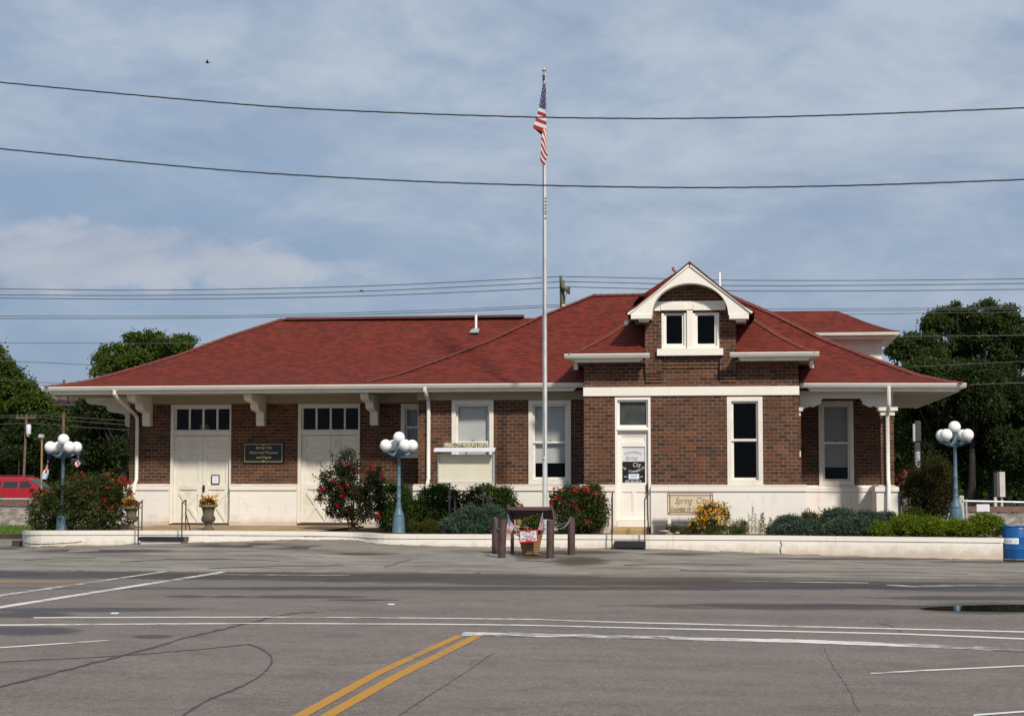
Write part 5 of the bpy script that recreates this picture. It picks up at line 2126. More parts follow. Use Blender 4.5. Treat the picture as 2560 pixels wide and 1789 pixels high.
# framed notice on the left freight door
a, b, c, d = RC(529, 1186, 549, 1209.6, YF + .05)
nf = thing('framed_notice', ((a + b) / 2, YF + .05, c), 'white paper notice in a thin dark frame hung on a cream freight door', 'notice')
m_ = MB()
w_ = .022
for q in ((a, b, d - w_, d), (a, b, c, c + w_), (a, a + w_, c + w_, d - w_), (b - w_, b, c + w_, d - w_)):
    m_.box(q[0], q[1], YF + .03, YF + .053, q[2], q[3])
m_.build('frame', 'brown_metal', nf)
m_ = MB()
m_.mat('paper').box(a + w_, b - w_, YF + .042, YF + .05, c + w_, d - w_)
m_.mat('letter_dim')
for kq in (.68, .6, .42, .3):
    zq_ = lerp(c, d, kq)
    m_.box(a + .07, b - .07, YF + .0405, YF + .0418, zq_, zq_ + .007)
m_.build('sheet', None, nf)
# white shade glimpsed behind the transom of the first freight door
q = RC(495.5, 1062, 520, 1074.5, YF + .4)
m_ = MB()
m_.lathe([(.14, 0), (.145, .02), (.115, .15), (.11, .15)], Vector(((q[0] + q[1]) / 2, YF + .55, q[2])), 16)
tag(m_.build('table_lamp', 'blind_dim', origin=Vector(((q[0] + q[1]) / 2, YF + .55, q[2])), smooth=True), 'pale lamp shade glimpsed through the transom above the framed notice', 'lamp')
# twin floodlight under the dormer eave
p = P(1580, 807, YD - .05)
fl = thing('flood_light', p, 'small white twin floodlight under the eave of the arched dormer', 'light')
m_ = MB()
m_.tube([p + Vector((0, 0, .12)), p + Vector((0, 0, .04))], .02, 8)
m_.tube([p + Vector((-.09, -.0, .045)), p + Vector((.09, 0, .045))], .018, 8)
m_.build('arm', 'brown_metal', fl, smooth=True)
for s_ in (-1, 1):
    m_ = MB()
    q = p + Vector((s_ * .09, -.02, .02))
    m_.tube([q + Vector((0, .03, .03)), q + Vector((s_ * .03, -.08, -.01)), q + Vector((s_ * .05, -.13, -.03))], [.025, .05, .06], 10)
    m_.build('lamp_head', 'sign_pale' if s_ < 0 else 'brown_metal', fl, smooth=True)
# small white bracket plate on the porch side of the bay
p = P(2000.5, 1136, YP - .03)
m_ = MB()
m_.box(p.x - .015, p.x + .015, YP - .05, YP - .022, PZ(2000, 1142, YP), PZ(2000, 1127, YP))
m_.build('wall_tag', 'trim', depot)

# ------------------------------------------------------------------ street lamps with five globes
def street_lamp(cx, ybase, Y, k, rot, label, worn=False, zb=None):
    """k: scale of the lamp; local coordinates are metres from the foot"""
    p = P(cx, ybase, Y)
    if zb is not None: p.z = zb
    L_ = thing('street_lamp', p, label, 'street lamp', 'blue five-globe street lamps in front of the depot')
    mat_ = 'lamp_blue_worn' if worn else 'lamp_blue'
    H = 2.37 * k
    m_ = MB()
    pr = [(.165, 0), (.165, .03), (.155, .05), (.150, .22), (.140, .36), (.128, .40), (.132, .415), (.132, .44), (.115, .46), (.110, .48), (.085, .55), (.068, .62), (.062, .66), (.066, .68), (.066, .70), (.056, .72)]
    m_.lathe([(r * k, z * k) for r, z in pr], p, 20)
    m_.build('base', mat_, L_, smooth=True)
    m_ = MB()
    pr = [(.054, .72), (.051, .84), (.055, .85), (.055, .87), (.049, .88), (.048, 1.12), (.051, 1.13), (.051, 1.145), (.045, 1.155), (.040, 1.80), (.048, 1.81), (.048, 1.85), (.055, 1.87), (.060, 1.93), (.060, 2.02), (.050, 2.05), (.046, 2.12), (.052, 2.14), (.040, 2.18)]
    m_.lathe([(r * k, z * k) for r, z in pr], p, 18)
    m_.build('pole', mat_, L_, smooth=True)
    RA = .35 * k
    gr = .145 * k
    for q in range(4):
        t = rot + q * math.pi / 2
        d = Vector((math.cos(t), math.sin(t), 0))
        m_ = MB()
        pts = [p + d * .04 * k + Vector((0, 0, 1.97 * k)), p + d * .12 * k + Vector((0, 0, 1.90 * k)), p + d * .2 * k + Vector((0, 0, 1.885 * k)), p + d * .28 * k + Vector((0, 0, 1.93 * k)), p + d * RA + Vector((0, 0, 1.945 * k))]
        m_.tube(pts, [.032 * k, .026 * k, .026 * k, .028 * k, .03 * k], 8)
        m_.lathe([(.03 * k, 1.915 * k), (.055 * k, 1.93 * k), (.085 * k, 1.955 * k), (.09 * k, 1.975 * k), (.075 * k, 1.985 * k)], p + d * RA, 14)
        m_.tube([p + d * .08 * k + Vector((0, 0, 1.86 * k)), p + d * .18 * k + Vector((0, 0, 1.86 * k)), p + d * .24 * k + Vector((0, 0, 1.91 * k))], .014 * k, 6)
        m_.build('arm', mat_, L_, smooth=True)
        m_ = MB()
        m_.sphere(p + d * RA + Vector((0, 0, 1.975 * k + gr * .96)), gr, 24, 16)
        m_.build('globe', 'globe_white', L_, smooth=True)
    m_ = MB()
    m_.sphere(p + Vector((0, 0, 2.165 * k + gr * .97)), gr, 24, 16)
    m_.build('globe', 'globe_white', L_, smooth=True)
    return L_


lamp_a = street_lamp(155, 1322, -3.0, 1.0, R(46), 'blue five-globe street lamp rising through the red rose bush, hung with flag ribbons', True, zb=FLOOR - .06)
lamp_b = street_lamp(996.5, 1331.5, -3.6, 1.0, R(36), 'blue five-globe street lamp beside the red crape myrtle and the hedge')
lamp_c = street_lamp(2390.5, 1312, -2.6, 1.01, R(-40), 'blue five-globe street lamp standing among the bright green shrubs')

# twisted patriotic ribbons on the left lamp
def ribbon_flag(x0, y0, x1, y1, w, tail, label):
    a, b = P(x0, y0, -3.15), P(x1, y1, -3.15)
    m_ = MB()
    n = 14
    for i in range(n):
        t0, t1 = i / n, (i + 1) / n
        tw = lambda t: t * 3.6 + .5
        def edge(t, s_):
            c_ = a.lerp(b, t)
            return c_ + Vector((math.cos(tw(t)) * w * s_, math.sin(tw(t)) * w * s_ * .8, 0))
        for j in range(3):
            s0, s1 = -1 + 2 * j / 3, -1 + 2 * (j + 1) / 3
            if t0 < .25: mt = 'flag_blue'
            elif tail and t0 > .72: mt = 'flag_white' if j % 2 else 'paper_blue'
            else: mt = 'flag_red' if (j + i // 3) % 2 == 0 else 'flag_white'
            m_.mat(mt).face([edge(t0, s0), edge(t0, s1), edge(t1, s1), edge(t1, s0)])
    return tag(m_.build('flag_ribbon', None, origin=b), label, 'flag', 'flag ribbons on the street lamp in the rose bush')


ribbon_flag(125, 1132, 111, 1197, .075, True, 'longer twisted stars and stripes ribbon with a pale tail, on the rose bush lamp')
ribbon_flag(198, 1131, 193, 1166, .07, False, 'shorter twisted stars and stripes ribbon without a tail, on the rose bush lamp')

# ------------------------------------------------------------------ flagpole and flag
YPL = -3.35
pb, pt = P(1362.5, 1320, YPL), P(1360.2, 186, YPL)
fpole = thing('flagpole', Vector((pb.x, YPL, FLOOR - .1)), 'tall tapering aluminium flagpole with a ball on top in front of the depot', 'flagpole')
m_ = MB()
m_.tube([Vector((pb.x, YPL, FLOOR - .1)), Vector((pb.x, YPL, 4.2)), Vector((pt.x, YPL, pt.z))], [.062, .056, .046], 16)
m_.build('pole', 'aluminium', fpole, smooth=True)
m_ = MB()
m_.tube([pt + Vector((0, 0, -.01)), pt + Vector((0, 0, .05))], .022, 8)
m_.sphere(pt + Vector((0, 0, .11)), .058, 20, 12)
m_.build('ball', 'steel_ball', fpole, smooth=True)
m_ = MB()
m_.bbox(pt.x - .03, pt.x + .03, YPL - .085, YPL - .04, pt.z - .16, pt.z - .02, .008)
m_.tube([pt + Vector((0.0, -.07, -.1)), Vector((pt.x, YPL - .085, 4)), Vector((pb.x, YPL - .075, 2.3))], .006, 6)
m_.build('halyard', 'brown_metal', fpole)
m_ = MB()
for y in (495, 503, 512, 520, 528, 534, 545):
    q = P(1363, y, YPL - .06)
    m_.box(q.x - .01, q.x + .028, YPL - .062, YPL - .04, q.z - .012, q.z + .012)
m_.build('scuff_mark', 'brown_metal', fpole)
q = P(1361, 1146, YPL)
m_ = MB()
m_.sphere(Vector((q.x, YPL - .06, q.z)), .032, 10, 8)
m_.build('cleat', 'galvanised', fpole, smooth=True)


def drooping_flag():
    """stars and stripes hanging limp: cloth folded in zigzag columns, s along the fly, t down the hoist"""
    fz = lambda x, y, dy: P(1300 + x / 4.0125, 150 + y / 4.0125, YPL + dy)
    S_ = [0, .20, .41, .72, 1.0]
    Cn = [[fz(252, 205, -.055), fz(262, 505, -.06), fz(244, 770, -.055)],
          [fz(232, 262, -.10), fz(186, 476, -.13), fz(124, 680, -.17)],
          [fz(262, 290, -.13), fz(268, 505, -.18), fz(264, 730, -.21)],
          [fz(263, 540, -.17), fz(214, 800, -.24), fz(196, 1000, -.24)],
          [fz(268, 810, -.20), fz(284, 925, -.29), fz(246, 1062, -.28)]]
    NS, NT_ = 72, 52

    def cat(p0, p1, p2, p3, t):
        return .5 * ((2 * p1) + (p2 - p0) * t + (2 * p0 - 5 * p1 + 4 * p2 - p3) * t * t + (3 * p1 - p0 - 3 * p2 + p3) * t ** 3)

    def colp(i, t):
        c_ = Cn[i]
        m = 7 / 13
        return c_[0].lerp(c_[1], t / m) if t < m else c_[1].lerp(c_[2], (t - m) / (1 - m))

    def pos(s, t):
        i = 0
        while i < 3 and s > S_[i + 1]:
            i += 1
        u = (s - S_[i]) / (S_[i + 1] - S_[i])
        u = lerp(u, u * u * (3 - 2 * u), .6)
        p = colp(i, t).lerp(colp(i + 1, t), u)
        p.x += .010 * math.sin(23 * s + 4 * t)
        p.y += .020 * math.sin(17 * s + 7 * t)
        return p
    top = Cn[0][0].z
    m_ = MB()
    for i in range(NS):
        for j in range(NT_):
            s0, s1, t0, t1 = i / NS, (i + 1) / NS, j / NT_, (j + 1) / NT_
            sm, tm = (s0 + s1) / 2, (t0 + t1) / 2
            stripe = int(tm * 13)
            if sm < .4 and tm < 7 / 13:
                mt = 'flag_blue'
            else:
                mt = 'flag_red' if stripe % 2 == 0 else 'flag_white'
            m_.mat(mt).face([pos(s0, t0), pos(s0, t1), pos(s1, t1), pos(s1, t0)])
    m_.mat('flag_white')
    for r in range(9):
        nst = 6 if r % 2 == 0 else 5
        for c_ in range(nst):
            s = .4 * ((c_ + .5) / 6 if nst == 6 else (c_ + 1) / 6)
            t = 7 / 13 * (r + .5) / 9
            ce = pos(s, t)
            du, dv = (pos(s + .01, t) - ce), (pos(s, t + .01) - ce)
            if du.length < 1e-6 or dv.length < 1e-6: continue
            du, dv = du.normalized(), dv.normalized()
            nrm = du.cross(dv).normalized()
            for sg in (1, -1):
                pts = []
                for q in range(10):
                    a_ = math.pi / 2 + q * math.pi / 5
                    rr = .014 if q % 2 == 0 else .006
                    pts.append(ce + du * rr * math.cos(a_) - dv * rr * math.sin(a_) + nrm * .006 * sg)
                m_.face(pts if sg > 0 else pts[::-1])
    o = m_.build('flag', None, origin=Vector((pt.x, YPL, top - 2.2)), smooth=True)
    return tag(o, 'large stars and stripes flag hanging limp at the top of the flagpole', 'flag')


drooping_flag()

# ------------------------------------------------------------------ message board on posts
YS = -3.1
sg = thing('message_board', P(1165, 1325, YS), 'blank cream message board on two dark posts with a museum name plate above it', 'sign')
a, b, c, d = RC(1094.6, 1135.5, 1235, 1207, YS)
m_ = MB()
w_ = .028
for q in ((a, b, d - w_, d), (a, b, c, c + w_), (a, a + w_, c + w_, d - w_), (b - w_, b, c + w_, d - w_)):
    m_.box(q[0], q[1], YS - .03, YS + .16, q[2], q[3])
m_.build('frame', 'galvanised', sg)
m_ = MB()
m_.box(a + w_, b - w_, YS + .012, YS + .15, c + w_, d - w_)
m_.build('panel', 'board_cream', sg)
for (x0_, x1_) in ((1121, 1125), (1205.5, 1209.5)):
    q = RC(x0_, 1207, x1_, 1330, YS)
    m_ = MB()
    m_.box(q[0], q[1], YS + .03, YS + .08, FLOOR - .3, c)
    m_.box(q[0] + .07, q[1] + .08, YS + .4, YS + .45, FLOOR - .3, c - .3)
    m_.build('post', 'black_metal', sg)
a2, b2, c2, d2 = RC(1089.5, 1119.5, 1240.5, 1129, YS)
m_ = MB()
m_.prism([(YS - .28, c2), (YS - .26, c2 - .002), (YS - .1, d2 - .01), (YS + .05, d2), (YS - .12, d2 + .004), (YS - .28, d2 - .03)], 'x', a2, b2)
m_.build('light_trough', 'sign_pale', sg)
m_ = MB()
for x in (a + .02, (a + b) / 2, b - .04):
    m_.box(x, x + .018, YS - .02, YS + .02, d, d2 - .02)
m_.build('bracket', 'black_metal', sg)
a3, b3, c3, d3 = RC(1109.5, 1106, 1220.5, 1119, YS + .02)
m_ = MB()
m_.mat('letter_cream').bbox(a3, b3, YS + .0, YS + .04, c3, d3, .01)
m_.mat('plate_olive').box(a3 + .008, b3 - .008, YS - .004, YS - .0005, c3 + .006, d3 - .006)
m_.build('name_plate', None, sg)
m_ = MB()
m_.mat('letter_cream')
trect(m_, 'SPRING CITY MUSEUM & DEPOT', 277, 246, 1245, 333, YS - .009, (1080, 1080), 8.918, offset=.0)
m_.build('lettering', None, sg)

# ------------------------------------------------------------------ chamber of commerce sign
YC = -3.05
o10, k10 = (1640, 1200), 10.03
a, b, c, d = RC(1668.4, 1231.4, 1782.6, 1286.7, YC)
cs = thing('wooden_sign', P(1673, 1330, YC), 'tan sign with maroon border and lettering on a white post, half behind yellow flowers', 'sign')
m_ = MB()
m_.mat('sign_maroon').bbox(a, b, YC - .02, YC + .02, c, d, .008)
m_.mat('sign_pink').box(a + .02, b - .02, YC - .024, YC - .0205, c + .02, d - .02)
m_.mat('sign_maroon').box(a + .05, b - .05, YC - .0275, YC - .0245, c + .05, d - .05)
m_.mat('sign_tan').box(a + .072, b - .072, YC - .031, YC - .028, c + .072, d - .072)
m_.mat('sign_maroon')
for xx in (a + .05, b - .05):
    for zz_ in (c + .05, d - .05):
        m_.sphere((xx, YC - .026, zz_), .018, 8, 6)
m_.build('board', None, cs)
m_ = MB()
m_.mat('sign_maroon')
trect(m_, 'Spring', 480, 425, 920, 640, YC - .034, o10, k10, shear=.4, offset=-.012)
trect(m_, 'City', 1020, 425, 1310, 625, YC - .034, o10, k10, shear=.4, offset=-.012)
m_.build('lettering', None, cs)
m_ = MB()
m_.mat('sign_maroon')
for s_, x0_, x1_, y0_ in (('C', 372, 418, 668), ('HAMBER', 428, 742, 690), ('O', 782, 832, 668), ('F', 842, 880, 690), ('C', 922, 968, 668), ('OMMERCE', 980, 1330, 690)):
    trect(m_, s_, x0_, y0_, x1_, 775, YC - .034, o10, k10)
m_.build('lettering', None, cs)
q = RC(1669.5, 1287, 1677.5, 1330, YC)
m_ = MB()
m_.box(q[0], q[1], YC - .03, YC + .05, FLOOR - .3, c - .001)
qb = b - (q[1] - q[0]) - (q[0] - a)
m_.box(qb, qb + q[1] - q[0], YC - .03, YC + .05, FLOOR - .3, c - .001)
m_.build('post', 'trim', cs)

# ------------------------------------------------------------------ bollards, chain, exhibit panel and planter on the apron
def bollard(xl, xr, yt, yb, lean, label):
    p = A((xl + xr) / 2, yb)
    top = P((xl + xr) / 2, yt, p.y)
    r = (P(xr, yb, p.y).x - P(xl, yb, p.y).x) / 2
    h = top.z - p.z
    m_ = MB()
    m_.tube([p + Vector((0, r * .9, -.1)), p + Vector((0, r * .9, 0)), p + Vector((lean, r * .9, h - .015)), p + Vector((lean, r * .9, h))], [r * 1.0, r, r * .99, r * .93], 18)
    o = m_.build('bollard', 'bollard_wood', origin=p + Vector((0, r * .9, 0)), smooth=True)
    tag(o, label, 'bollard', 'brown wooden bollards round the exhibit panel')
    return p + Vector((lean, r * .9, h)), r


b1, br1 = bollard(1228.5, 1246.5, 1294, 1383, 0, 'brown wooden bollard half hidden behind the leaning one')
b2, br2 = bollard(1243.5, 1262.5, 1298.5, 1394, .03, 'leaning brown wooden bollard beside the small flag and the potted plant')
b3, br3 = bollard(1364.5, 1384, 1299, 1395, 0.01, 'brown wooden bollard standing before the exhibit panel, between pot and chain')
b4, br4 = bollard(1418, 1437, 1294, 1387, 0, 'brown wooden bollard standing apart in front of the rose bush')


def chain(a, b, sag, label):
    m_ = MB()
    L_ = (b - a).length
    n = max(8, int(L_ / .045))
    pts = []
    for i in range(n + 1):
        t = i / n
        p = a.lerp(b, t)
        p.z -= sag * 4 * t * (1 - t)
        pts.append(p)
    for i in range(n):
        p, q = pts[i], pts[i + 1]
        c_ = (p + q) / 2
        d = (q - p).normalized()
        s_ = d.cross(Vector((0, 0, 1)) if i % 2 else Vector((0.3, 1, 0))).normalized()
        loop = []
        for k_ in range(9):
            t = 2 * math.pi * k_ / 8
            loop.append(c_ + d * .034 * math.cos(t) + s_ * .017 * math.sin(t))
        m_.tube(loop, .0055, 5, cap=False)
    return tag(m_.build('chain', 'chain_steel', origin=pts[n // 2], smooth=True), label, 'chain', 'chains slung between the brown bollards')


up_ = Vector((0, 0, .03))
chain(b1 + Vector((0, -br1, .02)), b2 + Vector((0, 0, -.06)), .22, 'steel chain sagging from the hidden bollard to the leaning one')
chain(b3 + Vector((0, 0, 0.0)), b4 + Vector((0, 0, .02)), .22, 'steel chain sagging to the bollard in front of the rose bush')
chain(b1 + Vector((br1, 0, -.1)), b4 + Vector((-br4, 0, -.1)), .16, 'long steel chain hanging behind the potted plant')

# tilted exhibit panel seen from behind and below
pA = A(1285, 1384)
Yx = pA.y
ex = thing('exhibit_panel', Vector((PX(1330, 1384, Yx), Yx, pA.z)), 'maroon wayside exhibit panel on two posts, its tilted underside facing the road', 'sign')
a, b, zlo, zhi = RC(1279, 1271, 1379, 1302, Yx)
ztop = PZ(1330, 1266, Yx - .35)
m_ = MB()
yl, yh = Yx + .38, Yx - .38
m_.mat('exhibit_brown')
pr = [(yh, ztop), (yh, ztop - .075), (yh + .04, ztop - .085), (yl, zlo + .03), (yl, zlo + .12)]
m_.prism(pr, 'x', a, b)
m_.build('panel', None, ex)
for (x0_, x1_) in ((a - .045, a - .001), (b + .001, b + .055)):
    m_ = MB()
    m_.prism([(yh - .03, ztop + .05), (yh - .03, ztop - .06), (Yx - .05, ztop - .42), (Yx + .09, ztop - .42), (yl + .03, zlo + .02), (yl + .03, zlo + .14)], 'x', x0_, x1_)
    m_.build('side_frame', 'exhibit_brown', ex)
for (x0_, x1_) in ((a - .02, a + .05), (b - .04, b + .04)):
    m_ = MB()
    m_.box(x0_, x1_, Yx - .04, Yx + .05, pA.z - .05, ztop - .3)
    m_.build('post', 'exhibit_brown', ex)

# wicker pattern pot with a plant, the little sign and two hand flags stuck in it
pp_ = A(1323, 1388.5)
pot_r = (PX(1353.5, 1345, pp_.y) - PX(1292.5, 1345, pp_.y)) / 2
hp = PZ(1323, 1335, pp_.y) - pp_.z
pc = Vector((pp_.x, pp_.y + .22, pp_.z))
pot = thing('plant_pot', pc, 'brown wicker pattern flower pot standing between the brown bollards', 'pot')
m_ = MB()
prof = []
for i in range(18):
    t = i / 17
    r = lerp(.58, .90, t ** .8) * pot_r
    prof.append((r, hp * .05 + hp * .78 * t))
m_.lathe([(pot_r * .45, 0), (pot_r * .52, hp * .01), (pot_r * .52, hp * .05)] + prof, pc, 28)
m_.build('body', 'pot_wicker', pot, smooth=True)
m_ = MB()
m_.lathe([(pot_r * .88, hp * .83), (pot_r * .97, hp * .85), (pot_r, hp * .90), (pot_r, hp * .96), (pot_r * .96, hp), (pot_r * .86, hp), (pot_r * .84, hp * .9), (.01, hp * .9)], pc, 28)
m_.build('rim', 'pot_rim', pot, smooth=True)
ring = MB()
# woven relief: little lozenges round the body
for row in range(8):
    t = (row + .5) / 8
    r = lerp(.58, .90, t ** .8) * pot_r + .002
    zq_ = pc.z + hp * .05 + hp * .78 * t
    for q in range(26):
        th_ = 2 * math.pi * (q + .5 * (row % 2)) / 26
        d = Vector((math.cos(th_), math.sin(th_), 0))
        tn = Vector((-math.sin(th_), math.cos(th_), 0)) * .022
        c_ = pc + d * r
        c_.z = zq_
        ring.face([c_ - tn, c_ - Vector((0, 0, .032)) + d * -.002, c_ + d * .014, c_ + Vector((0, 0, .032))])
        ring.face([c_ + tn, c_ + Vector((0, 0, .032)), c_ + d * .014, c_ - Vector((0, 0, .032)) + d * -.002])
ring.build('wicker_relief', 'pot_wicker_light', pot)
Yn = pp_.y - .17
kc, oc = 7.296, (1200, 1220)
cx0, cx1, cz0, cz1 = RC(1297.6, 1324.5, 1344.6, 1355.0, Yn)
rt = R(3.2)
ccx, ccz = (cx0 + cx1) / 2, (cz0 + cz1) / 2


def rot_pts(pts):
    return [(ccx + (x - ccx) * math.cos(rt) - (z - ccz) * math.sin(rt), y, ccz + (x - ccx) * math.sin(rt) + (z - ccz) * math.cos(rt)) for x, y, z in pts]


cw = thing('hand_made_sign', Vector((ccx, Yn, cz0)), 'red bordered white sign reading civil war trails, tilted on the wicker pot', 'sign')
m_ = MB()
m_.mat('sign_red').bbox(cx0, cx1, Yn, Yn + .02, cz0, cz1, .004)
m_.mat('sign_pale')
bw = .028
m_.prism([(cx0 + bw, cz0 + bw), (ccx - .07, cz0 + bw), (ccx - .05, cz0 + bw + .02), (ccx + .05, cz0 + bw + .02), (ccx + .07, cz0 + bw), (cx1 - bw, cz0 + bw),
          (cx1 - bw, cz1 - bw), (ccx + .07, cz1 - bw), (ccx + .05, cz1 - bw - .02), (ccx - .05, cz1 - bw - .02), (ccx - .07, cz1 - bw), (cx0 + bw, cz1 - bw)], 'y', Yn - .004, Yn - .001)
m_.v = rot_pts(m_.v)
m_.build('board', None, cw)
m_ = MB()
hh = cz1 - cz0
ww = cx1 - cx0
for s_, m__, u0, u1, v0, v1 in (('CIVIL WAR', 'letter_dim', .13, .87, .64, .83), ('TRAILS', 'letter_blue', .26, .76, .42, .58), ('SPARTANS', 'letter_red', .13, .88, .19, .37)):
    m_ = MB()
    m_.mat(m__).text(s_, cx0 + ww * u0, cx0 + ww * u1, cz0 + hh * v0, cz0 + hh * v1, Yn - .008, offset=.008)
    m_.v = rot_pts(m_.v)
    m_.build('lettering', None, cw)


def hand_flag(stick0, stick1, quad, label):
    """small stick flag; quad: photo corners hoist-top, hoist-bottom, fly-bottom, fly-top"""
    Yh = pp_.y - .03
    a, b = P(*stick0, Yh), P(*stick1, Yh)
    t_ = thing('hand_flag', b, label, 'flag', 'small stick flags in the wicker pot')
    m_ = MB()
    m_.tube([a, b], .006, 6)
    m_.build('stick', 'concrete_pale', t_)
    c4 = [P(*q, Yh - .01) for q in quad]
    m_ = MB()
    ns, nt2 = 20, 13
    def pos(s, t):
        p = c4[0].lerp(c4[3], s).lerp(c4[1].lerp(c4[2], s), t)
        p.y += .035 * math.sin(s * 9 + t * 2) * s - .01
        return p
    for i in range(ns):
        for j in range(nt2):
            mt = 'flag_blue' if (i / ns < .4 and j < 7) else ('flag_red' if j % 2 == 0 else 'flag_white')
            if mt == 'flag_blue' and i % 2 == 1 and j % 2 == 1: mt = 'flag_white'
            m_.mat(mt).face([pos(i / ns, j / nt2), pos(i / ns, (j + 1) / nt2), pos((i + 1) / ns, (j + 1) / nt2), pos((i + 1) / ns, j / nt2)])
    m_.build('cloth', None, t_, smooth=True)
    return t_


hand_flag((1268.5, 1286), (1294, 1334), [(1270, 1288), (1286.5, 1316), (1272, 1347), (1264, 1342)], 'small stick flag drooping beside the leaning bollard')
hand_flag((1357, 1281), (1345, 1326), [(1356.5, 1286), (1347, 1325), (1361, 1326), (1360.5, 1300)], 'small stick flag hanging in front of the exhibit panel')

# ------------------------------------------------------------------ handrails and steps
def handrail(px_f, yt_f, px_b, yt_b, Yf, Yb, label, brace=None):
    f0 = P(px_f, yt_f, Yf)
    b0 = P(px_b, yt_b, Yb)
    gz = zap(f0.x, Yf)
    t_ = thing('handrail', Vector((f0.x, Yf, gz)), label, 'handrail', 'thin iron handrails at the steps')
    m_ = MB()
    m_.tube([Vector((f0.x, Yf, gz - .1)), f0], .016, 6)
    m_.build('post', 'iron_rail', t_)
    m_ = MB()
    m_.tube([Vector((b0.x, Yb, FLOOR - .3)), b0], .016, 6)
    m_.build('post', 'iron_rail', t_)
    m_ = MB()
    m_.tube([f0 + Vector((0, -.01, 0)), b0 + Vector((0, .01, 0))], .018, 6)
    m_.build('top_rail', 'iron_rail', t_)
    if brace:
        c_ = P(*brace, Yb + .5)
        m_ = MB()
        m_.tube([b0.lerp(Vector((b0.x, Yb, FLOOR)), .45), Vector((c_.x, Yb + .5, FLOOR - .1))], .014, 6)
        m_.build('brace', 'iron_rail', t_)


def step(px0, px1, yt, yb, Y, label, mat='iron_rail'):
    a, b, c, d = RC(px0, yt, px1, yb, Y)
    t_ = thing('step', Vector(((a + b) / 2, Y + .15, zap((a + b) / 2, Y))), label, 'step')
    m_ = MB()
    m_.bbox(a, b, Y, Y + .4, c, d, .012)
    m_.build('tread', 'black_metal', t_)
    m_ = MB()
    m_.box(a + .05, b - .05, Y + .05, Y + .38, zap((a + b) / 2, Y) - .05, c - .002)
    m_.build('riser', mat, t_)


step(345, 459.5, 1341.5, 1351.5, -4.15, 'dark iron step below the freight doors, between two thin handrails', 'concrete_pale')
step(1535, 1613, 1352, 1369, -4.62, 'black mat covered step below the white office door')
handrail(346.5, 1264, 355.5, 1250, -4.1, -3.55, 'thin iron handrail beside the urn of dark red flowers')
handrail(455.5, 1257, 465, 1249.5, -4.1, -3.55, 'braced thin iron handrail between the two stone urns', (478, 1325))
handrail(1529.5, 1250, 1531, 1230, -4.55, -4.0, 'thin iron handrail at the office steps on the rose bush side')
handrail(1611.5, 1249, 1619.5, 1233, -4.55, -4.0, 'thin iron handrail below the dark handle of the office door', (1622, 1325))

# ------------------------------------------------------------------ stone urns
def urn(px, yb, yt, wpx, Y, label):
    p = P(px, yb, Y)
    r = (PX(px + wpx / 2, yt, Y) - PX(px - wpx / 2, yt, Y)) / 2
    h = PZ(px, yt, Y) - p.z
    t_ = thing('stone_urn', p, label, 'urn', 'classical stone urns by the freight doors')
    m_ = MB()
    pr = [(.66, 0), (.66, .05), (.50, .09), (.34, .15), (.30, .20), (.36, .25), (.36, .27), (.48, .30), (.62, .36), (.68, .44), (.64, .52), (.58, .555), (.60, .57), (.56, .60), (.58, .72), (.66, .84), (.78, .90)]
    m_.lathe([(a * r, b * h) for a, b in pr], p, 24)
    # gadroon ribs round the bowl
    for q in range(16):
        th_ = 2 * math.pi * q / 16
        pts = [p + Vector((math.cos(th_) * a * r, math.sin(th_) * a * r, b * h)) for a, b in ((.48, .30), (.63, .36), (.695, .44), (.64, .53))]
        m_.tube(pts, .016, 5)
    m_.build('bowl', 'stone_urn', t_, smooth=True)
    m_ = MB()
    m_.lathe([(.78 * r, .90 * h), (.95 * r, .92 * h), (r, .95 * h), (r, h), (.9 * r, h), (.86 * r, .94 * h), (.01, .94 * h)], p, 24)
    m_.build('rim', 'rim_olive', t_, smooth=True)
    return p, r, h


u1 = urn(328, 1318.5, 1266, 43, -2.6, 'stone urn of dark red flowers beside the rose bush')
u2 = urn(520.5, 1323.5, 1261, 46, -2.7, 'stone urn of orange and yellow flowers before a cream freight door')

# ------------------------------------------------------------------ blue drum
q = RC(2507, 1313, 2581, 1397, -4.1)
bx, brd = (q[0] + q[1]) / 2, (q[1] - q[0]) / 2
bz = zap(bx, -4.1)
dr = thing('plastic_drum', Vector((bx, -4.0, bz)), 'bright blue plastic drum at the square end of the white wall', 'barrel')
H = PZ(2544, 1314, -4.1) - bz
m_ = MB()
pr = [(.90, 0), (.97, .02), (.985, .06), (.985, .30), (1.0, .32), (1.0, .35), (.985, .37), (.985, .64), (1.0, .66), (1.0, .69), (.985, .71), (.985, .93), (.955, .955), (.98, .97), (.98, .995), (.94, 1.0), (.92, .97), (.01, .965)]
m_.lathe([(a * brd, b * H) for a, b in pr], (bx, -4.0, bz), 40)
m_.build('body', 'barrel_blue', dr, smooth=True)
m_ = MB()
l0, l1, lz0, lz1 = RC(2513, 1343.5, 2546.5, 1359, -4.3)
n = 8
m_.mat('paper')
def arcp(x, off):
    return -4.0 - math.sqrt(max(0, (brd * .985 + off) ** 2 - (x - bx) ** 2))
for i in range(n):
    xa, xb = lerp(l0, l1, i / n), lerp(l0, l1, (i + 1) / n)
    m_.mat('paper').face([(xa, arcp(xa, .004), lz0), (xb, arcp(xb, .004), lz0), (xb, arcp(xb, .004), lz1), (xa, arcp(xa, .004), lz1)])
    if i in (0, 1, 2, 3, 6):
        zz_ = lerp(lz0, lz1, .35)
        m_.mat('letter_dim').face([(xa, arcp(xa, .008), zz_), (xb, arcp(xb, .008), zz_), (xb, arcp(xb, .008), zz_ + .018), (xa, arcp(xa, .008), zz_ + .018)])
m_.build('paper_label', None, dr)
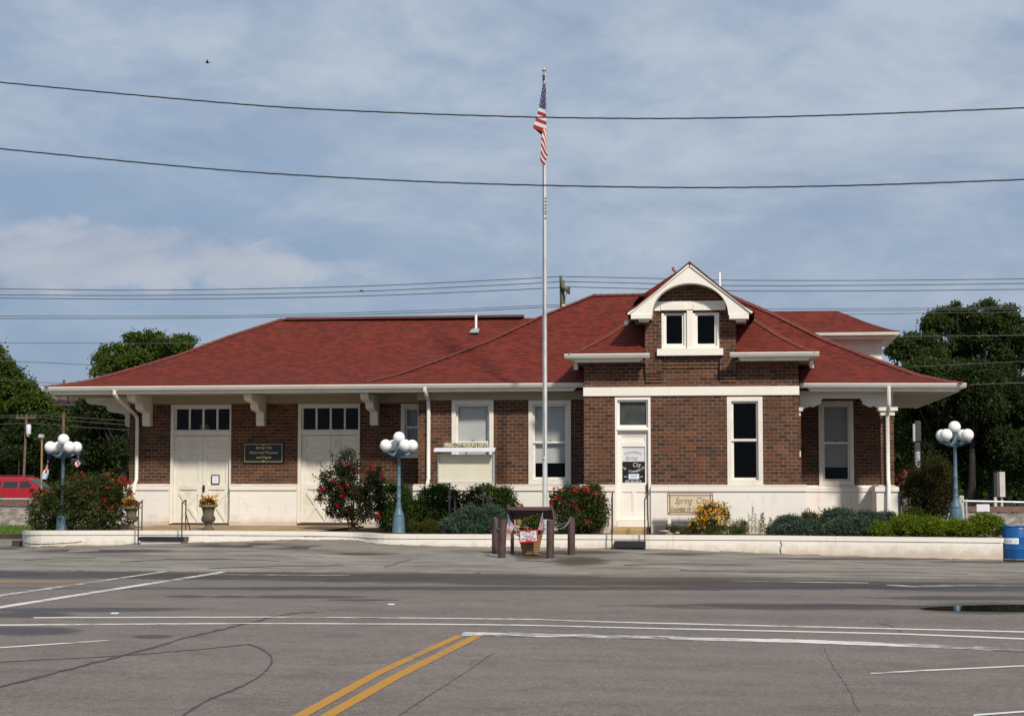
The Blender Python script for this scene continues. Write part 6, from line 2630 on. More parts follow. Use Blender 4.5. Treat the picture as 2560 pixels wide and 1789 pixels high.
# brown box at the left end of the wall
q = RC(33, 1350, 57, 1365, -2.6)
m_ = MB()
m_.bbox(q[0], q[1], -2.7, -2.3, q[2] - .1, q[3], .012)
tag(m_.build('utility_box', 'brown_metal', origin=((q[0] + q[1]) / 2, -2.5, q[2])), 'dark brown box on the ground at the rounded end of the white wall', 'box')
# tan flower pot behind the exhibit panel
p = P(1300, 1318, -2.2)
m_ = MB()
m_.lathe([(.10, 0), (.13, .2), (.12, .42), (.075, .5), (.085, .53), (.07, .53)], Vector((p.x, -2.2, PZ(1300, 1259, -2.2) - .53)), 16)
tag(m_.build('clay_jar', 'stoop_tan', origin=Vector((p.x, -2.2, FLOOR)), smooth=True), 'tan clay jar peeping over the exhibit panel beside the hedge', 'jar')
# ------------------------------------------------------------------ foliage
rng = np.random.default_rng(11)


def quads_mesh(name, V, mat, parent=None, origin=None, kind=None):
    """V: (n,4,3) leaf quads in world space"""
    if origin is None:
        origin = root_loc(parent) if parent else Vector((0, 0, 0))
    n = len(V)
    me = bpy.data.meshes.new(name)
    co = (V.reshape(-1, 3) - np.array(origin)).astype(np.float32)
    me.vertices.add(n * 4)
    me.vertices.foreach_set('co', co.ravel())
    me.loops.add(n * 4)
    me.loops.foreach_set('vertex_index', np.arange(n * 4, dtype=np.int32))
    me.polygons.add(n)
    me.polygons.foreach_set('loop_start', np.arange(0, n * 4, 4, dtype=np.int32))
    me.update(calc_edges=True)
    me.validate()
    me.materials.append(M[mat])
    o = bpy.data.objects.new(name, me)
    col.objects.link(o)
    if parent:
        o.parent = parent
    else:
        o.location = origin
    if kind: o['kind'] = kind
    return o


def unit(v):
    return v / np.maximum(1e-9, np.linalg.norm(v, axis=-1, keepdims=True))


def leaf_quads(C, D, size, aspect=2.0, spread=0.9, curl=0.0):
    """rhombic leaves at C whose long axis roughly follows D"""
    n = len(C)
    d = unit(D + rng.normal(0, spread, (n, 3)))
    a = unit(np.cross(d, rng.normal(0, 1, (n, 3))))
    s = size * rng.uniform(.65, 1.35, (n, 1))
    w = s / aspect
    V = np.stack([C - d * s * .5, C + a * w * .5, C + d * s * .5, C - a * w * .5], 1)
    return V


def blob_points(blobs, n_clusters, per, rc, shell=(.62, 1.0), flat=1.0, zmin=None, up=0.0):
    """leaf points in clumps spread over ellipsoids: blobs = [(centre, (rx, ry, rz))]"""
    areas = np.array([(b[1][0] * b[1][1] + b[1][0] * b[1][2] + b[1][1] * b[1][2]) for b in blobs])
    pick = rng.choice(len(blobs), n_clusters, p=areas / areas.sum())
    cc = np.array([tuple(b[0]) for b in blobs])[pick]
    rr = np.array([b[1] for b in blobs])[pick]
    dirs = unit(rng.normal(0, 1, (n_clusters, 3)) + np.array([0, 0, up]))
    rad = rng.uniform(shell[0], shell[1], (n_clusters, 1)) ** .6
    K = cc + dirs * rr * rad
    cs = rng.uniform(.6, 1.4, (n_clusters, 1))
    Pn = np.repeat(K, per, 0) + rng.normal(0, 1, (n_clusters * per, 3)) * np.repeat(cs, per, 0) * rc * np.array([1, 1, flat])
    Dn = np.repeat(dirs, per, 0)
    if zmin is not None:
        keep = Pn[:, 2] > zmin
        Pn, Dn = Pn[keep], Dn[keep]
    return Pn, Dn


def B(px, py, Y, rx, ry, depth=None):
    """blob given in photo pixels on plane Y; depth in metres defaults to the width"""
    c = P(px, py, Y)
    k = (c - CAM).dot(FWD) / F
    return (c, (rx * k, depth if depth else rx * k, ry * k))


def shrub(name, label, cat, blobs, mat, ncl, per, rc, size, aspect=2.0, spread=.9, stems=0, flowers=None, group=None, shell=(.62, 1.0), zmin=None, stem_r=.018, up=0.0):
    c0 = sum((b[0] for b in blobs), Vector()) / len(blobs)
    base = Vector((c0.x, c0.y, FLOOR - .06))
    zmin = FLOOR - .08 if zmin is None else zmin
    Pn, Dn = blob_points(blobs, ncl, per, rc, shell, zmin=zmin, up=up)
    if not stems and not flowers:
        return tag(quads_mesh(name, leaf_quads(Pn, Dn, size, aspect, spread), mat, None, base), label, cat, group)
    t = thing(name, base, label, cat, group)
    quads_mesh('foliage', leaf_quads(Pn, Dn, size, aspect, spread), mat, t)
    if stems:
        m_ = MB()
        for i in range(stems):
            b = blobs[i % len(blobs)]
            e = b[0] + Vector((random.uniform(-.5, .5) * b[1][0], random.uniform(-.4, .4) * b[1][1], random.uniform(-.1, .5) * b[1][2]))
            s = base + Vector((random.uniform(-.08, .08), random.uniform(-.08, .08), -.05))
            md = s.lerp(e, .5) + Vector((random.uniform(-.06, .06), 0, .04))
            m_.tube([s, md, e], [stem_r, stem_r * .75, stem_r * .4], 5)
        m_.build('stem', 'stem_brown', t)
    if flowers:
        for (pts, rad, mats, petals) in flowers:
            blossoms(t, pts, rad, mats, petals)
    return t


_bl_cache = {}


def blossom_mesh(rad, mat, petals, seed):
    key = (round(rad, 3), mat, petals, seed)
    if key in _bl_cache:
        return _bl_cache[key]
    r_ = np.random.default_rng(seed)
    n = petals
    d = unit(r_.normal(0, 1, (n, 3)))
    C = d * rad * r_.uniform(.25, 1.0, (n, 1))
    global rng
    old, rng = rng, r_
    V = leaf_quads(C, d, rad * .85, 1.15, 1.0)
    rng = old
    o = quads_mesh('blossom', V, mat, None, Vector((0, 0, 0)))
    me = o.data
    bpy.data.objects.remove(o)
    _bl_cache[key] = me
    return me


def blossoms(t, pts, rad, mats, petals):
    for i, p in enumerate(pts):
        r = rad * random.choice((.75, .9, 1.0, 1.15))
        me = blossom_mesh(r, mats[i % len(mats)], petals, i % 4)
        o = bpy.data.objects.new('blossom', me)
        col.objects.link(o)
        o.parent = t
        o.location = Vector(p) - t.location
        o.rotation_euler = (random.uniform(0, 6), random.uniform(0, 6), random.uniform(0, 6))


def z5(x, y, Y): return P(60 + x / 5.467, 1130 + y / 5.467, Y)
def z6(x, y, Y): return P(760 + x / 4.415, 1100 + y / 4.415, Y)


# red rose bush on the left, growing round the lamp
rb_blobs = [B(115, 1275, -2.6, 42, 60, .55), B(165, 1262, -2.3, 45, 55, .6), B(190, 1225, -2.1, 52, 42, .6), B(240, 1250, -2.3, 60, 62, .7), B(290, 1255, -2.2, 38, 55, .6), B(225, 1300, -2.7, 70, 32, .55), B(115, 1300, -2.6, 40, 28, .5), B(270, 1215, -2.1, 45, 32, .5), B(152, 1238, -3.12, 34, 34, .22), B(175, 1215, -3.05, 22, 18, .2), B(160, 1282, -3.2, 34, 10, .14), B(195, 1255, -2.9, 30, 40, .3)]
fl_pts = [(515, 440), (575, 405), (545, 530), (640, 470), (700, 550), (830, 525), (775, 600), (755, 665), (940, 550), (990, 475), (1135, 475), (1105, 650), (1100, 700), (1000, 750), (1190, 770), (1270, 455), (1310, 370), (1355, 350), (1380, 375), (1215, 380), (790, 285), (825, 330), (1130, 300), (520, 800), (1340, 455), (685, 350), (1430, 420), (1460, 550), (630, 570)]
shrub('rose_bush', 'big rounded rose bush with scattered red flowers at the rounded end of the white wall', 'bush', rb_blobs, 'leaf_rose', 900, 26, .07, .06, 1.6,
      flowers=[([z5(x, y, -2.75 + random.uniform(-.25, .1)) for x, y in fl_pts], .06, ['petal_red', 'petal_coral', 'petal_red'], 20)], stems=10)
# crape myrtle by the lamp
cm = [B(870, 1165, -2.4, 30, 38, .4), B(845, 1200, -2.5, 42, 40, .5), B(895, 1205, -2.3, 48, 48, .5), B(830, 1235, -2.5, 35, 36, .45), B(880, 1255, -2.4, 55, 42, .55), B(925, 1240, -2.3, 32, 45, .45), B(945, 1195, -2.3, 14, 30, .2), B(905, 1282, -2.4, 45, 22, .4), B(845, 1278, -2.5, 28, 16, .3)]
cmz = [(305, 470), (370, 460), (340, 450), (400, 470), (395, 520), (460, 505), (480, 500), (430, 630), (450, 640), (410, 610), (355, 590), (380, 700), (365, 720), (200, 540), (180, 555), (150, 540), (215, 530), (355, 250), (480, 255), (530, 320), (575, 325), (530, 570), (440, 580), (520, 630), (855, 360), (860, 425), (890, 465), (880, 490), (805, 815), (815, 830), (500, 785), (325, 825), (735, 290), (770, 320), (700, 330), (215, 680), (330, 440), (420, 545)]
tcm = shrub('crape_myrtle', 'spreading crape myrtle with bright red flower clusters in front of a freight door', 'shrub', cm, 'leaf_crape', 720, 22, .055, .062, 2.0, stems=12, stem_r=.013,
            flowers=[([z6(x, y, -2.85 + random.uniform(-.15, .1)) for i_, (x, y) in enumerate(cmz) if i_ % 4 != 3], .062, ['petal_crape', 'petal_red', 'petal_crape'], 18)])
# its wispy outer twigs
m_ = MB()
tw_pts, tw_dir = [], []
for (x0, y0, x1, y1) in ((860, 1180, 868, 1118), (875, 1170, 888, 1124), (850, 1185, 826, 1132), (840, 1200, 792, 1152), (835, 1215, 780, 1188), (830, 1240, 783, 1222), (830, 1250, 786, 1247), (880, 1180, 905, 1135), (860, 1190, 845, 1140), (900, 1200, 940, 1165), (820, 1225, 800, 1175)):
    a, b = P(x0, y0, -2.6), P(x1, y1, -2.75)
    m_.tube([a, b], [.010, .004], 4)
    for k in range(46):
        t = random.random()
        tw_pts.append(tuple(a.lerp(b, t) + Vector((random.gauss(0, .028), random.gauss(0, .03), random.gauss(0, .028)))))
        tw_dir.append(tuple((b - a).normalized()))
m_.build('twig', 'stem_brown', tcm)
quads_mesh('foliage', leaf_quads(np.array(tw_pts), np.array(tw_dir), .055, 2.0, .6), 'leaf_crape', tcm)

# clipped hedge bushes behind the message board
hd = [('left', [B(985, 1258, -1.95, 48, 50, .55), B(1000, 1295, -2.1, 55, 40, .55)]), ('mid', [B(1095, 1262, -1.95, 62, 50, .6), B(1085, 1295, -2.1, 60, 40, .55)]), ('right', [B(1215, 1258, -1.95, 62, 46, .6), B(1225, 1290, -2.1, 62, 40, .55), B(1262, 1262, -2.0, 26, 40, .4)])]
hl = {'left': 'dark green hedge bush right behind a street lamp', 'mid': 'dark green hedge bush behind the message board, between the other two', 'right': 'broad dark green hedge bush next to the flagpole'}
for k_, bl in hd:
    shrub('hedge_bush', hl[k_], 'bush', bl, 'leaf_hedge', 620, 26, .06, .052, 1.7, stems=4, group='hedge bushes behind the message board', up=.25)
# loose new shoots along the top of the hedge
for (x, y, lab) in ((1035, 1320, 'small olive mound of foliage against the base of a street lamp'), (1074, 1318, 'small olive mound of foliage against the blue green juniper')):
    shrub('low_shrub', lab, 'shrub', [B(x, y, -3.4, 18, 17, .2)], 'leaf_olive', 120, 20, .035, .032, 2.2)
# blue junipers
shrub('juniper', 'low spreading blue green juniper round the posts of the message board', 'shrub',
      [B(1130, 1318, -3.2, 38, 22, .4), B(1180, 1300, -3.0, 55, 30, .5), B(1225, 1295, -3.0, 45, 30, .5), B(1240, 1318, -3.3, 38, 22, .4), B(1170, 1322, -3.5, 48, 14, .3)], 'leaf_juniper', 780, 24, .045, .075, 4.5, .55, up=.5)
shrub('rose_bush', 'rounded rose bush with red and pink flowers between the flagpole and the office door', 'bush',
      [B(1425, 1262, -2.9, 42, 46, .5), B(1465, 1270, -2.9, 48, 55, .6), B(1440, 1305, -3.0, 55, 34, .55), B(1480, 1240, -2.8, 28, 30, .4), B(1500, 1285, -2.9, 22, 32, .35), B(1398, 1250, -2.8, 20, 26, .3)], 'leaf_rose', 620, 24, .06, .055, 1.6, stems=6,
      flowers=[([P(1200 + x / 7.296, 1220 + y / 7.296, -3.35 + random.uniform(-.1, .15)) for x, y in ((1300, 250), (1390, 195), (1455, 150), (1580, 320), (1740, 320), (1755, 360), (1740, 30), (1760, 40), (1930, 30), (1950, 20), (1905, 25), (1950, 610), (1890, 470))], .062, ['petal_red', 'petal_coral'], 20),
               ([P(x, y, -3.3) for x, y in ((1405, 1224), (1470, 1216), (1455, 1218), (1490, 1236), (1518, 1249), (1420, 1262), (1386, 1220), (1506, 1228), (1478, 1304), (1456, 1219))], .05, ['petal_pink', 'petal_coral'], 16)])
# black-eyed susans
se_pts = []
for _ in range(99):
    for _try in range(50):
        x, y = random.uniform(1720, 1832), random.uniform(1252, 1324)
        dx, dy = (x - 1785) / 44, (y - 1283) / 34
        dx2, dy2 = (x - 1748) / 26, (y - 1308) / 15
        if dx * dx + dy * dy < random.uniform(.25, 1.1) or dx2 * dx2 + dy2 * dy2 < 1:
            se_pts.append(P(x, y, -3.45 + random.uniform(-.25, .3)))
            break
shrub('flowering_plant', 'bushy clump of orange yellow flowers in front of the tan sign', 'flowers',
      [B(1785, 1290, -3.2, 38, 32, .4), B(1760, 1310, -3.3, 34, 20, .35)], 'leaf_low', 210, 18, .05, .05, 2.0, stems=6,
      flowers=[(se_pts, .050, ['petal_orange', 'petal_gold', 'petal_orange'], 12)])
shrub('low_shrub', 'low brownish green ground plants around the stones by the tan sign', 'shrub', [B(1710, 1327, -3.4, 34, 10, .25), B(1678, 1322, -3.4, 12, 10, .15)], 'leaf_olive', 150, 18, .03, .035, 2.2)
shrub('low_shrub', 'low dull green ground plants between the yellow flowers and dry stalks', 'shrub', [B(1812, 1325, -3.5, 50, 13, .3), B(1850, 1318, -3.3, 22, 16, .25)], 'leaf_low', 260, 20, .035, .036, 2.2)
# tall dry weeds
def stalks(label, lst, mat, Y=-3.4):
    c = P(sum(s[0] for s in lst) / len(lst), 1330, Y)
    t = thing('weed_plant', Vector((c.x, Y, FLOOR - .08)), label, 'weeds')
    m_ = MB()
    pts, drs = [], []
    for (x, yb, x1, yt, n) in lst:
        a, b = P(x, yb, Y), P(x1, yt, Y)
        m_.tube([a, b], [.008, .003], 4)
        for k in range(n):
            q = k / n
            s_ = Vector((random.choice((-1, 1)) * .05 * (1 - q * .5), random.uniform(-.03, .03), .035))
            p = a.lerp(b, .1 + .9 * q)
            pts.append(tuple(p + s_ * .6))
            drs.append(tuple(s_.normalized()))
    m_.build('stem', 'stem_brown', t)
    quads_mesh('foliage', leaf_quads(np.array(pts), np.array(drs), .06, 4.0, .3), mat, t)


stalks('tall thin dry weed stalks against the white bay plinth', [(1872, 1330, 1871, 1282, 22), (1879, 1330, 1881, 1265, 30), (1888, 1330, 1889, 1283, 24), (1852, 1330, 1853, 1295, 16), (1862, 1330, 1858, 1300, 14)], 'leaf_olive')
stalks('small upright green weeds beside the juniper mound', [(1905, 1335, 1904, 1283, 40), (1912, 1335, 1909, 1290, 36), (1897, 1335, 1899, 1300, 26), (1922, 1335, 1926, 1293, 40), (1930, 1335, 1927, 1300, 30), (1900, 1335, 1907, 1281, 30)], 'leaf_low')
for (x, y, lab) in ((2017, 1386, 'tiny weed at the foot of the white wall, close to its long crack'), (2131, 1388, 'tiny weed growing at the foot of the white wall under the bright shrubs')):
    a = A(x, y)
    pts = np.array([tuple(a + Vector((random.gauss(0, .06), random.gauss(0, .02), abs(random.gauss(0, .04))))) for _ in range(46)])
    tag(quads_mesh('weed_plant', leaf_quads(pts, np.tile([0, 0, 1.0], (46, 1)), .07, 2.6, .7), 'leaf_low', None, a), lab, 'weeds')
# junipers and shrubs on the right
shrub('juniper', 'low blue green juniper mound at the corner of the white bay plinth', 'shrub',
      [B(1975, 1312, -3.2, 42, 20, .45), B(1995, 1325, -3.5, 55, 16, .4), B(1945, 1328, -3.6, 30, 12, .3), B(2030, 1322, -3.4, 30, 18, .35)], 'leaf_juniper', 620, 24, .042, .075, 4.5, .55, up=.5)
shrub('low_shrub', 'dark olive shrub growing between two blue green junipers by the porch', 'shrub', [B(2025, 1293, -2.9, 20, 14, .3), B(2035, 1305, -3.0, 20, 16, .3)], 'leaf_olive', 170, 20, .04, .045, 2.2)
shrub('juniper', 'broad blue green juniper below the corner porch window', 'shrub',
      [B(2095, 1298, -2.9, 48, 24, .5), B(2125, 1318, -3.4, 62, 22, .5), B(2165, 1300, -2.9, 40, 20, .45), B(2085, 1328, -3.6, 35, 14, .35), B(2215, 1300, -2.6, 30, 18, .35), B(2190, 1312, -3.0, 34, 18, .35)], 'leaf_juniper', 980, 24, .042, .075, 4.5, .55, up=.5)
for (x, y, rx, ry, lab) in ((2195, 1326, 34, 16, 'small bright green shrub overlapping the blue juniper'), (2268, 1316, 40, 26, 'bright green shrub in front of the porch pier'), (2330, 1318, 38, 24, 'bright green shrub between the porch pier and a street lamp, under the bronze bush'), (2402, 1322, 42, 20, 'bright green shrub hiding the foot of a street lamp'), (2468, 1314, 42, 27, 'bright green shrub beside the blue drum')):
    shrub('green_shrub', lab, 'shrub', [B(x, y, -3.5, rx, ry, .42), B(x - rx * .35, y - ry * .15, -3.3, rx * .6, ry * .9, .35), B(x + rx * .4, y + 3, -3.6, rx * .55, ry * .7, .3)], 'leaf_bright', 300, 24, .045, .05, 2.2, group='bright green shrubs along the white wall', up=.4)
shrub('dark_bush', 'tall dark bronze green bush beside the porch pier', 'bush',
      [B(2320, 1190, -1.0, 42, 46, .6), B(2330, 1235, -1.0, 58, 55, .75), B(2300, 1225, -1.0, 34, 52, .5), B(2360, 1210, -1.1, 30, 50, .5), B(2325, 1275, -1.1, 42, 28, .5), B(2345, 1165, -1.0, 20, 28, .3)], 'leaf_bronze', 720, 24, .08, .06, 1.9, stems=8)
shrub('crape_myrtle', 'dull crape myrtle with faded pink flowers behind the porch pier', 'shrub',
      [B(2258, 1195, 1.0, 16, 22, .3), B(2265, 1215, 1.0, 18, 26, .3)], 'leaf_bronze', 130, 18, .06, .05, 1.9, stems=3,
      flowers=[([P(2180 + x / 5.35, 1040 + y / 5.35, .7) for x, y in ((375, 755), (435, 745), (400, 885), (370, 905), (360, 790), (330, 840), (420, 780), (410, 880))], .07, ['petal_pink'], 16)])
shrub('low_shrub', 'dark low shrub at the foot of the porch pier', 'shrub', [B(2285, 1287, -1.9, 26, 14, .35)], 'leaf_hedge', 150, 20, .045, .05, 1.9)
# flowers in the urns and pots
def urn_flowers(p, r, h, label, cols_, leafmat='leaf_low', spiky=False):
    t = thing('urn_flowers', p + Vector((0, 0, h * .95)), label, 'flowers')
    c = p + Vector((0, 0, h + .05))
    Pn, Dn = blob_points([(c, (r * .85, r * .85, .10))], 60, 12, .03, zmin=p.z + h * .94)
    quads_mesh('foliage', leaf_quads(Pn, Dn, .05, 1.8), leafmat, t)
    for mat_, npt, dz, dr in cols_:
        pts = []
        for _ in range(npt):
            a_, q = random.uniform(0, 6.28), math.sqrt(random.random()) * dr
            pts.append(c + Vector((math.cos(a_) * r * q, math.sin(a_) * r * q, dz + random.uniform(-.05, .06))))
        blossoms(t, pts, .04, [mat_], 14)
    return t


p, r, h = u1
urn_flowers(p, r, h, 'dense dark red flowers filling a stone urn beside the rose bush', [('petal_dark_red', 34, .06, .95), ('petal_gold', 5, .16, .7), ('petal_orange', 4, .06, 1.1)])
p, r, h = u2
urn_flowers(p, r, h, 'mixed orange, yellow and dark red flowers in a stone urn', [('petal_orange', 16, .07, 1.0), ('petal_gold', 14, .15, .9), ('petal_dark_red', 10, .03, .6)])
pw = P(308, 1311, -2.9)
t = thing('flower_pot', Vector((pw.x, -2.9, FLOOR - .03)), 'small pot of white flowers under the rose bush', 'flowers')
m_ = MB()
m_.lathe([(.10, 0), (.15, .16), (.155, .18), (.13, .18), (.01, .16)], Vector((pw.x, -2.9, FLOOR - .05)), 16)
m_.build('pot', 'brown_metal', t, smooth=True)
c = Vector((pw.x, -2.9, FLOOR + .18))
Pn, Dn = blob_points([(c, (.15, .15, .12))], 50, 10, .03)
quads_mesh('foliage', leaf_quads(Pn, Dn, .045, 1.6), 'leaf_hedge', t)
blossoms(t, [c + Vector((random.gauss(0, .09), random.gauss(-.05, .07), random.gauss(.02, .08))) for _ in range(38)], .03, ['petal_white'], 10)
# plant in the wicker pot
c = pc + Vector((0, 0, hp + .14))
t = thing('pot_plant', pc + Vector((0, 0, hp * .9)), 'leafy green plant growing in the wicker pot', 'plant')
Pn, Dn = blob_points([(c, (.24, .2, .2)), (c + Vector((.1, 0, .12)), (.14, .12, .14))], 110, 14, .035, zmin=pc.z + hp * .9)
quads_mesh('foliage', leaf_quads(Pn, Dn, .06, 2.0), 'leaf_low', t)
# stones in the bed by the tan sign
for i, (x, y, rx, ry, lab) in enumerate(((1662, 1328, 13, 4, 'flat tan stone at the foot of the sign post'), (1693, 1332, 7, 4, 'small rounded tan stone, the smallest of three near the sign post'), (1672, 1333.5, 12, 3, 'long low tan stone in front of the sign post'))):
    bb = B(x, y, -3.75, rx, ry, .12)
    m_ = MB()
    m_.sphere((0, 0, 0), 1, 14, 9)
    m_.v = [(bb[0].x + v[0] * bb[1][0] * (1 + .12 * math.sin(v[2] * 5 + i)), bb[0].y + v[1] * .13, bb[0].z + max(-.6, v[2]) * bb[1][2] * (1 + .15 * math.sin(v[0] * 4))) for v in m_.v]
    tag(m_.build('stone', 'rock', origin=bb[0], smooth=True), lab, 'stone')

# ------------------------------------------------------------------ trees
def tree(name, label, blobs, mat, leaf, ncl, per, rc, trunk_px, Y, group, trunk_r=.28, zb=0.0, shell=(.5, 1.0), limbs=9):
    tx = PX(trunk_px, 1200, Y)
    base = Vector((tx, Y, zb))
    t = thing(name, base, label, 'tree', group)
    Pn, Dn = blob_points(blobs, ncl, per, rc, shell, flat=.7)
    quads_mesh('crown', leaf_quads(Pn, Dn, leaf, 1.5, 1.0), mat, t)
    m_ = MB()
    zc_ = sum(b[0].z for b in blobs) / len(blobs)
    fork = Vector((tx + .2, Y, max(zb + 1.5, zc_ * .55)))
    m_.tube([base, base.lerp(fork, .5) + Vector((.08, 0, 0)), fork], [trunk_r, trunk_r * .8, trunk_r * .62], 10)
    bs = sorted(blobs, key=lambda b: -b[0].z)[:limbs]
    for b in bs:
        e = b[0] + Vector((0, 0, b[1][2] * .3))
        md = fork.lerp(e, .5) + Vector((random.uniform(-.4, .4), random.uniform(-.4, .4), -.25))
        m_.tube([fork, md, e], [trunk_r * .34, trunk_r * .20, trunk_r * .06], 7)
        for _ in range(2):
            e2 = e + Vector((random.uniform(-1, 1) * b[1][0], random.uniform(-1, 1) * b[1][1], random.uniform(-.2, .8) * b[1][2])) * .7
            m_.tube([md.lerp(e, .5), e2], [trunk_r * .18, trunk_r * .05], 5)
    m_.build('trunk', 'bark', t)
    return t


def mottled(px, py, Y, rx, ry, n, sub=.42, depth=None, jitter=.75):
    """an irregular crown mass made of several smaller leaf masses"""
    out = []
    for i in range(n):
        a_, q = random.uniform(0, 6.283), math.sqrt(random.random()) * jitter
        s_ = sub * random.uniform(.7, 1.25)
        b = B(px + math.cos(a_) * q * rx, py + math.sin(a_) * q * ry, Y + random.uniform(-1.3, 1.3), rx * s_, min(rx, ry) * s_ * .9)
        out.append(b)
    return out


YT = 38.0
gR, gL = 'trees beyond the tracks behind the porch end', 'trees beyond the tracks behind the freight end'


def ZB(l, Y):
    """blobs listed in the pixels of the enlarged photo crop (x, y, rx, ry)"""
    return [B(2200 + x / 4.458, 740 + y / 4.458, Y + random.uniform(-1.2, 1.2), rx / 5.3, ry / 5.3) for x, y, rx, ry in l]


tree('broadleaf_tree', 'tall broad tree with the highest crown, rising above the wires',
     ZB([(1215, 110, 70, 50), (1180, 90, 50, 30), (1440, 150, 70, 50), (1300, 170, 80, 55), (1150, 230, 65, 55), (1420, 240, 110, 70), (1530, 300, 70, 80), (1260, 300, 110, 75), (1130, 330, 60, 60), (1400, 380, 100, 80), (1540, 430, 90, 90), (1230, 430, 80, 70), (1150, 480, 55, 50), (1330, 500, 90, 65),
         (1480, 540, 80, 60), (1230, 560, 60, 50), (1560, 600, 110, 90), (1400, 640, 80, 60), (1280, 680, 90, 60), (1520, 720, 120, 90), (1380, 780, 100, 70), (1660, 460, 130, 150), (1700, 680, 150, 150), (1250, 790, 70, 60)], YT),
     'leaf_tree_dark', .14, 860, 30, .12, 2480, YT, gR, .3, limbs=14)
tree('broadleaf_tree', 'tall tree with an open crown and a gap of sky in it',
     ZB([(850, 120, 40, 45), (800, 160, 60, 40), (700, 180, 70, 45), (610, 240, 75, 55), (530, 290, 55, 45), (505, 370, 35, 40), (590, 340, 75, 60), (700, 290, 75, 60), (560, 400, 50, 35), (830, 260, 90, 70), (950, 200, 70, 55), (1030, 160, 50, 40), (1010, 280, 75, 70), (880, 370, 90, 70), (780, 400, 60, 45), (1010, 400, 80, 70),
         (960, 470, 75, 55), (850, 470, 60, 45), (1030, 520, 60, 40), (790, 560, 65, 45), (900, 580, 80, 55), (740, 620, 60, 50), (980, 640, 75, 60), (850, 690, 80, 60), (1060, 720, 60, 60), (930, 760, 80, 60), (760, 720, 60, 50), (1090, 600, 40, 40)], YT + 1),
     'leaf_tree_dark', .14, 760, 30, .115, 2420, YT + 1, gR, .26, limbs=14)
tree('broadleaf_tree', 'lower rounded tree touching the slope of the office roof',
     ZB([(370, 460, 70, 40), (320, 490, 60, 45), (230, 520, 65, 50), (160, 560, 45, 55), (120, 620, 35, 40), (260, 590, 80, 60), (380, 560, 90, 60), (500, 500, 75, 60), (560, 460, 45, 40), (540, 580, 70, 60), (660, 560, 40, 40), (450, 650, 90, 60), (330, 690, 80, 55), (580, 670, 70, 60), (670, 640, 50, 45), (420, 740, 90, 60), (550, 770, 100, 70), (680, 740, 70, 60), (200, 650, 50, 45), (300, 640, 60, 40)], YT - 2),
     'leaf_tree_dark', .13, 760, 30, .12, 2290, YT - 2, gR, .22, limbs=12)
for (x, y, rx, ry, dy, lab) in ((2330, 965, 75, 55, -4, 'dark leafy tree under the tip of the porch eave'), (2420, 1000, 75, 75, -5, 'dark leafy tree straight behind white street lamp globes'), (2510, 1000, 75, 80, -3, 'dark leafy tree above the pale trackside sign'), (2600, 1020, 75, 90, -4, 'dark leafy tree cut off by the frame above the blue drum'),
                               (2310, 1100, 75, 80, -3, 'dark low tree behind the bronze green bush'), (2430, 1140, 75, 76, -2, 'dark low tree behind the pale grey signal cabinet'), (2540, 1150, 75, 80, -6, 'dark low tree behind the pale trackside sign')):
    tree('broadleaf_tree', lab, mottled(x, y, YT + dy, rx, ry, 14, .40, jitter=.95), 'leaf_tree_shade' if y > 990 else 'leaf_tree_dark', .15, 800, 28, .18, x, YT + dy, gR, .2, limbs=5)
# left side
YL = 57.0


def ZL(l, Y):
    return [B(x / 4.458, 820 + y / 4.458, Y + random.uniform(-1.2, 1.2), rx / 4.458, ry / 4.458) for x, y, rx, ry in l]


tree('broadleaf_tree', 'bright green tree rising over the red car and its transformer pole',
     ZL([(-20, 260, 50, 60), (-30, 400, 120, 80), (40, 440, 75, 80), (100, 530, 80, 75), (20, 560, 110, 90), (170, 580, 60, 60), (195, 510, 28, 60), (90, 660, 110, 90), (220, 660, 90, 80), (330, 640, 45, 55), (300, 730, 90, 70), (160, 780, 120, 90), (20, 740, 110, 100), (410, 740, 35, 35), (400, 790, 80, 60), (490, 790, 45, 45), (280, 840, 110, 80), (120, 900, 120, 90), (20, 900, 110, 90), (440, 850, 70, 60), (380, 930, 100, 80), (230, 960, 110, 80)], YL),
     'leaf_tree', .19, 1150, 30, .22, 20, YL, gL, .3, limbs=12)
tree('broadleaf_tree', 'green tree behind the floodlight pole',
     ZL([(580, 860, 60, 60), (650, 830, 70, 60), (760, 850, 90, 70), (860, 820, 90, 60), (960, 830, 90, 60), (1050, 860, 90, 60), (520, 910, 60, 60), (640, 930, 110, 80), (820, 940, 120, 90), (980, 930, 110, 80), (560, 1020, 100, 90), (720, 1060, 120, 90), (900, 1050, 120, 90), (620, 1150, 110, 90)], YL + 2),
     'leaf_tree', .19, 950, 30, .22, 170, YL + 2, gL, .28)
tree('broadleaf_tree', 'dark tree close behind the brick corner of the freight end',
     mottled(275, 1060, YL - 8, 80, 85, 15, .38, jitter=.95), 'leaf_tree_shade', .17, 950, 30, .2, 300, YL - 8, gL, .28)
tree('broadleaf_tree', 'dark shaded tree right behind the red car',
     mottled(60, 1110, YL - 3, 100, 70, 15, .38, jitter=.95), 'leaf_tree_shade', .17, 950, 30, .2, 90, YL - 3, gL, .28)
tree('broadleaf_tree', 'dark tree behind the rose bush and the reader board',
     mottled(225, 1140, YL - 6, 95, 60, 14, .42, jitter=.95), 'leaf_tree_shade', .17, 800, 30, .2, 230, YL - 6, gL, .24)


def ZC(l, Y):
    return [B(x / 2.432, 780 + y / 2.432, Y + random.uniform(-1.5, 1.5), rx / 2.8, ry / 2.8) for x, y, rx, ry in l]


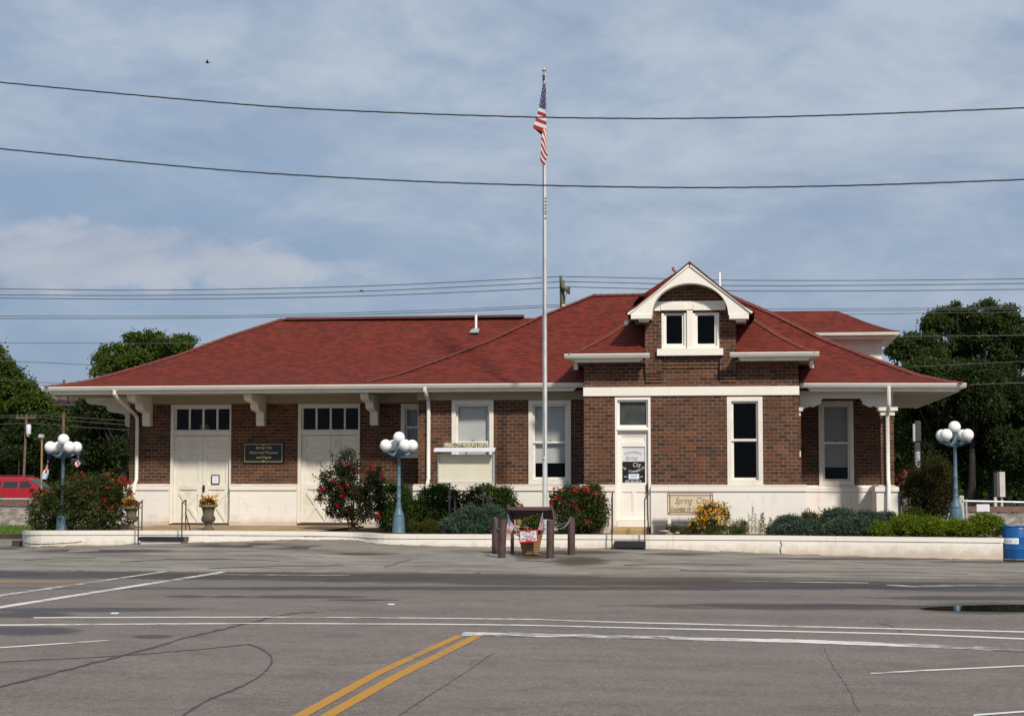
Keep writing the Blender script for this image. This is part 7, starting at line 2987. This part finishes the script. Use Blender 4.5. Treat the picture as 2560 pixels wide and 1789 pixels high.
tree('broadleaf_tree', 'round crowned tree rising above the slope of the freight roof',
     ZC([(590, 360, 36, 36), (600, 280, 34, 34), (640, 235, 34, 28), (640, 320, 50, 40), (700, 210, 38, 28), (760, 230, 45, 35), (700, 290, 55, 45), (790, 160, 34, 34), (830, 145, 34, 26), (900, 150, 45, 30), (960, 150, 36, 26), (850, 210, 60, 45), (950, 205, 60, 45), (1020, 180, 40, 30), (770, 300, 60, 50), (860, 280, 60, 50), (960, 270, 60, 45), (1060, 210, 40, 36), (1100, 175, 32, 24), (1150, 165, 36, 24), (1120, 210, 50, 36), (1040, 260, 50, 40), (690, 370, 60, 45), (780, 360, 70, 45), (1060, 400, 90, 70), (1180, 360, 80, 60), (1120, 480, 90, 70), (1010, 470, 70, 50), (1220, 460, 80, 70), (1080, 560, 90, 60)], 30),
     'leaf_tree', .13, 1000, 30, .12, 350, 30, gL, .26, limbs=14)
# the wood far behind closes the view down to the ground
pts, drs = [], []
for _ in range(5200):
    px = random.choice((random.uniform(-250, 560), random.uniform(2080, 2800), random.uniform(-1300, 3600)))
    py = random.uniform(1020 if px < 2000 else 960, 1262)
    c = P(px, py, 62 + random.uniform(-2, 4))
    pts.append(tuple(c))
Pn = np.repeat(np.array(pts), 22, 0) + rng.normal(0, .5, (5200 * 22, 3))
quads_mesh('distant_wood', leaf_quads(Pn, np.tile([0, -1.0, .5], (len(Pn), 1)), .42, 1.5, 1.0), 'leaf_wood', None, Vector((0, 62, 0)), 'stuff')
o = bpy.context.scene.objects['distant_wood']
o['label'] = 'dark mass of woodland far behind the tracks'
o['category'] = 'wood'

# ------------------------------------------------------------------ railway, grass and the road beyond
def zt(x): return -.0035 * (x + 8)
mb = MB()
prof = [(12.0, .0), (12.5, .07), (13.2, .36), (13.9, .62), (14.1, .65), (17.6, .65), (19.5, .4), (21.5, .1), (24, 0)]
X = [-110, -60, -40, -30, -20, -10, 0, 6, 12, 20, 40, 90]
for a, b in zip(X, X[1:]):
    for (y0, z0), (y1, z1_) in zip(prof, prof[1:]):
        mb.face([(a, y0, z0 + zt(a)), (b, y0, z0 + zt(b)), (b, y1, z1_ + zt(b)), (a, y1, z1_ + zt(a))])
struct(mb.build('ballast_ground', 'ballast'))
tr = thing('railway_track', Vector((0, 15.6, .78)), 'rusty railway track on the ballast bank behind the depot', 'railway track')
for y in (14.9, 16.35):
    m_ = MB()
    for a, b in zip(X, X[1:]):
        m_.mesh([(a, y - .07, .67 + zt(a)), (b, y - .07, .67 + zt(b)), (b, y + .07, .67 + zt(b)), (a, y + .07, .67 + zt(a)), (a, y - .035, .85 + zt(a)), (b, y - .035, .85 + zt(b)), (b, y + .035, .85 + zt(b)), (a, y + .035, .85 + zt(a))],
                [(0, 1, 5, 4), (1, 2, 6, 5), (2, 3, 7, 6), (3, 0, 4, 7), (4, 5, 6, 7)])
    m_.build('rail', 'rail_rust', tr)
m_ = MB()
for i in range(300):
    x = -60 + i * .45
    if x > 40: break
    m_.box(x, x + .22, 14.35, 16.9, .57 + zt(x), .70 + zt(x))
o = m_.build('sleeper', 'sleeper', tr)
o['kind'] = 'stuff'
# grass strip with a low brown kerb on the left
mb = MB()
mb.face([(-110, 2.2, .16), (-17.5, 2.2, .12), (-17.5, 12.7, .08), (-110, 12.7, .14)])
struct(mb.build('grass_ground', 'grass_base'))
pts = np.stack([rng.uniform(-45, -17.5, 26000), rng.uniform(2.3, 12.5, 26000), np.full(26000, .14)], 1)
quads_mesh('grass', leaf_quads(pts, np.tile([0, 0, 1.0], (26000, 1)), .08, 4.0, .35), 'leaf_grass', None, Vector((-30, 4, .2)), 'stuff')
mb = MB()
mb.box(-90, -19.3, 1.9, 2.15, 0, .19)
struct(mb.build('kerb', 'kerb_brown'))
mb = MB()
mb.face([(-150, 24, .02), (120, 24, .0), (120, 58, .0), (-150, 58, .02)])
struct(mb.build('back_road', 'asphalt'))
# gravel and ground beside the depot on the right
mb = MB()
mb.face([(WP[-1][0] + .06, -4.6, -.06), (60, -4.6, -.3), (60, 12.8, .05), (WP[-1][0] + .06, 12.8, .08)])
struct(mb.build('gravel_ground', 'ballast'))

# ------------------------------------------------------------------ chain link fences
def fence(x0, x1, y, zb, h, posts, label, mat):
    t = thing('chain_link_fence', Vector((x0, y, zb(x0))), label, 'fence')
    m_ = MB()
    m_.tube([(x0, y, zb(x0) + h), (x1, y, zb(x1) + h)], .03, 8)
    m_.build('top_rail', mat, t)
    for x in posts:
        m_ = MB()
        m_.tube([(x, y, zb(x) - .2), (x, y, zb(x) + h + .05)], .035, 8)
        m_.build('post', mat, t)
    m_ = MB()
    s = .11
    n = int((x1 - x0) / s)
    for i in range(-int(h / s), n + 1):
        for sg in (1, -1):
            xa, xb = x0 + i * s, x0 + i * s + h
            za, zb_ = 0, h
            ca, cb = max(xa, x0), min(xb, x1)
            if cb <= ca: continue
            ta, tb = (ca - xa) / h, (cb - xa) / h
            if sg < 0: ta, tb = 1 - ta, 1 - tb
            A_, B_ = Vector((ca, y, zb(ca) + h * ta)), Vector((cb, y, zb(cb) + h * tb))
            w = Vector((0, 0, .0013))
            m_.face([A_ - w, B_ - w, B_ + w, A_ + w])
    m_.build('mesh', mat, t)
    return t


pL = P(80, 1243, 8.5)
zL_ = lambda x: .42
fence(PX(-120, 1243, 8.5), PX(84, 1243, 8.5), 8.5, zL_, P(40, 1247, 8.5).z - .42, [PX(75, 1300, 8.5), PX(-60, 1300, 8.5)], 'chain link fence in front of the red car', 'galvanised')
pR = P(2415, 1258, 7.0)
hR = pR.z - .2
fence(PX(2405, 1258, 7.0), PX(2640, 1262, 7.0), 7.0, lambda x: .2 - .02 * (x - 10), hR, [PX(2415.5, 1280, 7.0), PX(2580, 1280, 7.0)], 'chain link fence with a white plate, behind the blue drum', 'galvanised')
q = RC(2441, 1260, 2474, 1279, 6.95)
m_ = MB()
m_.bbox(q[0], q[1], 6.93, 6.96, q[2], q[3], .01)
tag(m_.build('fence_plate', 'sign_pale', origin=Vector(((q[0] + q[1]) / 2, 6.95, q[2]))), 'blank white plate hung on the chain link fence', 'sign')

# ------------------------------------------------------------------ trackside things on the right
q = RC(2394, 1238, 2407, 1285, 6.0)
cb = thing('signal_cabinet', Vector((q[0], 6, .1)), 'pale grey cabinet behind a street lamp pole, beside the fence', 'cabinet')
m_ = MB()
m_.bbox(q[0] - .25, q[1], 5.7, 6.3, .0, q[3], .02)
m_.build('body', 'cabinet_grey', cb)
q2 = RC(2352, 1268, 2394, 1285, 5.9)
m_ = MB()
m_.bbox(q2[0] - .3, q[0] - .26, 5.6, 6.2, .0, q2[3], .02)
m_.build('base_box', 'cabinet_grey', cb)
Ya = 8.6
q = RC(2250, 1226, 2292, 1275, Ya)
ac = thing('equipment_box', Vector((q[0], Ya, .3)), 'grey louvred equipment box with a white meter behind the porch pier', 'equipment')
m_ = MB()
m_.bbox(q[0], q[1] + .4, Ya, Ya + .8, .2, q[3], .02)
m_.build('body', 'cabinet_dark', ac)
m_ = MB()
for i in range(9):
    z_ = lerp(q[2], q[3], .12 + i * .09)
    m_.box(q[0] + .28, q[1] + .35, Ya - .02, Ya - .001, z_, z_ + .03)
m_.build('louvre', 'cabinet_grey', ac)
m_ = MB()
r2 = RC(2255, 1232, 2262, 1254, Ya)
m_.bbox(r2[0], r2[1], Ya - .14, Ya - .021, r2[2], r2[3], .01)
m_.build('meter', 'paper', ac)
Yg = 13.2
q = RC(2285.5, 1051.5, 2302.5, 1103, Yg)
sgn = thing('signal_box', Vector(((q[0] + q[1]) / 2, Yg, .8)), 'dark trackside signal box with a white face, on a post behind the bronze bush', 'signal')
m_ = MB()
m_.mat('signal_dark').bbox(q[0] + .04, q[1], Yg, Yg + .3, q[2], q[3], .02)
m_.mat('concrete_pale').bbox(q[0] - .03, q[0] + .038, Yg + .02, Yg + .28, q[2], q[3] - .1, .01)
m_.build('box', None, sgn)
r2 = RC(2288, 1103, 2301, 1127, Yg)
m_ = MB()
m_.bbox(r2[0], r2[1], Yg + .05, Yg + .25, r2[2], q[2] - .001, .01)
m_.build('lower_box', 'signal_dark', sgn)
m_ = MB()
m_.tube([((r2[0] + r2[1]) / 2, Yg + .15, .6), ((r2[0] + r2[1]) / 2, Yg + .15, r2[2])], .09, 10)
m_.build('post', 'galvanised', sgn)
Ys = 20.5
q = RC(2499, 1179, 2513, 1242, Ys)
ps = thing('trackside_sign', Vector((q[0], Ys, .3)), 'pale upright sign board seen edge on beyond the tracks', 'sign')
m_ = MB()
m_.mat('concrete_pale').bbox(q[0], q[1], Ys, Ys + .5, q[2], q[3], .01)
m_.build('board', None, ps)
r2 = RC(2490.5, 1181, 2499, 1242, Ys + .3)
m_ = MB()
m_.bbox(r2[0], q[0] - .001, Ys + .05, Ys + .9, r2[2], r2[3], .01)
m_.build('back_board', 'cabinet_dark', ps)
for (xa, xb) in ((2487, 2494), (2504, 2509)):
    r3 = RC(xa, 1242, xb, 1272, Ys)
    m_ = MB()
    m_.box(r3[0], r3[1], Ys + .1, Ys + .3, .2, r3[3] - .002)
    m_.build('post', 'concrete_pale', ps)

# ------------------------------------------------------------------ far things on the left: poles, sign, cars
def wood_pole(px0, py0, px1, py1, w, Y, name, label, mat='pole_wood', zb=None):
    a, b = P(px0, py0, Y), P(px1, py1, Y)
    if zb is not None:
        d = (a - b)
        a = b + d * ((b.z - zb) / (b.z - a.z)) if abs(b.z - a.z) > .01 else a
    k = (b - CAM).dot(FWD) / F
    t = thing(name, a, label, 'pole')
    m_ = MB()
    m_.tube([a, b], [w * k * .55, w * k * .42], 10)
    m_.build('post', mat, t, smooth=True)
    return t, b, k


Yp_ = 50
t, b, k = wood_pole(59, 1205, 66.5, 1034, 7, Yp_, 'utility_pole', 'wooden utility pole with a white transformer above the red car', zb=.0)
m_ = MB()
q = P(71.5, 1073, Yp_ - .2)
m_.lathe([(.13, -.28), (.14, -.26), (.14, .22), (.11, .28), (.02, .3)], q, 14)
m_.tube([q + Vector((-.04, 0, -.38)), q + Vector((-.02, 0, -.28))], .07, 8)
m_.build('transformer', 'sign_pale', t, smooth=True)
m_ = MB()
m_.box(b.x - .62, b.x + .55, Yp_ - .06, Yp_ + .06, b.z - .28, b.z - .16)
for x in (-.55, -.3, .3, .5):
    m_.tube([(b.x + x, Yp_, b.z - .16), (b.x + x, Yp_, b.z - .02)], .04, 6)
m_.build('cross_arm', 'pole_wood', t)
t, b, k = wood_pole(157, 1180, 160.3, 949, 8, 34, 'utility_pole', 'brown wooden pole carrying three floodlights', zb=.0)
for (x, y, rot_, lab) in ((138, 999, .5, 0), (182, 999, -.5, 0), (157, 1001, .1, 0)):
    q = P(x, y, 33.6)
    m_ = MB()
    m_.bbox(-.20, .20, -.12, .12, -.14, .14, .04)
    Rm = Matrix.Rotation(rot_, 3, 'Y') @ Matrix.Rotation(.4, 3, 'X')
    m_.v = [tuple(q + Rm @ Vector(v)) for v in m_.v]
    m_.build('floodlight', 'car_trim', t)
m_ = MB()
qa, qb = P(134, 1011, 33.8), P(188, 1011, 33.8)
m_.tube([qa, qb], .03, 8)
m_.build('cross_arm', 'galvanised', t)
t, b, k = wood_pole(103, 1222, 105, 1092, 5.5, 30, 'lamp_post', 'short ochre post with a small lamp on top, beside the red car', 'post_ochre', zb=.2)
m_ = MB()
m_.bbox(b.x - .13, b.x + .06, b.y - .15, b.y + .15, b.z - .05, b.z + .12, .03)
m_.build('lamp_head', 'cabinet_grey', t)
wood_pole(47, 1205, 48, 1147, 5, 52, 'wooden_post', 'short brown wooden post beside the transformer pole', zb=.0)

# big reader board far off behind the lamp
YR_ = 49.5
q = RC(175, 1143.5, 215.5, 1180, YR_)
rs = thing('roadside_sign', Vector(((q[0] + q[1]) / 2, YR_, 0)), 'distant roadside reader board with pale rows', 'sign')
m_ = MB()
m_.bbox(q[0], q[1], YR_, YR_ + .4, q[2], q[3], .04)
m_.build('panel', 'car_trim', rs)
m_ = MB()
for i in range(5):
    z_ = lerp(q[2], q[3], .06 + .19 * i)
    m_.box(q[0] + .1, lerp(q[0], q[1], random.uniform(.7, .97)), YR_ - .04, YR_ - .001, z_, z_ + .085)
m_.box(lerp(q[0], q[1], .72), q[1] - .06, YR_ - .05, YR_ - .002, lerp(q[2], q[3], .55), lerp(q[2], q[3], .88))
m_.build('letter_row', 'sign_pale', rs)
m_ = MB()
m_.box((q[0] + q[1]) / 2 - .15, (q[0] + q[1]) / 2 + .15, YR_ + .1, YR_ + .3, 0, q[2] - .001)
m_.build('post', 'car_trim', rs)
q = RC(147.5, 1151, 156.5, 1174, 55)
bs_ = thing('street_banner', Vector((q[0], 55, 0)), 'narrow white banner sign on a thin post far behind the rose bush', 'sign')
m_ = MB()
m_.bbox(q[0], q[1], 55, 55.06, q[2], q[3], .01)
m_.build('panel', 'sign_pale', bs_)
m_ = MB()
m_.tube([(q[0] - .06, 55.03, 0), (q[0] - .06, 55.03, q[3] + .1)], .05, 8)
m_.build('post', 'rail_rust', bs_)
q = RC(128, 1174.5, 158, 1192, 66)
m_ = MB()
m_.box(q[0] - 2, q[1] + 3, 66, 70, 0, q[2])
m_.prism([(65.6, q[2] + .001), (70.4, q[2] + .001), (68, q[3])], 'x', q[0] - 2.3, q[1] + 3.3)
tag(m_.build('small_building', 'cabinet_grey', origin=Vector((q[0], 66, 0))), 'low pale grey building far behind the rose bush', 'building')


def estate_car(name, x_front, y, zg, paint, label, L=4.5, H=1.72, wid=1.8):
    """boxy estate car seen from its right side, nose towards +X; local x measured back from the nose"""
    t = thing(name, Vector((x_front - L / 2, y, zg)), label, 'car')
    y0, y1 = y - wid / 2, y + wid / 2
    X_ = lambda d: x_front - d
    Z_ = lambda z: zg + z
    body = [(0.02, .45), (0, .62), (.04, .86), (.30, .98), (1.22, 1.06), (4.42, 1.10), (4.48, .9), (4.5, .5), (4.4, .36), (.1, .36)]
    m_ = MB()
    m_.prism([(X_(d), Z_(z)) for d, z in body], 'y', y0, y1)
    bodyo = m_.build('body', paint, t)
    cab = [(1.10, 1.05), (1.92, H - .06), (2.2, H), (3.95, H), (4.28, H - .06), (4.44, 1.08)]
    m_ = MB()
    pts0 = [(X_(d), y0 + .04, Z_(z)) for d, z in cab]
    i0 = [0.0, .16, .18, .18, .16, 0]
    A_ = [(X_(d), y0 + .03 + i0[k], Z_(z)) for k, (d, z) in enumerate(cab)]
    B_ = [(X_(d), y1 - .03 - i0[k], Z_(z)) for k, (d, z) in enumerate(cab)]
    n = len(cab)
    m_.mesh(A_ + B_, [tuple(range(n))[::1], tuple(range(n, 2 * n))[::-1]] + [(i, n + i, n + (i + 1) % n, (i + 1) % n) for i in range(n)])
    m_.build('cabin', paint, t)
    # side glass, both sides
    for sy, inset in ((y0, 1), (y1, -1)):
        for (da, db, dc, dd) in ((1.46, 2.30, 2.30, 1.98), (2.42, 3.22, 3.22, 2.42), (3.34, 4.20, 4.06, 3.34)):
            z_lo, z_hi = 1.12, H - .14
            ya = sy + inset * (.03 + .01) - inset * .012
            yb = sy + inset * (.03 + .155) - inset * .012
            g_ = MB()
            g_.face([(X_(da), ya, Z_(z_lo)), (X_(db), ya, Z_(z_lo)), (X_(dc), yb, Z_(z_hi)), (X_(dd), yb, Z_(z_hi))])
            g_.build('window', 'car_glass', t)
    g_ = MB()
    g_.face([(X_(1.16) + .012, y0 + .10, Z_(1.10)), (X_(1.16) + .012, y1 - .10, Z_(1.10)), (X_(1.82) + .012, y1 - .24, Z_(H - .12)), (X_(1.82) + .012, y0 + .24, Z_(H - .12))])
    g_.build('windscreen', 'car_shield', t)
    for d in (.92, 3.56):
        for sy, s_ in ((y0, -1), (y1, 1)):
            m_ = MB()
            arch = []
            for k in range(13):
                a_ = math.pi * k / 12
                arch.append((X_(d) + .46 * math.cos(a_), Z_(.40) + .44 * math.sin(a_)))
            m_.prism(arch, 'y', sy - .0 + s_ * .004, sy + s_ * .03)
            m_.build('wheel_arch', 'car_trim', t)
            m_ = MB()
            m_.tube([(X_(d), sy + s_ * .05, Z_(.36)), (X_(d), sy - s_ * .2, Z_(.36))], .36, 24)
            w_ = m_.build('wheel', 'tyre', t)
            m_ = MB()
            m_.tube([(X_(d), sy + s_ * .06, Z_(.36)), (X_(d), sy + s_ * .045, Z_(.36))], .22, 18)
            for q in range(5):
                a_ = q * 2 * math.pi / 5
                m_.tube([(X_(d), sy + s_ * .065, Z_(.36)), (X_(d) + .2 * math.cos(a_), sy + s_ * .062, Z_(.36) + .2 * math.sin(a_))], .03, 5)
            m_.build('rim', 'rim_steel', w_)
    m_ = MB()
    m_.box(X_(.0) + .05, X_(.25), y0 + .05, y1 - .05, Z_(.36), Z_(.58))
    m_.box(X_(4.3), X_(4.5) - .06, y0 + .05, y1 - .05, Z_(.38), Z_(.6))
    m_.box(X_(3.05), X_(1.45), y0 - .02, y0 - .001, Z_(.42), Z_(.56))
    m_.build('bumper', 'car_trim', t)
    m_ = MB()
    m_.box(X_(.06) + .03, X_(.14), y0 + .1, y0 + .42, Z_(.72), Z_(.86))
    m_.build('headlight', 'sign_pale', t)
    m_ = MB()
    m_.box(X_(.06) + .03, X_(.14), y1 - .42, y1 - .1, Z_(.72), Z_(.86))
    m_.build('headlight', 'sign_pale', t)
    for yy in (y0 + .32, y1 - .32):
        m_ = MB()
        m_.tube([(X_(2.1), yy, Z_(H + .01)), (X_(2.2), yy, Z_(H + .06)), (X_(3.9), yy, Z_(H + .06)), (X_(4.0), yy, Z_(H + .01))], .02, 6)
        m_.build('roof_rail', 'car_trim', t)
    m_ = MB()
    m_.bbox(X_(1.62), X_(1.42), y0 - .2, y0 - .01, Z_(1.06), Z_(1.2), .03)
    m_.build('mirror', paint, t)
    for d in (2.36, 3.3):
        m_ = MB()
        m_.box(X_(d) - .012, X_(d), y0 - .002, y0 - .0005, Z_(.5), Z_(1.08))
        m_.build('door_gap', 'car_trim', t)
    for d in (2.2, 3.14):
        m_ = MB()
        m_.bbox(X_(d), X_(d) + .14, y0 - .03, y0 - .002, Z_(.96), Z_(1.0), .008)
        m_.build('door_handle', 'car_trim', t)
    return t


YCAR = 44
wheel = P(8, 1262, YCAR)
estate_car('parked_car', wheel.x + 3.56, YCAR, PZ(20, 1272, YCAR - .9), 'car_red', 'red estate car parked beyond the tracks')
w2 = P(24, 1193, YCAR + 9)
estate_car('parked_car', P(24, 1193, YCAR + 9).x + .9, YCAR + 9, PZ(0, 1179, YCAR + 9) - 2.0, 'car_grey', 'grey vehicle roof and windscreen showing behind the red car', H=2.0)

# ------------------------------------------------------------------ wires and the pole behind the depot
def wire(px_pts, Y, r, label, mat='wire_grey', group=None, twist=False):
    pts = []
    # carry the wire on past the edges of the view to its next pole
    px_pts = list(px_pts)
    if px_pts[0][0] <= -60:
        (x0, y0), (x1, y1) = px_pts[0], px_pts[1]
        px_pts.insert(0, (x0 - 900, y0 + (y0 - y1) / (x1 - x0) * 900 * 1.15))
    if px_pts[-1][0] >= 2630:
        (x0, y0), (x1, y1) = px_pts[-2], px_pts[-1]
        px_pts.append((x1 + 900, y1 + (y1 - y0) / (x1 - x0) * 900 * 1.15))
    n = 90
    xa, xb = px_pts[0][0], px_pts[-1][0]
    # smooth curve through the points (Catmull-Rom in x)
    def yv(x):
        for i in range(len(px_pts) - 1):
            if x <= px_pts[i + 1][0] or i == len(px_pts) - 2:
                x0, y0 = px_pts[max(i - 1, 0)]
                x1, y1 = px_pts[i]
                x2, y2 = px_pts[i + 1]
                x3, y3 = px_pts[min(i + 2, len(px_pts) - 1)]
                t = (x - x1) / (x2 - x1)
                m1 = (y2 - y0) / (x2 - x0) * (x2 - x1)
                m2 = (y3 - y1) / (x3 - x1) * (x2 - x1)
                return (2 * t**3 - 3 * t**2 + 1) * y1 + (t**3 - 2 * t**2 + t) * m1 + (-2 * t**3 + 3 * t**2) * y2 + (t**3 - t**2) * m2
    for i in range(n + 1):
        x = lerp(xa, xb, i / n)
        Yy = Y(x) if callable(Y) else Y
        pts.append(P(x, yv(x), Yy))
    m_ = MB()
    if not twist:
        m_.tube(pts, r, 6)
    else:
        # a bundle of three conductors wound round one another
        dense = []
        for a, b in zip(pts, pts[1:]):
            for k_ in range(8):
                dense.append(a.lerp(b, k_ / 8))
        ln = 0
        for s_ in range(3):
            q, ln = [], 0
            for i, p in enumerate(dense):
                if i: ln += (p - dense[i - 1]).length
                a_ = ln * 4.4 + s_ * 2 * math.pi / 3
                q.append(p + Vector((0, math.cos(a_) * r * .9, math.sin(a_) * r * .9)))
            m_.tube(q, r * .72, 5)
    return tag(m_.build('overhead_wire', mat, origin=pts[n // 2]), label, 'wire', group)


gH = 'heavy twisted cables over the road'
gU = 'utility wires behind the depot'
wire([(-80, 195), (0, 206), (532, 255), (780, 272.6), (1280, 291.7), (1670, 296.5), (2060, 289), (2560, 270), (2640, 265.5)], -13, .0095, 'upper heavy twisted cable, crossing the flag', 'wire_black', gH, True)
wire([(-80, 362), (0, 372), (557, 425), (948, 449), (1280, 461.6), (1726, 469), (2116, 464), (2560, 449), (2640, 445)], -13, .0095, 'lower heavy twisted cable, crossing the flagpole below the flag', 'wire_black', gH, True)
wire([(-80, 721.4), (0, 722), (390, 725), (892, 715.5), (1280, 698), (1403, 691)], 16, .016, 'top wire from the mossy utility pole over the freight roof', 'wire_grey', gU)
wire([(-80, 736.5), (0, 737), (390, 738.3), (836, 730.5), (1280, 711), (1407, 703.5)], 16, .016, 'second wire from the mossy utility pole over the freight roof, bird on it', 'wire_grey', gU)
wire([(-80, 744.5), (0, 745), (390, 747.6), (892, 740), (1280, 724.6), (1421, 717)], 16, .016, 'third wire from the mossy utility pole over the freight roof', 'wire_grey', gU)
wire([(1403, 691), (1600, 695), (1793, 700), (2172, 700.7), (2560, 697), (2640, 696)], 16, .016, 'top wire from the mossy utility pole past the arched dormer', 'wire_grey', gU)
wire([(1407, 703.5), (1560, 707), (1800, 713.4), (2172, 713), (2560, 708.5), (2640, 707.5)], 16, .016, 'second wire from the mossy utility pole past the arched dormer', 'wire_grey', gU)
wire([(1421, 717), (1560, 720.3), (1810, 726.8), (2172, 727), (2560, 723), (2640, 722)], 16, .016, 'third wire from the mossy utility pole past the arched dormer', 'wire_grey', gU)
wire([(-80, 790), (0, 790), (560, 789), (1100, 774.5), (1360, 763), (1404, 761)], 17, .012, 'upper of two faint wires just above the freight roof ridge', 'wire_grey', gU)
wire([(-80, 796), (0, 796), (560, 794), (1100, 780), (1360, 768), (1404, 766)], 17, .014, 'lower of two faint wires just above the freight roof ridge', 'wire_grey', gU)
wire([(1404, 761), (1500, 764), (1900, 772), (2200, 771), (2400, 769), (2640, 767)], 17, .011, 'upper of three faint wires from the dormer to the tall trees', 'wire_grey', gU)
wire([(1404, 766), (1500, 769), (1900, 778), (2200, 776), (2400, 774), (2640, 772)], 17, .011, 'middle of three faint wires from the dormer to the tall trees', 'wire_grey', gU)
wire([(1404, 772), (1500, 775), (1900, 786), (2200, 784.5), (2400, 781.5), (2640, 779)], 17, .011, 'lowest of three faint wires from the dormer to the tall trees', 'wire_grey', gU)
wire([(-80, 856), (0, 857), (300, 857.5), (545, 859)], 24, .012, 'single level wire passing behind the round crowned tree', 'wire_grey', gU)
wire([(-80, 899), (0, 902), (120, 906.5), (245, 913)], 24, .014, 'wire sloping down into the round crowned tree', 'wire_grey', gU)
wire([(-80, 945), (0, 949), (80, 954), (165, 958.5)], 30, .014, 'wire reaching the top of the floodlight pole', 'wire_grey', gU)
wire([(2200, 841.5), (2400, 839.5), (2640, 837)], 18, .012, 'single pale wire crossing the trees beside the rear bay roof', 'wire_grey', gU)
wire([(2280, 917), (2400, 910.5), (2560, 903), (2640, 899)], 18, .010, 'thin wire crossing the trees just above the porch eave', 'wire_grey', gU)
wire([(2425, 961), (2500, 958.5), (2640, 953)], 10, .011, 'wire leaving the tip of the porch eave', 'wire_grey', gU)
for i, (y0, y1, y2) in enumerate(((1037, 1043, 1052), (1042, 1052, 1063), (1058, 1066, 1075))):
    wire([(-60, y0 + 4 + i), (66, y0), (190, y1), (330, y2)], 40, .014, ('uppermost', 'middle', 'lowest')[i] + ' of the three wires from the transformer pole across the trees', 'wire_grey', gU)
Yk = 16.0
a, b = P(1408, 800, Yk), P(1401.5, 689.5, Yk)
upole = thing('utility_pole', Vector((a.x, Yk, .7)), 'mossy wooden utility pole with a slanting arm rising behind the roof', 'pole')
m_ = MB()
m_.tube([Vector((a.x + .06, Yk, .7)), a, P(1405, 720, Yk), b], [.19, .115, .085, .045], 10)
m_.build('post', 'pole_mossy', upole, smooth=True)
m_ = MB()
m_.tube([P(1404, 700, Yk - .1), P(1406.5, 716, Yk - .12), P(1414, 724, Yk - .2), P(1423, 733, Yk - .28)], [.055, .075, .06, .05], 8)
m_.tube([P(1408, 702, Yk - .1), P(1408, 716, Yk - .12)], .055, 8)
m_.tube([P(1422, 731, Yk - .28), P(1422, 716, Yk - .28)], .05, 8)
m_.build('cross_arm', 'pole_mossy', upole, smooth=True)
m_ = MB()
m_.tube([P(1417, 731, Yk - .25), P(1412.5, 747, Yk - .15)], .012, 6)
m_.build('brace', 'wire_grey', upole)
m_ = MB()
q = P(1411, 767, Yk - .15)
m_.tube([q + Vector((-.08, 0, .05)), q + Vector((.12, 0, 0))], .045, 8)
m_.tube([q + Vector((-.06, 0, -.02)), q + Vector((.16, 0, -.09))], .04, 8)
m_.build('insulator', 'concrete_pale', upole, smooth=True)


def bird(p, label, s, flying):
    t = MB()
    def el(c, rx, ry, rz, n=10):
        m_ = MB()
        m_.sphere((0, 0, 0), 1, n, 7)
        t.mesh([(p.x + c[0] * s + v[0] * rx * s, p.y + c[1] * s + v[1] * ry * s, p.z + c[2] * s + v[2] * rz * s) for v in m_.v], m_.f)
    el((0, 0, 0), .11, .06, .055)
    el((-.11, 0, .035), .045, .04, .04)
    t.mesh([(p.x - .15 * s, p.y, p.z + .03 * s), (p.x - .19 * s, p.y, p.z + .022 * s), (p.x - .15 * s, p.y, p.z + .015 * s), (p.x - .15 * s, p.y + .01 * s, p.z + .022 * s)], [(0, 1, 2), (0, 3, 1), (1, 3, 2)])
    t.mesh([(p.x + .08 * s, p.y - .03 * s, p.z), (p.x + .08 * s, p.y + .03 * s, p.z), (p.x + .24 * s, p.y + .04 * s, p.z - .04 * s), (p.x + .24 * s, p.y - .04 * s, p.z - .04 * s)], [(0, 1, 2, 3)])
    if flying:
        for sg in (-1, 1):
            t.mesh([(p.x - .06 * s, p.y + sg * .04 * s, p.z + .02 * s), (p.x + .06 * s, p.y + sg * .04 * s, p.z + .02 * s), (p.x + .10 * s, p.y + sg * .30 * s, p.z + .12 * s), (p.x + .02 * s, p.y + sg * .28 * s, p.z + .12 * s)], [(0, 1, 2, 3)])
    return tag(t.build('bird', 'bird_black', origin=p, smooth=True), label, 'bird')


bird(P(519, 157, 20), 'small dark bird flying high above the heavy cables', .62, True)
bird(P(905, 727, 16), 'small dark bird perched on a utility wire above the freight roof', .55, False)
